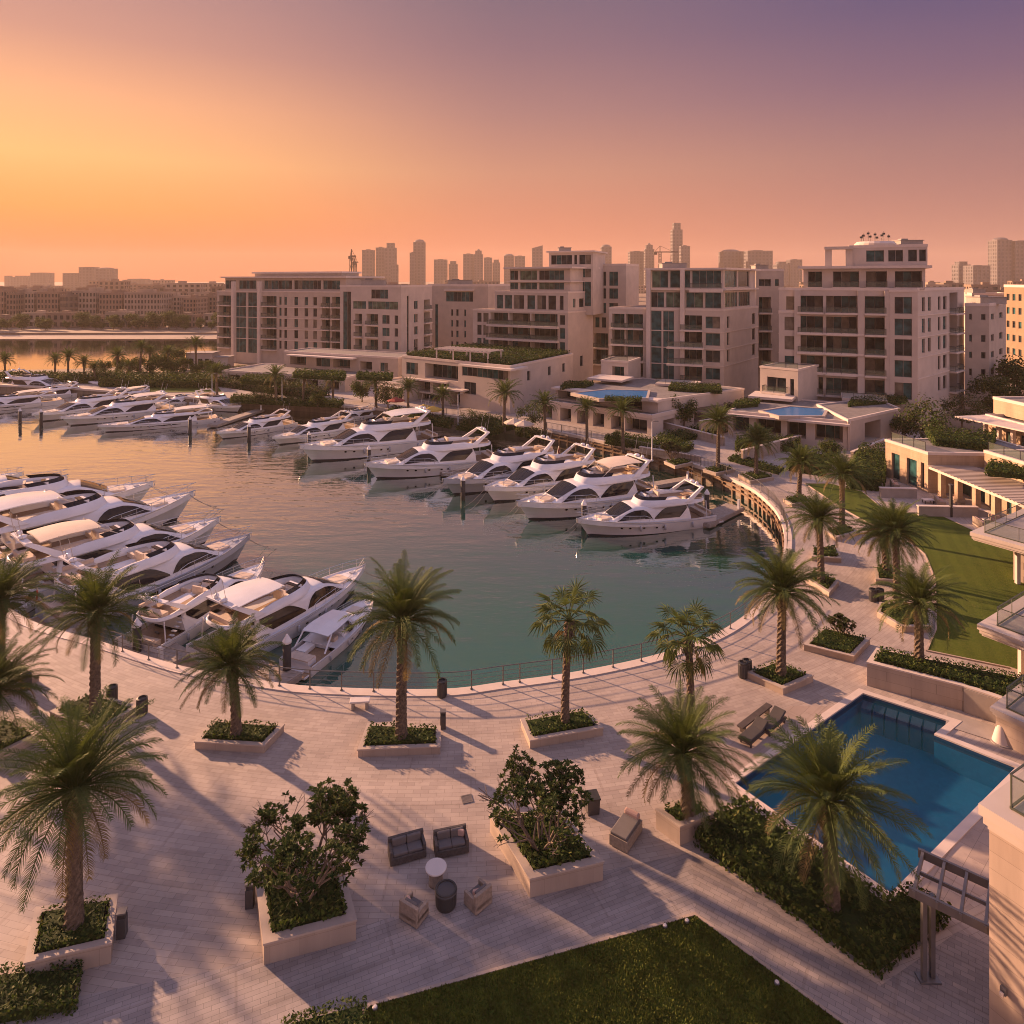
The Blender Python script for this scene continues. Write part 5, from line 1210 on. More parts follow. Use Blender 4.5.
# ---------------- yachts ----------------
m = MT('gelcoat', .18, 0, (.74,.73,.74), .5); m.col(m.ramp(m.noise(.6,4), [(.3,(.68,.67,.68)),(.7,(.78,.77,.78))])); m.done('gelcoat')
m = MT('gelcoat_grey', .2, 0, (.40,.42,.47), .5); m.done('gelcoat_grey')
m = MT('gelcoat_navy', .15, 0, (.05,.06,.10), .5); m.done('gelcoat_navy')
m = MT('tinted_glass', .05, 0, (.010,.010,.013), .3); m.done('tinted_glass')
plain('antifoul', (.018,.02,.03), .6); plain('teak', (.30,.19,.11), .7, var=.2, scale=6); plain('cushion', (.55,.44,.35), .85, var=.1, scale=3)
plain('cushion_dark', (.16,.12,.10), .85); plain('canvas', (.62,.52,.42), .9, var=.06); plain('chrome', (.6,.58,.56), .45, .9, var=.05); plain('rope', (.45,.38,.30), .9)
plain('flag_red', (.45,.03,.03), .8); plain('flag_white', (.7,.7,.68), .8); plain('flag_green', (.02,.20,.06), .8); plain('flag_black', (.02,.02,.02), .8)

def yacht(label, L, B, kind='fly', top='none', hullmat='gelcoat', flag=False, hk=1.0, group='yachts moored in the marina', canvas=False, longwin=False):
    """bow towards +x, waterline at z = 0"""
    root = thing('motor_yacht' if kind != 'sport' else 'sport_boat', label, 'yacht' if kind != 'sport' else 'boat', (0,0,0), 0, group)
    k = L/16.0*hk*.90; fb0, fb1 = 1.35*k, 2.25*k
    P = lambda o: o
    def sheer(t): return fb0+(fb1-fb0)*(max(0,t-.15)/.85)**1.4
    def bs(t): return B/2*(.92+.08*min(1,t/.3)) if t < .42 else B/2*max(.02, 1-((t-.42)/.58)**2.7)
    def bw(t): return B/2*.88 if t < .35 else B/2*.88*max(0, 1-((t-.35)/.62)**2.0)
    def hp(t, f):   # hull point, f 0 keel .. 1 sheer
        z = -.5*k+f*(sheer(t)+.5*k); fl = max(0,(z/(sheer(t))) if z > 0 else 0)
        y = bw(t)*(.4+.6*min(1,(f*(sheer(t)+.5*k))/(.5*k))) if z < 0 else bw(t)+(bs(t)-bw(t))*fl**(.75 if t < .5 else 1.5)
        x = -L/2+L*t-(1-f)**1.2*1.9*k*max(0,(t-.55)/.45)**1.5
        return Vector((x, y, z))
    T = [i/26 for i in range(27)]; FS = [0,.2,.27,.38,.55,.72,.86,1]
    h = MB(); h.smooth = True
    for sg in (1,-1):
        for a in range(len(FS)-1):
            h.mi = 1 if a < 2 else 0
            h.grid([[Vector((hp(t,FS[a+q]).x, sg*hp(t,FS[a+q]).y, hp(t,FS[a+q]).z)) for q in ((0,1) if sg > 0 else (1,0))] for t in T])
    h.mi = 0; h.smooth = False
    tr = [hp(0,f) for f in FS]; h.add([p for p in tr]+[(p.x,-p.y,p.z) for p in tr], [(i,i+1,i+1+len(FS),i+len(FS)) for i in range(len(FS)-1)])
    # bulwark cap and decks
    def dk(t): return sheer(t)-(.10*k if t > .26 else .55*k)
    fd = [t for t in T if t >= .26]
    h.grid([[Vector((hp(t,1).x, s_*hp(t,1).y*.97, dk(t))) for s_ in (1,.5,0,-.5,-1)] for t in fd])
    for sg in (1,-1): h.grid([[Vector((hp(t,1).x, sg*hp(t,1).y*c, sheer(t)-d)) for c, d in ((1,0),(.965,0),(.96,.56*k))] for t in T])
    o = h.build('hull', [MATS[hullmat], MATS['antifoul']], root)
    m = MB(); ad = [t for t in T if t <= .30]; m.grid([[Vector((hp(t,1).x, s_*hp(t,1).y*.96, sheer(0)-.5*k)) for s_ in (1,0,-1)] for t in ad]); m.build('cockpit_deck', MATS['teak'], root)
    # rubbing strake, portholes, hull windows
    m = MB()
    for sg in (1,-1): m.tube([Vector((hp(t,.9).x, sg*(hp(t,.9).y+.015), hp(t,.9).z)) for t in T[:-1]], .035*k, 4)
    m.build('rubbing_strake', MATS['gelcoat_grey'] if hullmat == 'gelcoat' else MATS['gelcoat'], root)
    def hull_patch(name, t0, t1, f0, f1, n=6):
        m = MB()
        for sg in (1,-1):
            rows = []
            for i in range(n+1):
                t = t0+(t1-t0)*i/n; e = sin(pi*min(1,max(0,i/n)))**.35 if 0 < i < n else .35; fm = (f0+f1)/2
                rows.append([Vector((hp(t,f).x, sg*(hp(t,f).y+.02), hp(t,f).z)) for f in (fm+(f1-fm)*e, fm-(fm-f0)*e)])
            m.grid(rows)
        m.islands(name, MATS['tinted_glass'], root)
    if longwin or hullmat == 'gelcoat_grey': hull_patch('hull_window', .34, .62, .62, .76)
    for t in (.42,.47,.56,.66,.72): hull_patch('porthole', t, t+.018, .60, .70, 3)
    # swim platform
    m = MB(); m.box((-L/2-.55*k, 0, .34*k), (1.3*k, B*.84, .16*k)); m.mi = 1; m.box((-L/2-.55*k, 0, .43*k), (1.2*k, B*.78, .03)); m.build('swim_platform', [MATS['gelcoat'], MATS['teak']], root)
    # deckhouse
    def house(name, t0, t1, wf, z1, ws, rear=.02, mat='gelcoat', zb=None, win=True, lo=.04, hi=.72, tw=.80, glassf=True):
        """ws: share of the length over which the windscreen falls; z1: roof height"""
        def Sf(u, v):
            t = t0+(t1-t0)*u; x = -L/2+L*t; zd = dk(max(t,.27))-.05 if zb is None else zb
            f = 1.0 if u < 1-ws else max(0.02, 1-((u-(1-ws))/ws)**1.25)
            if u < rear: f *= .6+.4*u/rear
            hgt = (z1-zd)*f; w0 = bs(min(.99,max(t,.3)))*wf if t < .98 else .1
            w0 = min(w0, B/2*wf)
            a = abs(v); sg = 1 if v >= 0 else -1
            prof = [(0,0,1.03),(.35,.60*tw,1.0),(.48,.88*tw,.95),(.56,tw,.86),(.75,.5+.5*tw,.48),(1,1,0)]
            for (a0,y0,q0),(a1,y1,q1) in zip(prof, prof[1:]):
                if a <= a1:
                    s_ = (a-a0)/(a1-a0); return Vector((x, sg*w0*(y0+(y1-y0)*s_), zd+hgt*(q0+(q1-q0)*s_)))
        m = MB(); m.smooth = True; U = [i/30 for i in range(31)]; V = [-1,-.87,-.75,-.65,-.56,-.48,-.35,-.15,0,.15,.35,.48,.56,.65,.75,.87,1]
        m.grid([[Sf(u,v) for v in reversed(V)] for u in U]); m.smooth = False
        m.add([Sf(0,v) for v in V], [tuple(range(len(V)))])
        hs = m.build(name, MATS[mat], root)
        def patch(nm, u0, u1, vlo, vhi, n=12, shape=None, both=True, mull=0):
            m = MB()
            for sg in ((1,-1) if both else (1,)):
                rows = []
                for i in range(n+1):
                    q = i/n; a, c = (vlo, vhi) if shape is None else shape(q, vlo, vhi)
                    u = u0+(u1-u0)*q
                    rows.append([Sf(u, sg*(c+(a-c)*j/4))+Vector((0,0,.0)) for j in range(5)])
                rows = [[p+Vector((0, sg*.03 if both else 0, .02)) for p in r] for r in rows]
                m.grid(rows)
            m.islands(nm, MATS['tinted_glass'], root)
        if win:
            lens = lambda q, lo_, hi_: (hi_-(hi_-lo_)*min(1,(q/.22)**.6 if q < .22 else 1)*(1 if q < .7 else max(.06, 1-((q-.7)/.3)**1.6)), hi_)
            lens2 = lambda q, lo_, hi_: (lo_+(hi_-lo_)*(.0 if q < .6 else ((q-.6)/.4)**1.5*.9), hi_-(hi_-lo_)*(max(0,1-q/.25)*.75))
            patch('side_window', lo, hi*.66, .585, .90, shape=lens2); patch('side_window', hi*.69, min(.96,hi+.20), .585, .88, shape=lens)
            if glassf:
                for v0, v1 in ((-.46,-.17),(-.155,.155),(.17,.46)):
                    m = MB(); us = [1-ws*.93+ws*.72*i/8 for i in range(9)]
                    m.grid([[Sf(u, v0+(v1-v0)*j/4)+Vector((.015,0,.03)) for j in range(4,-1,-1)] for u in us]); m.build('windscreen', MATS['tinted_glass'], root)
        return Sf
    dz = sheer(.5)
    if kind == 'sport':
        zt = dz+1.15*k
        house('coachroof', .42, .93, .72, dz+.55*k, .55, win=False)
        # windscreen frame and hardtop over the open cockpit
        m = MB()
        rows = []
        for v in [i/10 for i in range(11)]:
            a = radians(-100+200*v); rows.append([Vector((-L/2+L*.50+cos(a)*L*.13, sin(a)*B*.40, dz+.05)), Vector((-L/2+L*.46+cos(a)*L*.10, sin(a)*B*.37, dz+.95*k))])
        m.grid(rows); m.build('windscreen', MATS['tinted_glass'], root)
        if top != 'none':
            m = MB(); rows = []
            for i in range(9):
                x = -L/2+L*(.22+.36*i/8); w_ = B*.40*(1-.25*abs(i/8-.3)); rows.append([Vector((x, w_*s_, dz+(1.75+.12*sin(pi*i/8)-.10*abs(s_))*k)) for s_ in (-1,-.6,0,.6,1)])
            m.grid(rows); r2 = [[p+Vector((0,0,-.09*k)) for p in reversed(r)] for r in rows]; m.grid(r2); m.build('hardtop', MATS['gelcoat'], root)
            m = MB()
            for sg in (1,-1):
                for a, c in ((.26,.16),(.40,.40),(.50,.57)): m.beam((-L/2+L*a, sg*B*.38, dz+1.68*k), (-L/2+L*c, sg*B*.42, dz-.05), .22*k if a < .3 else .07*k, .07*k)
            m.islands('hardtop_leg', MATS['gelcoat'], root)
        m = MB()
        zc = sheer(0)-.5*k; m.box((-L/2+L*.30,0,zc+.3*k),(L*.05,B*.5,.6*k)); m.box((-L/2+L*.20,B*.22,zc+.28*k),(L*.12,B*.26,.5*k)); m.box((-L/2+L*.06,0,zc+.35*k),(L*.09,B*.62,.7*k)); m.mi = 1
        m.box((-L/2+L*.06,0,zc+.76*k),(L*.09,B*.6,.12*k)); m.box((-L/2+L*.36,-B*.18,zc+.6*k),(L*.05,B*.2,.9*k)); m.build('cockpit_seats', [MATS['gelcoat'], MATS['cushion']], root)
        m = MB(); m.box((-L/2-.2*k,0,.5*k),(.5*k,B*.5,.35*k)); m.build('stern_steps', MATS['gelcoat'], root)
    else:
        z1 = dz+1.62*k
        house('deckhouse', .20, .80, .86, z1, .30)
        zfl = z1-.06*k
        if kind == 'mega': z2 = z1+1.55*k; house('upper_deckhouse', .22, .64, .80, z2, .30, zb=z1-.1*k); zfl = z2-.06*k
        # flybridge floor reaching over the cockpit
        t0, t1 = (.05, .56) if kind == 'fly' else (.10,.50)
        def outl(s_, w_=.80, ex=0.0):   # outline: aft (s 0) round to bow (.5) and back (1)
            a = 2*pi*s_; c, d = cos(a), sin(a)
            x = -((abs(c)**.55)*(1 if c > 0 else -1)); y = (abs(d)**.55)*(1 if d > 0 else -1)
            tx = (t0+t1)/2+(t1-t0)/2*x; narrow = 1-.28*max(0,x)**2
            return Vector((-L/2+L*tx, B/2*w_*y*narrow, 0))
        n = 40; O = [outl(i/n) for i in range(n)]
        m = MB(); m.prism([(p.x,p.y) for p in O], zfl-.12*k, zfl+.07*k, True, True); m.mi = 1; m.poly([(p.x*1.0,p.y*.9,zfl+.085*k) for p in O]); m.build('flybridge_floor', [MATS['gelcoat'],MATS['teak']], root)
        def coam(x): q = (x+L/2)/L; q = (q-t0)/(t1-t0); return k*(.20+.46*min(1,max(0,(q-.10)/.35))**1.2)
        m = MB(); m.smooth = True; I = [Vector((p.x*1.0+(.12 if p.x < -L/2+L*(t0+t1)/2 else -.22)*k, p.y*.90, 0)) for p in O]; D = [Vector((p.x+(.45*k if p.x > -L/2+L*(t0+.7*(t1-t0)) else 0), p.y*1.05, 0)) for p in O]
        ring = [i % n for i in range(n+1)]
        m.grid([[Vector((q.x,q.y,zz)) for q, zz in ((D[i],zfl-.10*k),(O[i],zfl+coam(O[i].x)),(I[i],zfl+coam(O[i].x)),(I[i],zfl+.06*k))] for i in ring])
        m.build('flybridge_coaming', MATS['gelcoat'], root)
        m = MB(); fr = [i for i in range(n+1) if O[i%n].x > -L/2+L*(t0+.62*(t1-t0))]
        m.grid([[Vector((O[i%n].x-.05*k, O[i%n].y*.96, zfl+coam(O[i%n].x)-.01)), Vector((O[i%n].x-.42*k, O[i%n].y*.90, zfl+coam(O[i%n].x)+.34*k))] for i in fr]); m.build('fly_windscreen', MATS['tinted_glass'], root)
        m = MB(); cx = lambda t: -L/2+L*t
        m.box((cx(t0+.11),B*.24,zfl+.25*k),(L*.13,B*.16,.42*k)); m.box((cx(t0+.055),0,zfl+.25*k),(L*.045,B*.55,.42*k)); 
        m.mi = 1; m.box((cx(t0+.11),B*.305,zfl+.62*k),(L*.13,B*.045,.36*k)); m.build('fly_sofa', [MATS['cushion'], MATS['cushion_dark'] if not canvas else MATS['cushion']], root)
        m = MB(); m.box((cx(t1-.16),-B*.15,zfl+.27*k),(L*.05,B*.26,.46*k)); m.box((cx(t1-.185),-B*.15,zfl+.72*k),(L*.012,B*.24,.5*k)); m.build('helm_seat', MATS['cushion'], root)
        m = MB(); m.box((cx(t1-.14),B*.16,zfl+.27*k),(L*.09,B*.22,.40*k)); m.build('sunbed', MATS['cushion'], root)
        m = MB(); m.box((cx(t0+.12),B*.05,zfl+.55*k),(L*.07,B*.14,.05)); m.tube([(cx(t0+.12),B*.05,zfl),(cx(t0+.12),B*.05,zfl+.54*k)],.05*k,6); m.build('fly_table', MATS['teak'], root); m = MB(); m.mi = 1; m.box((cx(t1-.09),-B*.15,zfl+.45*k),(L*.03,B*.3,.8*k)); m.mi = 2; m.box((cx(t1-.10),-B*.15,zfl+.86*k),(L*.02,B*.26,.06)); m.build('helm_console', [MATS['teak'], MATS['gelcoat'], MATS['tinted_glass']], root)
        # radar arch
        m = MB(); m.smooth = False; za = zfl+1.62*k
        for sg in (1,-1):
            a, c = Vector((cx(t0+.17), sg*B*.40, zfl+.2*k)), Vector((cx(t0+.045), sg*B*.33, za)); w1, w2 = .95*k, .50*k; th = .11*k
            m.add([a+Vector((-w1/2,sg*th,0)),a+Vector((w1/2,sg*th,0)),c+Vector((w2/2,sg*th,0)),c+Vector((-w2/2,sg*th,0)),a+Vector((-w1/2,-sg*th,0)),a+Vector((w1/2,-sg*th,0)),c+Vector((w2/2,-sg*th,0)),c+Vector((-w2/2,-sg*th,0))],
                  [(0,1,2,3),(7,6,5,4),(0,4,5,1),(1,5,6,2),(2,6,7,3),(3,7,4,0)])
        m.box((cx(t0+.045),0,za+.02*k),(.52*k,B*.70,.14*k)); m.build('radar_arch', MATS['gelcoat'], root, recalc=True)
        m = MB(); m.lathe([(.05,0),(.30*k,.04*k),(.32*k,.16*k),(.22*k,.27*k),(.02,.29*k)],(cx(t0+.045),-.3*k,za+.10*k),14); m.lathe([(.20*k,0),(.22*k,.2*k),(.14*k,.36*k),(.01,.42*k)],(cx(t0+.05),.8*k,za+.08*k),14); m.islands('radar_dome', MATS['gelcoat'], root, smooth=True)
        m = MB()
        for y, hh in ((-.9,2.2),(.25,1.1),(1.1,2.0)): m.tube([(cx(t0+.04),y*k,za),(cx(t0+.03)-.12*hh*k,y*k,za+hh*k)],.022*k,4)
        m.islands('aerial', MATS['chrome'], root)
        if top in ('hard','bimini'):
            m = MB(); rows = []; a0, a1 = (.10,.37) if top == 'hard' else (.13,.38)
            for i in range(11):
                q = i/10; x = cx(t0+a0+(a1-a0)*q-.04); w_ = B*(.37 if top == 'hard' else .33)*(1-.18*max(0,q-.6)/.4); zz = za+(.02+.14*sin(pi*q)-.10*q)*k
                rows.append([Vector((x,w_*s_,zz-.09*k*s_*s_)) for s_ in (-1,-.7,-.35,0,.35,.7,1)])
            m.grid(rows); m.grid([[p+Vector((0,0,-.08*k)) for p in reversed(r)] for r in rows]); sd_ = [[r[0] for r in rows],[r[0]+Vector((0,0,-.08*k)) for r in rows]]; m.grid(sd_)
            m.build('hardtop' if top == 'hard' else 'bimini_cover', MATS['gelcoat'] if top == 'hard' else MATS['canvas'], root, smooth=True)
            m = MB()
            for sg in (1,-1): m.beam((cx(t0+a1-.06),sg*B*.31,za-.05*k),(cx(t0+a1+.03),sg*B*.32,zfl+.6*k),.07*k,.07*k)
            m.islands('top_strut', MATS['chrome'], root)
        # cockpit sofa, stern door, stairs
        m = MB(); zc = sheer(0)-.5*k; m.box((cx(.045),0,zc+.28*k),(L*.05,B*.6,.5*k)); m.box((cx(.02),0,zc+.6*k),(L*.015,B*.62,.45*k)); m.build('cockpit_sofa', MATS['cushion'], root)
        m = MB(); m.box((cx(.203),0,zc+1.05*k),(.05,B*.62,1.9*k)); m.build('saloon_door', MATS['tinted_glass'], root)
        m = MB()
        for i in range(6): m.box((cx(.19-.016*i),-B*.36,zc+(1.7-.3*i)*k),(.26*k,.55*k,.05))
        m.build('fly_stairs', MATS['gelcoat'], root)
        m = MB()
        for sg in (1,-1): m.beam((cx(.07),sg*B*.41,zc+.3*k),(cx(.07),sg*B*.37,zfl),.09*k,.09*k)
        m.islands('overhang_post', MATS['gelcoat'], root)
    # foredeck: sunpad, hatch, anchor, rails
    m = MB(); t = .80 if kind != 'sport' else .74; zz = sheer(t)-.10*k
    m.box((-L/2+L*t,0,zz+.12*k+(0 if kind != 'sport' else .35*k)),(L*.10,B*.36,.22*k)); m.build('sunpad', MATS['cushion'] if canvas else MATS['canvas'], root, bevel=.05)
    m = MB(); m.box((-L/2+L*.91,0,sheer(.91)-.04),(.5*k,.45*k,.10*k)); m.tube([(-L/2+L*.93,0,sheer(.93)),(-L/2+L*1.01,0,sheer(1)+.02),(-L/2+L*1.005,0,sheer(1)-.45*k)],.06*k,5); m.build('anchor_gear', MATS['gelcoat_grey'], root)
    m = MB(); ts = [.5+.5*i/14 for i in range(15)]
    for sg in (1,-1):
        up = [Vector((hp(t,1).x-.05, sg*hp(t,1).y*.95, sheer(t)+.72*k*min(1,(t-.5)/.06+.15))) for t in ts]; m.tube(up, .026*k, 4); m.tube([p-Vector((0,0,.33*k)) for p in up[2:]], .015*k, 4)
        for p, t in list(zip(up, ts))[1::2]: m.tube([(p.x,p.y,sheer(t)-.05),p],.02*k,4)
    m.tube([Vector((hp(1,1).x-.05, .95*hp(1,1).y, sheer(1)+.72*k)),Vector((hp(1,1).x+.25*k,0,sheer(1)+.74*k)),Vector((hp(1,1).x-.05,-.95*hp(1,1).y, sheer(1)+.72*k))],.026*k,4)
    m.build('bow_rail', MATS['chrome'], root)
    for sg in (1,-1):
        m = MB(); q0 = hp(.97,1); m.tube([(q0.x+3.6*k*i/6, sg*(.25+.5*i/6)*k, q0.z*(1-i/6)**1.6-.1*k) for i in range(7)], .02*k, 4); m.build('mooring_line', MATS['rope'], root)
    m = MB()
    for t in (.2,.42,.6):
        for sg in (1,-1):
            p = hp(t,.78); m.lathe([(.02,-.35*k),(.13*k,-.3*k),(.13*k,.25*k),(.03,.34*k)],(p.x,sg*(p.y+.14*k),p.z-.25*k),8)
    m.islands('fender', MATS['gelcoat_grey'], root, smooth=True)
    if flag:
        m = MB(); x = -L/2-.1; m.tube([(x,.3,sheer(0)),(x-.45*k,.3,sheer(0)+2.1*k)],.03,5); fl = m.build('flag_pole', MATS['chrome'], root)
        m = MB()
        def cloth(z0, z1, mi, x0=0, x1=1):
            m.mi = mi; rows = []
            for i in range(7):
                q = x0+(x1-x0)*i/6; px = x-.40*k-q*.30*k; rows.append([Vector((px+(z-1.0)*-.0, .3+.13*sin(q*5), sheer(0)+(z-q*.55)*k)) for z in (z0,z1)])
            m.grid(rows)
        cloth(1.7,1.95,0,.25,1); cloth(1.45,1.7,1,.25,1); cloth(1.2,1.45,2,.25,1); cloth(1.2,1.95,3,0,.25); m.build('flag', [MATS['flag_green'],MATS['flag_white'],MATS['flag_black'],MATS['flag_red']], fl)
    return root
PROTO = {
 'arch':   yacht('', 15.5, 4.5, 'fly', 'none'),
 'bimini': yacht('', 15.5, 4.6, 'fly', 'bimini', canvas=True),
 'hard':   yacht('', 16.5, 4.7, 'fly', 'hard'),
 'mega':   yacht('', 24.0, 5.6, 'fly', 'hard', hk=.74, longwin=True),
 'sport':  yacht('', 11.5, 3.7, 'sport', 'hard', 'gelcoat'),
 'grey':   yacht('', 14.5, 4.3, 'fly', 'none', 'gelcoat_grey', flag=True, canvas=True),
 'cruiser':yacht('', 12.5, 3.9, 'fly', 'none', canvas=True)}
LEN = {'arch':15.5,'bimini':15.5,'hard':16.5,'mega':24.0,'sport':11.5,'grey':14.5,'cruiser':12.5}
USED = set()
def moor(kind, bow, stern, label, grow=1.0, zs=None):
    """bow and stern: picture points of the waterline ends"""
    b, s_ = G(*bow, WZ), G(*stern, WZ); c = (b+s_)/2; d = b-s_; sc = d.length/(LEN[kind]*.965)*grow
    rz = atan2(d.y,d.x)
    r = PROTO[kind]
    if kind not in USED:
        USED.add(kind); r.location = (c.x,c.y,WZ); r.rotation_euler = (0,0,rz); r['label'] = label
    else: r = dup(r, (c.x,c.y,WZ), rz, label)
    zs = zs or (.80 if c.y > 104 else 1.0); r.scale = (sc,sc,sc*zs); return r
# the row along the promenade, nearest first
moor('arch', (580,537), (703,520), 'white flybridge yacht with open upper deck, last of the row beside the quay bend')
moor('bimini', (520,522), (648,497), 'white yacht with a beige bimini cover, second from the quay bend')
moor('cruiser', (487,504), (592,480), 'smaller white cruiser squeezed between the beige-covered yacht and the navy-striped one')
moor('grey', (446,497), (552,472), 'white yacht with dark waterline band and stern flag, fourth from the quay bend')
moor('arch', (368,480), (492,464), 'white flybridge yacht lying alone with wide clear water at its bow')
moor('hard', (303,463), (432,444), 'long white yacht with a hardtop, just behind the lone flybridge yacht')
moor('arch', (274,446), (352,430), 'white yacht beside the white piling, in front of the far terrace range')
moor('cruiser', (218,440), (290,426), 'small white cruiser with raised aerials, alone in the middle of the far pier')
moor('mega', (100,433), (216,421), 'largest white superyacht with long dark side windows at the far pier')
moor('hard', (63,427), (170,412), 'white yacht with upswept bow just beyond the superyacht')
moor('arch', (34,423), (130,407), 'white yacht two berths beyond the superyacht')
moor('mega', (-60,416), (60,403), 'dark-windowed superyacht cut by the frame edge at the far pier')
moor('cruiser', (150,409), (205,402), 'tiny white cruiser at the far pier, seen above the superyacht stern')
moor('bimini', (90,407), (150,398), 'distant white yacht close to the bank promenade, under the bank trees')
moor('arch', (10,404), (80,395), 'distant white yacht at the back of the far pier near the bank palms')
moor('cruiser', (330,424), (378,416), 'small white boat tied up under the promenade near the far terrace range')
# the fan of boats in front of the plaza
moor('hard', (362,588), (206,668), 'big white yacht with a long hardtop, pointing past the tall palm')
moor('sport', (372,612), (297,672), 'white open sport boat with its stern to the plaza railing')
moor('cruiser', (262,582), (140,655), 'small white flybridge cruiser between the two big yachts near the railing')
moor('grey', (247,557), (52,628), 'large yacht with stern flag and long dark window behind the tall palm')
moor('bimini', (216,541), (0,606), 'white yacht with a beige cover, partly behind the flagged one')
moor('hard', (190,516), (-45,578), 'long white yacht with dark windows reaching into the open water')
moor('arch', (100,508), (-90,548), 'white yacht whose hull is mostly hidden by longer neighbours')
moor('arch', (64,492), (-110,522), 'outermost yacht of the plaza cluster, bow alone against the golden water')
moor('cruiser', (60,590), (-40,640), 'small cruiser half cut by the frame edge behind the palm crowns')

moor('arch', (150,503), (-60,536), 'white flybridge yacht squeezed between two hardtop yachts of the plaza cluster')
moor('sport', (128,600), (62,640), 'white open boat tucked behind the tall palm, beside the flagged yacht')
moor('bimini', (20,487), (-130,506), 'distant covered yacht at the outer end of the plaza cluster')
moor('arch', (70,394), (10,389), 'small far white yacht by the bank tip')
moor('cruiser', (120,394), (88,389), 'small far white cruiser below the bank palms')
moor('cruiser', (240,413), (200,405), 'small white cruiser behind the superyacht near the bank lawn')
# pilings with pale caps, finger docks
plain('piling', (.030,.028,.028), .7); plain('dock_deck', (.30,.25,.21), .8, var=.2, scale=4)
pr = thing('mooring_piling', '', 'piling', (0,0,WZ), 0, 'dark mooring pilings with pale caps')
m = MB(); m.lathe([(.27,-1.2),(.27,2.3)], n=12); m.build('pile', MATS['piling'], pr, smooth=True); m = MB(); m.lathe([(.30,2.3),(.30,2.42),(.04,2.85)], n=12); m.build('cap', MATS['gelcoat'], pr)
PLG = [((707,515),'at the stern of the last yacht by the quay bend'),((584,527),'in front of the beige-covered yacht bow'),((463,500),'at the bow of the yacht with the dark band'),((369,466),'between the lone yacht and its hardtop neighbour'),
       ((309,450),'off the bow of the long hardtop yacht'),((249,441),'off the small cruiser alone at the far pier'),((190,433),'beside the superyacht stern'),((20,424),'in front of the dark-windowed superyacht'),
       ((137,660),'by the railing at the small flybridge cruiser stern'),((287,678),'between the sport boat and the big hardtop yacht'),((41,425),'just off the yacht two berths beyond the superyacht')]
for i, (p, w_) in enumerate(PLG):
    l = G(*p, WZ); lb = 'dark pale-capped piling '+w_
    if i == 0: pr.location = l; pr['label'] = lb
    else: dup(pr, l, 0, lb)
def dock(a, c, w_, label):
    a, c = G(*a, WZ), G(*c, WZ); d = c-a; r = thing('floating_dock', label, 'dock', (a.x,a.y,WZ), atan2(d.y,d.x), 'floating finger docks')
    m = MB(); m.box((d.length/2,0,.32),(d.length,w_,.36)); m.mi = 1; m.box((d.length/2,0,.53),(d.length-.1,w_-.1,.07)); m.build('pontoon', [MATS['concrete'],MATS['dock_deck']], r)
    m = MB()
    for k in range(max(2,int(d.length/4))): m.box((2+k*4,w_/2-.12,.68),(.4,.12,.10)); m.box((2+k*4,w_/2-.12,.60),(.1,.1,.10)); m.add([(2+k*4-.05,w_/2-.18,.63),(2+k*4+.05,w_/2-.18,.63),(2+k*4,w_/2-.06,.63)],[(0,1,2)]); m.build('cleat', MATS['grey_metal'], r); m = MB()
    m = MB(); m.box((d.length-.8,-w_/2+.25,1.05),(.25,.25,1.0),taper=.85); m.build('service_post', MATS['gelcoat'], r)
for a, c, w_, lb in [((700,527),(735,510),2.2,'by the last yacht at the quay bend'),((585,500),(690,482),1.5,'between the beige-covered yacht and the cruiser'),((520,489),(620,466),1.5,'beside the yacht with the dark band'),
     ((440,476),(540,458),1.5,'beyond the lone flybridge yacht'),((352,442),(420,432),1.5,'by the yacht with the white piling'),((212,428),(260,412),2.0,'astern of the largest superyacht'),((285,434),(340,420),1.5,'beside the small lone cruiser'),((170,418),(235,406),1.8,'behind the second far yacht'),
     ((128,640),(180,668),2.2,'at the railing below the small flybridge cruiser'),((200,655),(290,690),2.0,'below the big hardtop yacht stern')]:
    dock(a, c, w_, 'grey floating finger dock '+lb)
# ---------------- railings, furniture and small things ----------------
def railing(label, i0, i1, step, kind='rails', h=1.1):
    """along the quay edge between two picture points; each post is a part"""
    def near(p): q = G(*p); return min(range(len(EDGE)), key=lambda i: (EDGE[i]-q).length)
    a, c = near(i0), near(i1); path = strip(EDGE[a:c+1], .16, 0, .05)[0]
    o = path[0].copy(); r = thing('quay_railing', label, 'railing', o)
    m = MB(); zs = (h,.82,.56,.30) if kind == 'rails' else (h,.12)
    for z in zs: m.tube([p+Vector((0,0,z)) for p in path], .032 if z == h else .015, 5)
    under(m.build('rails', MATS['rail_metal']), r)
    L = 0; pts = []; d = 0
    for p, q in zip(path, path[1:]):
        l = (q-p).length
        while d <= l: pts.append((p.lerp(q, d/l), atan2(q.y-p.y,q.x-p.x))); d += step
        d -= l
    m = MB(); m.box((0,0,h/2),(.07,.035,h)); m.box((0,0,.02),(.14,.12,.04)); po = m.build('post', MATS['rail_metal'], r); first = True
    for p, az in pts[:100]:
        q = po if first else po.copy()
        if not first: COL.objects.link(q); q.parent = r
        first = False; q.location = p-o; q.rotation_euler = (0,0,az)
    if kind != 'rails':
        m = MB()
        for p, q in zip(path, path[1:]):
            n = max(1, int((q-p).length/.24))
            for j in range(n): c_ = p.lerp(q, (j+.5)/n); m.tube([c_+Vector((0,0,.12)), c_+Vector((0,0,h))], .018, 4, cap=False)
        under(m.build('pickets', MATS['rail_metal']), r)
railing('dark rail fence at the quay beside the docks of the moored yachts', (100,643), (275,682), 2.4)
railing('thin metal railing along the water behind the tall date palm', (283,684), (520,682), 1.9)
railing('thin metal railing along the curving water edge behind the fan palms', (525,682), (770,593), 2.0)
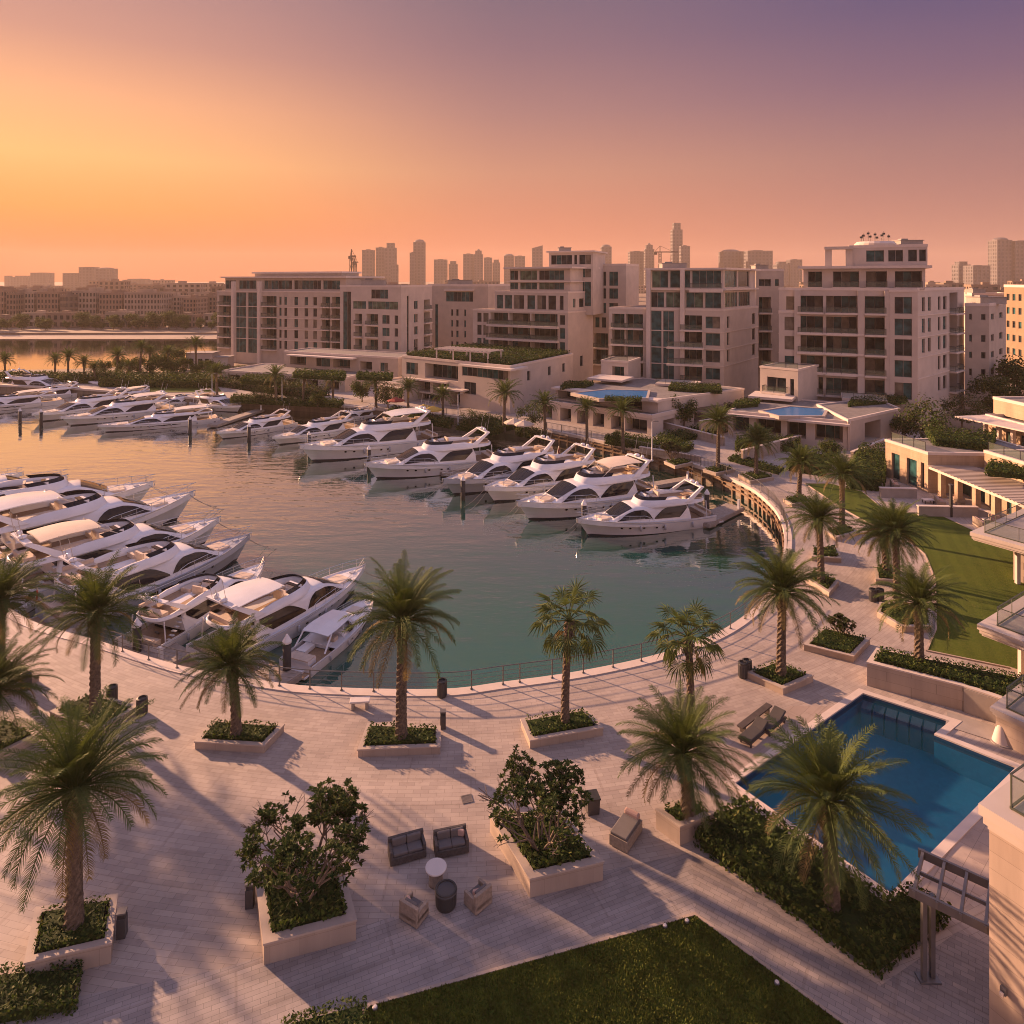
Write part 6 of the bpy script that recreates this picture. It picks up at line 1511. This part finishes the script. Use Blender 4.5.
railing('pale picket balustrade on the quay bend above the timber piles', (785,548), (690,463), 2.4, 'pickets')
railing('distant balustrade along the promenade behind the yacht row', (686,462), (440,414), 3.0, 'pickets')

def proto(root, spots):
    """spots: (point, rz, label); the first one moves the thing itself"""
    for i, (p, rz, lb) in enumerate(spots):
        if i == 0: root.location = p; root.rotation_euler = (0,0,rz); root['label'] = lb
        else: dup(root, p, rz, lb)
plain('bin_metal', (.075,.072,.075), .5, .3); plain('bin_dark', (.03,.03,.03), .5); plain('wicker', (.085,.072,.066), .8, var=.25, scale=9); plain('wicker_light', (.30,.24,.19), .8, var=.2, scale=9)
plain('table_white', (.66,.60,.56), .4, var=.05); plain('pad_grey', (.15,.135,.13), .9); plain('pad_pink', (.50,.33,.27), .9)
b_ = thing('litter_bin', '', 'bin', group='litter bins on the plaza')
m = MB(); m.lathe([(.25,0),(.27,.05),(.27,.80),(.25,.82)], n=18); m.build('bin_body', MATS['bin_metal'], b_, smooth=True)
m = MB(); m.lathe([(.285,.82),(.285,.90),(.20,.93),(.18,.86)], n=18); m.build('bin_lid', MATS['bin_dark'], b_)
m = MB()
for k in range(18): m.box((.275*cos(k*.349),.275*sin(k*.349),.43),(.03,.05,.70),k*.349)
m.build('bin_slats', MATS['bin_metal'], b_)
proto(b_, [(G(142,714),0,'round litter bin at the outer rim of the planter behind the biggest palm'),(G(112,702),.4,'round litter bin half hidden by the shrubs behind the biggest palm'),(G(442,696),.2,'round dark bin close to the water railing near the tall palm'),
  (G(743,677),.5,'round bin behind the planter between quay railing and pool'),(G(747,675),.3,'second bin touching the one between quay railing and pool'),(G(873,601),.1,'bin standing on the plaza side of the pair near the lawn'),(G(880,601),.9,'bin standing on the lawn side of the pair near the lawn'),(G(26,689),.9,'low round bin at the planter cut by the frame edge')])
b_ = thing('bollard_light', '', 'bollard light', group='square bollard lights')
m = MB(); m.box((0,0,.36),(.30,.30,.72)); m.build('post_body', MATS['bin_metal'], b_, bevel=.012)
m = MB(); m.box((0,0,.80),(.26,.26,.16)); m.build('lamp_slot', MATS['bin_dark'], b_); m = MB(); m.box((0,0,.91),(.31,.31,.06)); m.build('cap', MATS['grey_metal'], b_)
proto(b_, [(G(122,936),.2,'square bollard light at the corner of the biggest palm planter'),(G(250,906),.1,'square bollard light beside the big planter nearest the paved path'),(G(443,728),.1,'square bollard light at the planter of the tall palm by the railing')])
b_ = thing('planter_tub', 'dark square tub standing behind the slanting big planter', 'tub', G(592,811), .2)
m = MB(); m.box((0,0,.34),(.52,.52,.68),taper=1.12); m.build('tub_body', MATS['bin_metal'], b_); m = MB(); m.box((0,0,.70),(.64,.64,.06)); m.build('rim', MATS['bin_dark'], b_)
b_ = thing('stone_bench', 'small pale block bench near the railing beside the tall palm', 'bench', G(360,708), .1)
m = MB(); m.box((0,0,.44),(1.1,.5,.10)); m.build('seat', MATS['table_white'], b_, bevel=.02)
for x in (-.38,.38): m = MB(); m.box((x,0,.20),(.14,.42,.39)); m.build('leg', MATS['concrete'], b_)

def sofa(label, p, rz, w_, arms=True, mat='wicker', pad='pad_grey', name='outdoor_sofa', cat='sofa', pillow=True, group=None, low=False):
    r = thing(name, label, cat, p, rz, group, .88 if name != 'patio_sofa' else 1.0); d = .82
    m = MB(); m.box((0,0,.20),(w_,d,.32)); m.build('base', MATS[mat], r, bevel=.02)
    m = MB(); m.box((0,d/2-.08,.50),(w_,.16,.66)); m.build('backrest', MATS[mat], r, bevel=.03)
    if arms:
        for s_ in (-1,1): m = MB(); m.box((s_*(w_/2-.07),-.02,.42),(.14,d-.08,.46)); m.build('armrest', MATS[mat], r, bevel=.03)
    n = max(1, round(w_/.8))
    for k in range(n):
        x = (k-(n-1)/2)*((w_-.3)/n); m = MB(); m.box((x,-.06,.43),((w_-.32)/n,d-.26,.14)); m.build('seat_cushion', MATS[pad], r, bevel=.04)
        m = MB(); m.box((x,d/2-.22,.66),((w_-.34)/n,.14,.36)); m.build('back_cushion', MATS[pad], r, bevel=.05)
    if pillow: m = MB(); m.box((w_/2-.30,.10,.66),(.34,.14,.32),-.5); m.build('pillow', MATS['pad_pink'], r, bevel=.06)
    return r
sofa('dark two-seat wicker sofa with its back to the water, nearer the bush planter', G(407,856), .34, 1.70, pillow=False)
sofa('dark two-seat wicker sofa with a light pillow on one arm', G(451,850), .26, 1.6)
sofa('pale wicker armchair in front of the round white table', G(414,917), 2.6, .98, mat='wicker_light', name='armchair', cat='armchair', pillow=True)
sofa('pale wicker armchair between the dark round pot and the slanting planter', G(478,904), 3.9, .95, mat='wicker_light', name='armchair', cat='armchair', pillow=True)
r = thing('daybed', 'long low wicker daybed alone between the big planter and the palm planter', 'daybed', G(626,838), .95)
m = MB(); m.box((0,0,.26),(1.5,.85,.46)); m.build('base', MATS['wicker_light'], r, bevel=.02); m = MB(); m.box((-.08,0,.55),(1.3,.78,.13)); m.build('cushion', MATS['pad_grey'], r, bevel=.04)
m = MB(); m.box((.60,0,.66),(.24,.70,.26)); m.build('bolster', MATS['pad_pink'], r, bevel=.08)
r = thing('round_table', 'round white cafe table in the middle of the seating group', 'table', G(436,883))
m = MB(); m.lathe([(.02,.60),(.42,.60),(.43,.63),(.42,.66),(.02,.66)], n=24); m.build('tabletop', MATS['table_white'], r); m = MB(); m.lathe([(.30,0),(.28,.05),(.26,.60)], n=18); m.build('pedestal', MATS['wicker_light'], r, smooth=True)
r = thing('fire_pot', 'dark round pot table beside the round white table', 'pot', G(446,905))
m = MB(); m.lathe([(.36,0),(.40,.10),(.42,.60),(.40,.66),(.34,.66),(.32,.54),(.02,.53)], n=24); m.build('pot_body', MATS['bin_dark'], r); m = MB(); m.lathe([(.43,.56),(.435,.60),(.42,.62)], n=24); m.build('pot_band', MATS['bin_metal'], r)
plain('lounger_pad', (.055,.05,.05), .9)
# loungers by the pool
def lounger(label, p, rz):
    r = thing('sun_lounger', label, 'sun lounger', p, rz, 'sun loungers on the pool deck')
    m = MB(); m.box((0,0,.26),(1.95,.70,.08)); m.build('frame', MATS['timber_dark'], r)
    for x in (-.8,.8):
        for y in (-.28,.28): m = MB(); m.box((x,y,.11),(.08,.08,.22)); m.build('leg', MATS['timber_dark'], r)
    m = MB(); m.box((-.32,0,.36),(1.28,.66,.12)); m.build('mattress', MATS['lounger_pad'], r, bevel=.04)
    m = MB(); a = Vector((.30,0,.36)); c = Vector((.92,0,.62)); m.beam(a,c,.66,.12,up=Vector((0,0,1))); m.build('backrest', MATS['lounger_pad'], r, bevel=.04)
lounger('dark sun lounger nearer the low palm on the deck by the pool', G(754,738), .72); lounger('dark sun lounger nearer the pool corner on the deck', G(772,727), .72)
r = thing('deck_bench', 'dark timber bench board behind the two sun loungers', 'bench', G(755,723), .70); m = MB(); m.box((0,0,.40),(3.0,.35,.08)); m.build('seat', MATS['timber_dark'], r)
for x in (-1.2,1.2): m = MB(); m.box((x,0,.18),(.1,.3,.36)); m.build('leg', MATS['timber_dark'], r)
r = thing('folded_parasol', 'small pale cone of a covered parasol base on the pool terrace', 'parasol base', G(1001,742)); m = MB(); m.lathe([(.42,0),(.40,.06),(.20,.85),(.12,.98),(.02,1.0)], n=14); m.build('cover', MATS['slab_edge'], r, smooth=True); m = MB(); m.lathe([(.5,0),(.5,.05),(.02,.06)], n=14); m.build('foot', MATS['concrete'], r)
m = MB(); m.box((0,0,.02),(2.6,1.5,.05), -.62); o = m.build('deck_hatch', [MATS['concrete']], loc=None); o.location = G(975,728); tag(o, 'flush grey service hatch in the pool terrace paving', 'hatch')
# villa patio seating
for i, (p, rz, lb) in enumerate([((895,488),1.2,'pinkish outdoor sofa in front of the first villa doors'),((940,505),1.2,'pinkish outdoor sofa on the patio beside the canopy columns'),((958,503),-1.9,'pinkish outdoor sofa at the far side of the villa patio'),((982,528),1.4,'pinkish sofa on the lower patio by the balconies'),((996,524),-.4,'pinkish armchair on the lower patio by the balconies')]):
    sofa(lb, G(*p), rz, 2.0 if i != 4 else 1.1, mat='wicker_light', pad='pad_pink', pillow=False, name='patio_sofa', group='villa patio seats')
for p, lb in (((928,503),'small patio table in front of the canopied villa wing'),((988,523),'small patio table on the lower patio by the balconies')):
    r = thing('patio_table', lb, 'table', G(*p)); m = MB(); m.box((0,0,.38),(1.1,.7,.06)); m.build('tabletop', MATS['table_white'], r)
    for x in (-.45,.45):
        for y in (-.25,.25): m = MB(); m.box((x,y,.175),(.06,.06,.35)); m.build('leg', MATS['dark_metal'], r)
r = thing('garden_post', 'slim dark lantern post at the villa patio wall above the lawn', 'post', G(951,517)); m = MB(); m.box((0,0,1.6),(.22,.22,3.2)); m.build('shaft', MATS['bin_dark'], r); m = MB(); m.box((0,0,3.25),(.34,.34,.16)); m.build('cap', MATS['bin_metal'], r)
# cafe parasols, lamp posts
def parasol(label, p, mat, R=1.6, rz=0):
    r = thing('cafe_parasol', label, 'parasol', p, rz, 'cafe parasols on the promenade'); m = MB(); m.tube([(0,0,0),(0,0,2.7)],.04,6); m.build('pole', MATS['grey_metal'], r)
    m = MB(); n = 8; rim = [(R*cos(2*pi*i/n),R*sin(2*pi*i/n),2.15) for i in range(n)]; m.add([(0,0,2.75)]+rim+[(x*.99,y*.99,1.98) for x,y,_ in rim], [(0,1+i,1+(i+1)%n) for i in range(n)]+[(1+i,1+n+i,1+n+(i+1)%n,1+(i+1)%n) for i in range(n)]); m.build('canopy', MATS[mat], r)
plain('cloth_yellow', (.50,.33,.06), .85); plain('cloth_red', (.32,.05,.04), .85); plain('cloth_cream', (.55,.46,.38), .85)
for p, mt_, lb in (((424,420),'cloth_yellow','yellow cafe parasol in front of the green-roofed podium'),((433,422),'cloth_yellow','second yellow cafe parasol touching the palm before the podium'),((396,412),'cloth_red','dark red cafe parasol beside the pink pavilion'),((514,436),'cloth_cream','cream parasol at the foot of the pool terrace'),((524,438),'cloth_cream','cream parasol next to the arcade of the pool terrace')):
    parasol(lb, G(*p), mt_)
for i, (p, lb) in enumerate((((282,404),'thin white lamp post by the far terrace range'),((212,400),'thin white lamp post near the bank lawn'),((458,426),'thin white lamp post on the promenade in front of the podium'),((652,461),'slim lamp post near the curved promenade wall'))):
    r = thing('lamp_post', lb, 'lamp post', G(*p), 0, 'promenade lamp posts'); m = MB(); m.tube([(0,0,0),(0,0,5.2)],.09,8,.05); m.lathe([(.2,0),(.2,.15),(.1,.2)],n=10); m.build('shaft', MATS['gelcoat'], r); m = MB(); m.tube([(0,0,5.15),(.5,0,5.3)],.04,6); m.box((.6,0,5.28),(.5,.22,.09)); m.build('lamp_head', MATS['grey_metal'], r)
for p, lb in (((665,927),'small white ground light at the lawn edge near its corner'),((687,922),'small white ground light right at the lawn corner'),((777,984),'small white ground light at the lawn side beside the path'),((375,1009),'small white ground light at the lawn end by the low hedge')):
    r = thing('ground_light', lb, 'ground light', G(*p,.05)); m = MB(); m.lathe([(.09,0),(.09,.07),(.07,.08)],n=12); m.build('housing', MATS['grey_metal'], r); m = MB(); m.lathe([(.065,.08),(.055,.10),(.01,.105)],n=12); m.build('lens', MATS['table_white'], r)
for p, rz, lb in (((342,936,.42),.0,'small pale plate on the front of the big planter nearest the path'),((543,886,.42),.0,'small pale plate on the front of the slanting big planter')): pass

plain('drain_metal', (.22,.19,.17), .5, .6)
for i, (p, w_, rz, lb) in enumerate([((467,799),.5,.3,'small square drain cover in the open paving in front of the slanting planter')]):
    r = thing('drain_cover', lb, 'drain cover', G(*p,.004), rz); m = MB(); m.ring([(-w_/2,-w_/2),(w_/2,-w_/2),(w_/2,w_/2),(-w_/2,w_/2)],[(-w_/2+.06,-w_/2+.06),(w_/2-.06,-w_/2+.06),(w_/2-.06,w_/2-.06),(-w_/2+.06,w_/2-.06)],0,.02); m.build('frame', MATS['drain_metal'], r)
    m = MB(); m.box((0,0,.006),(w_-.12,w_-.12,.008)); n = 7
    for k in range(n): m.box((-w_/2+.1+(w_-.2)*k/(n-1),0,.013),(.03,w_-.14,.012))
    m.build('grating', MATS['drain_metal'], r)
# ---------------- far shore, sprawl and skyline ----------------
plain('far_wall_a', (.26,.18,.13), .9, scale=.1); plain('far_wall_b', (.20,.145,.11), .9, scale=.1); plain('far_wall_c', (.34,.26,.20), .9, scale=.1)
plain('tower_wall', (.12,.11,.12), .7, scale=.05); plain('tower_glass', (.05,.055,.07), .4, scale=.05)
def grid_box(m, c, d, z0, rz, nx, nz, wmi=1, win=(.55,.6), ground=0):
    """a block whose four walls carry rows of recessed windows, parapet on top"""
    cr, sr = cos(rz), sin(rz); W_, D_, Hh = d; T = lambda x,y,z: (c[0]+x*cr-y*sr, c[1]+x*sr+y*cr, z)
    for side in range(4):
        L = W_ if side % 2 == 0 else D_; n = max(1, int(nx*L/W_+.5)); bx = L/n; bz = Hh/nz
        def P(a, z, dep=0):
            q = [(-W_/2+a,-D_/2+dep),(W_/2-dep,-D_/2+a),(W_/2-a,D_/2-dep),(-W_/2+dep,D_/2-a)][side]; return T(q[0],q[1],z0+z)
        for i in range(n):
            for j in range(nz):
                x0,x1 = bx*(i+.5-win[0]/2), bx*(i+.5+win[0]/2); za,zb = bz*(j+.5-win[1]/2), bz*(j+.5+win[1]/2); m.mi = 0
                X0,X1,Z0,Z1 = bx*i,bx*(i+1),bz*j,bz*(j+1); dd = min(.6,bx*.1)
                m.add([P(X0,Z0),P(X1,Z0),P(X1,Z1),P(X0,Z1),P(x0,za),P(x1,za),P(x1,zb),P(x0,zb),P(x0,za,dd),P(x1,za,dd),P(x1,zb,dd),P(x0,zb,dd)],
                      [(0,1,5,4),(1,2,6,5),(2,3,7,6),(3,0,4,7),(4,5,9,8),(5,6,10,9),(6,7,11,10),(7,4,8,11)])
                m.mi = wmi; m.quad(P(x0,za,dd),P(x1,za,dd),P(x1,zb,dd),P(x0,zb,dd))
    m.mi = 0; m.quad(T(-W_/2,-D_/2,z0+Hh),T(W_/2,-D_/2,z0+Hh),T(W_/2,D_/2,z0+Hh),T(-W_/2,D_/2,z0+Hh))
    t = .5
    for (x,y,w_,h_) in ((0,-D_/2+t/2,W_+.3,t),(0,D_/2-t/2,W_+.3,t),(-W_/2+t/2,0,t,D_-2*t),(W_/2-t/2,0,t,D_-2*t)):
        q = T(x,y,0); m.box((q[0],q[1],z0+Hh+.35),(w_,h_,.9),rz)
def far_house(px0, px1, ytop, Y, label, mat, floors, bays, group, depth=16, rz=0.0, roofs=2, seed=0, name='far_apartment_block', cat='building'):
    rnd = random.Random(seed); a, c = PX(px0,Y), PX(px1,Y); w_ = c.x-a.x; h = ZAT(ytop,Y); ce = ((a.x+c.x)/2, Y+depth/2)
    m = MB(); grid_box(m, ce, (w_,depth,h), 0, rz, bays, floors); r = thing(name, label, cat, (ce[0],ce[1],0), 0, group); under(m.build('wall', [MATS[mat],MATS['glass_dark']]), r)
    m = MB()
    for k in range(roofs):
        x = ce[0]+rnd.uniform(-.35,.35)*w_; m.box((x,ce[1]+rnd.uniform(-3,3),h+1.3),(min(w_*.25,5),4,2.6),rz)
    if roofs: [under(o_, r) for o_ in m.islands('roof_house', MATS[mat])]
    return r
fs = [(-28,4,291,405),(6,16,294,400),(18,34,293,407),(37,58,293,405),(60,66,296,399),(68,96,292,410),(99,122,294,405),(124,160,293.5,401),(163,180,297,415),(183,196,299,407),(198,216,297,425)]
W_ = ['cut by the frame edge','narrow, second from the frame edge','tan, with three bays, left of the pale pair','broad, below the twin far towers','narrowest, wedged between two broad ones','widest, below the single square tower','brown, mid-row on the far shore','white-banded, long, nearest the water','low, right of the white-banded one','smallest, near the row end','last before the near apartment row']
for i, (a, c, yt, Y) in enumerate(fs):
    far_house(a, c, yt, Y, 'far shore apartment block, '+W_[i], ('far_wall_a','far_wall_b','far_wall_c')[i%3 if i != 7 else 2], 5 if c-a > 8 else 4, max(3,int((c-a)/3.2)), 'apartment blocks on the far shore', seed=i)
rnd = random.Random(5); n = 0
for row, (Y, k) in enumerate([(520,22),(580,22),(640,24),(800,26),(1000,26),(1250,24)]):
    for j in range(k):
        px = -20+ (j+rnd.uniform(.1,.9))*(1070/k)
        if px > 215 and rnd.random() < .45 and row < 3: continue
        w_ = rnd.uniform(12,30)*(1+row*.12); hh = rnd.uniform(9,19)*(1+.07*row); x = (px-512)/F*Y
        m = MB(); y = Y+rnd.uniform(-40,40); rz = rnd.uniform(-.3,.3); grid_box(m, (x,y), (w_,rnd.uniform(12,20),hh), 0, rz, max(3,int(w_/5)), max(2,int(hh/4)))
        m.box((x+rnd.uniform(-3,3),y,hh+1.4),(rnd.uniform(4,7),4,2.6),rz)
        o = m.build('city_block', [MATS[rnd.choice(('far_wall_a','far_wall_b','far_wall_c'))],MATS['glass_dark']], loc=(x,y,0)); tag(o, 'low flat-roofed block in the hazy sprawl under the skyline', 'building', 'low blocks of the hazy city sprawl'); n += 1
        # cut the vista only where the lagoon is
for k in range(17):
    x = -318+k*15.2; rnd2 = random.Random(k); w_ = rnd2.uniform(9,14); hh = rnd2.uniform(4.5,7.5); y = rnd2.uniform(341,352); m = MB(); grid_box(m, (x,y), (w_,9,hh), 0, rnd2.uniform(-.1,.1), 4, 2); m.box((x+1,y,hh+.9),(3,3,1.6))
    o = m.build('beach_house', [MATS[('far_wall_a','far_wall_b','far_wall_c')[k%3]],MATS['glass_dark']], loc=(x,y,0)); tag(o, 'low two-storey house in the shoreline row in front of the far apartment blocks', 'house', 'low houses along the far shore')
def tower(px0, px1, ytop, Y, label, style='flat', seed=0):
    a, c = PX(px0,Y), PX(px1,Y); w_ = c.x-a.x; h = ZAT(ytop,Y); ce = ((a.x+c.x)/2,Y); m = MB(); fl = max(8,int(h/7)); bays = max(3,int(w_/7))
    r = thing('skyline_tower', label, 'tower', (ce[0],ce[1],0), 0, 'towers of the far skyline'); d = w_*.9; rz = 0
    if style == 'flat': grid_box(m, ce, (w_,d,h), 0, rz, bays, fl); m.box((ce[0],ce[1],h+h*.012),(w_*.4,d*.4,h*.03))
    elif style == 'step': grid_box(m, ce, (w_,d,h*.9), 0, rz, bays, int(fl*.9)); grid_box(m, ce, (w_*.68,d*.68,h*.10), h*.9, rz, max(2,int(bays*.6)), 2)
    elif style == 'round':
        grid_box(m, ce, (w_,d,h*.94), 0, rz, bays, fl); m.lathe([(w_*.48,0),(w_*.44,h*.03),(w_*.28,h*.055),(.1,h*.062)],(ce[0],ce[1],h*.94),20)
    elif style == 'spire': grid_box(m, ce, (w_,d,h*.86), 0, rz, bays, fl); grid_box(m, ce, (w_*.7,d*.7,h*.09), h*.86, rz, 3, 3); m.lathe([(w_*.2,0),(w_*.16,h*.03),(.3,h*.05)],(ce[0],ce[1],h*.95),12)
    elif style == 'slant':
        grid_box(m, ce, (w_,d,h*.93), 0, rz, bays, fl); x0,x1 = ce[0]-w_/2,ce[0]+w_/2; z0,z1 = h*.93,h
        for y0,y1 in ((ce[1]-d/2,ce[1]+d/2),): m.add([(x0,y0,z0),(x1,y0,z0),(x1,y0,z1),(x0,y0,z0+.5),(x0,y1,z0),(x1,y1,z0),(x1,y1,z1),(x0,y1,z0+.5)],[(0,1,2,3),(5,4,7,6),(3,2,6,7),(1,5,6,2),(4,0,3,7)])
    under(m.build('shaft', [MATS['tower_wall'],MATS['tower_glass']]), r)
TW = [(363,374,250.5,1500,'flat','left end of the orange-lit cluster, flat and wide'),(376.5,385,248,1560,'flat','second in the orange-lit cluster, with a plain top'),(385.5,396,243.5,1480,'step','tallest of the orange-lit cluster'),(391,398,265,1400,'flat','short one in front of the orange-lit cluster'),
 (410,415,253,1500,'flat','narrow low companion of the lone round-topped tower'),(414,425,239.5,1520,'round','lone round-topped tower between two clusters'),(434.5,447,260,1700,'flat','squat flat pair-mate after the lone round-topped tower'),(449,457.5,261.5,1750,'step','small stepped one beside the squat flat tower'),
 (463.5,473.5,254.5,1650,'flat','square block left of the pointed small tower'),(474,483,249,1640,'spire','pointed small tower above the brown block'),(484,492,258,1800,'flat','thin one just after the pointed small tower'),(492.5,500,260,1800,'step','low stepped one before the stepped apartment house'),
 (504,514,254,1700,'round','domed one above the stepped apartment house terrace'),(514.5,525,256.5,1700,'flat','plain one above the stepped apartment house terrace'),(532,542.5,245.5,1600,'slant','slant-topped one left of the tall roof box'),(601,611,244.5,1600,'round','round-topped one just over the tall roof box'),
 (629,644,252,1650,'flat','wide low one beside the tower crane'),(644.5,653.5,243,1600,'spire','pointed one touching the tower crane'),(671.5,681.5,223.5,1550,'step','tallest of the whole skyline'),(680,689,246.5,1500,'flat','shorter slab leaning on the tallest of the skyline'),
 (721,739.5,249.5,1500,'round','broad one above the glass penthouse corner'),(744,768.5,251.5,1450,'flat','broadest flat one above the gabled block'),(775,787,262,1700,'step','low one left of the rooftop frame'),(788,800,260,1700,'flat','low flat one behind the rooftop frame'),
 (955,967,262,1300,'step','small one over the plain wing'),(968,985,266,1250,'flat','low wide one over the brown house'),(992.5,1007.5,237.5,1300,'round','twin nearer the plain wing, round-shouldered'),(1008,1030,242,1300,'flat','twin cut by the frame edge'),
 (67,82,273.5,1500,'flat','low slab of the far trio over the lagoon'),(82.5,96,267.5,1480,'flat','middle one of the far trio over the lagoon'),(99,114,267.5,1450,'round','single square one of the far trio over the lagoon'),(35,50,273,1700,'flat','lower lagoon tower near the frame edge'),(16,34,276,1750,'step','lowest lagoon tower near the frame edge'),(6,11,276,1800,'flat','thin lagoon tower nearest the frame edge'),(128,150,278.5,1700,'spire','faint domed mosque-like block over the far shore')]
for i, (a, c, yt, Y, st, w_) in enumerate(TW): tower(a, c, yt, Y, 'hazy skyline tower, '+w_, st, i)
def crane(px, ytop, Y, label, jib, rz):
    p = PX(px,Y); h = ZAT(ytop,Y); r = thing('tower_crane', label, 'crane', p, rz, 'tower cranes on the skyline'); m = MB(); w_ = 1.6
    for x in (-w_,w_):
        for y in (-w_,w_): m.beam((x,y,0),(x,y,h),.7,.7)
    n = int(h/8)
    for k in range(n): m.beam((-w_,-w_,k*h/n),(w_,-w_,(k+1)*h/n),.4,.4); m.beam((w_,w_,k*h/n),(-w_,w_,(k+1)*h/n),.4,.4)
    m.build('mast', MATS['dark_metal'], r); m = MB(); a = Vector((0,0,h)); m.beam((-jib*.3,0,h),(jib,0,h+jib*.0),1.2,1.6); m.beam((0,0,h),(0,0,h+9),1,1); m.beam((0,0,h+9),(jib*.7,0,h+1),.4,.4); m.beam((0,0,h+9),(-jib*.28,0,h+1),.4,.4); m.box((-jib*.26,0,h-2),(5,3,4)); m.build('jib', MATS['dark_metal'], r)
crane(351.5,256,900,'thin tower crane over the long far block, with its jib edge-on',10,1.2); crane(355,262,900,'shorter tower crane beside the thin one over the far block',10,1.4); crane(660,252,1000,'tower crane with a long level jib between two towers',26,0)
# far shore greenery: beach strip and trees
structure_b = MB(); structure_b.quad((-460,297,WZ-.05),(-76,299,WZ-.05),(-80,322,.03),(-460,318,.03)); plain('sand', (.42,.32,.23), .95, var=.15, scale=.1); structure(structure_b.build('beach', MATS['sand']))
rnd = random.Random(9)
for k in range(56):
    x = -330+k*4.4+rnd.uniform(-2,2); p = Vector((x, rnd.choice((rnd.uniform(324,334), rnd.uniform(328,336))), 0))
    tree('round_c' if k%2 else 'round_a', None, LM, p, 'dark rounded tree in the row along the far shore below the apartment blocks', group='trees along the far shore', scale=rnd.uniform(.7,1.2), rz=k)
# sea haze over everything
hz = MB(); hz.box((0,1700,80),(5000,4000,176)); ho = hz.build('haze', bpy.data.materials.new('haze'))
hm = ho.data.materials[0]; hm.use_nodes = True; t = hm.node_tree; t.nodes.remove(t.nodes['Principled BSDF'])
v = t.nodes.new('ShaderNodeVolumePrincipled'); v.inputs['Color'].default_value = (.95,.75,.61,1); v.inputs['Density'].default_value = .00017; v.inputs['Anisotropy'].default_value = .1
t.links.new(v.outputs[0], t.nodes['Material Output'].inputs['Volume']); tag(ho, 'thin warm sea haze', None, kind='stuff')
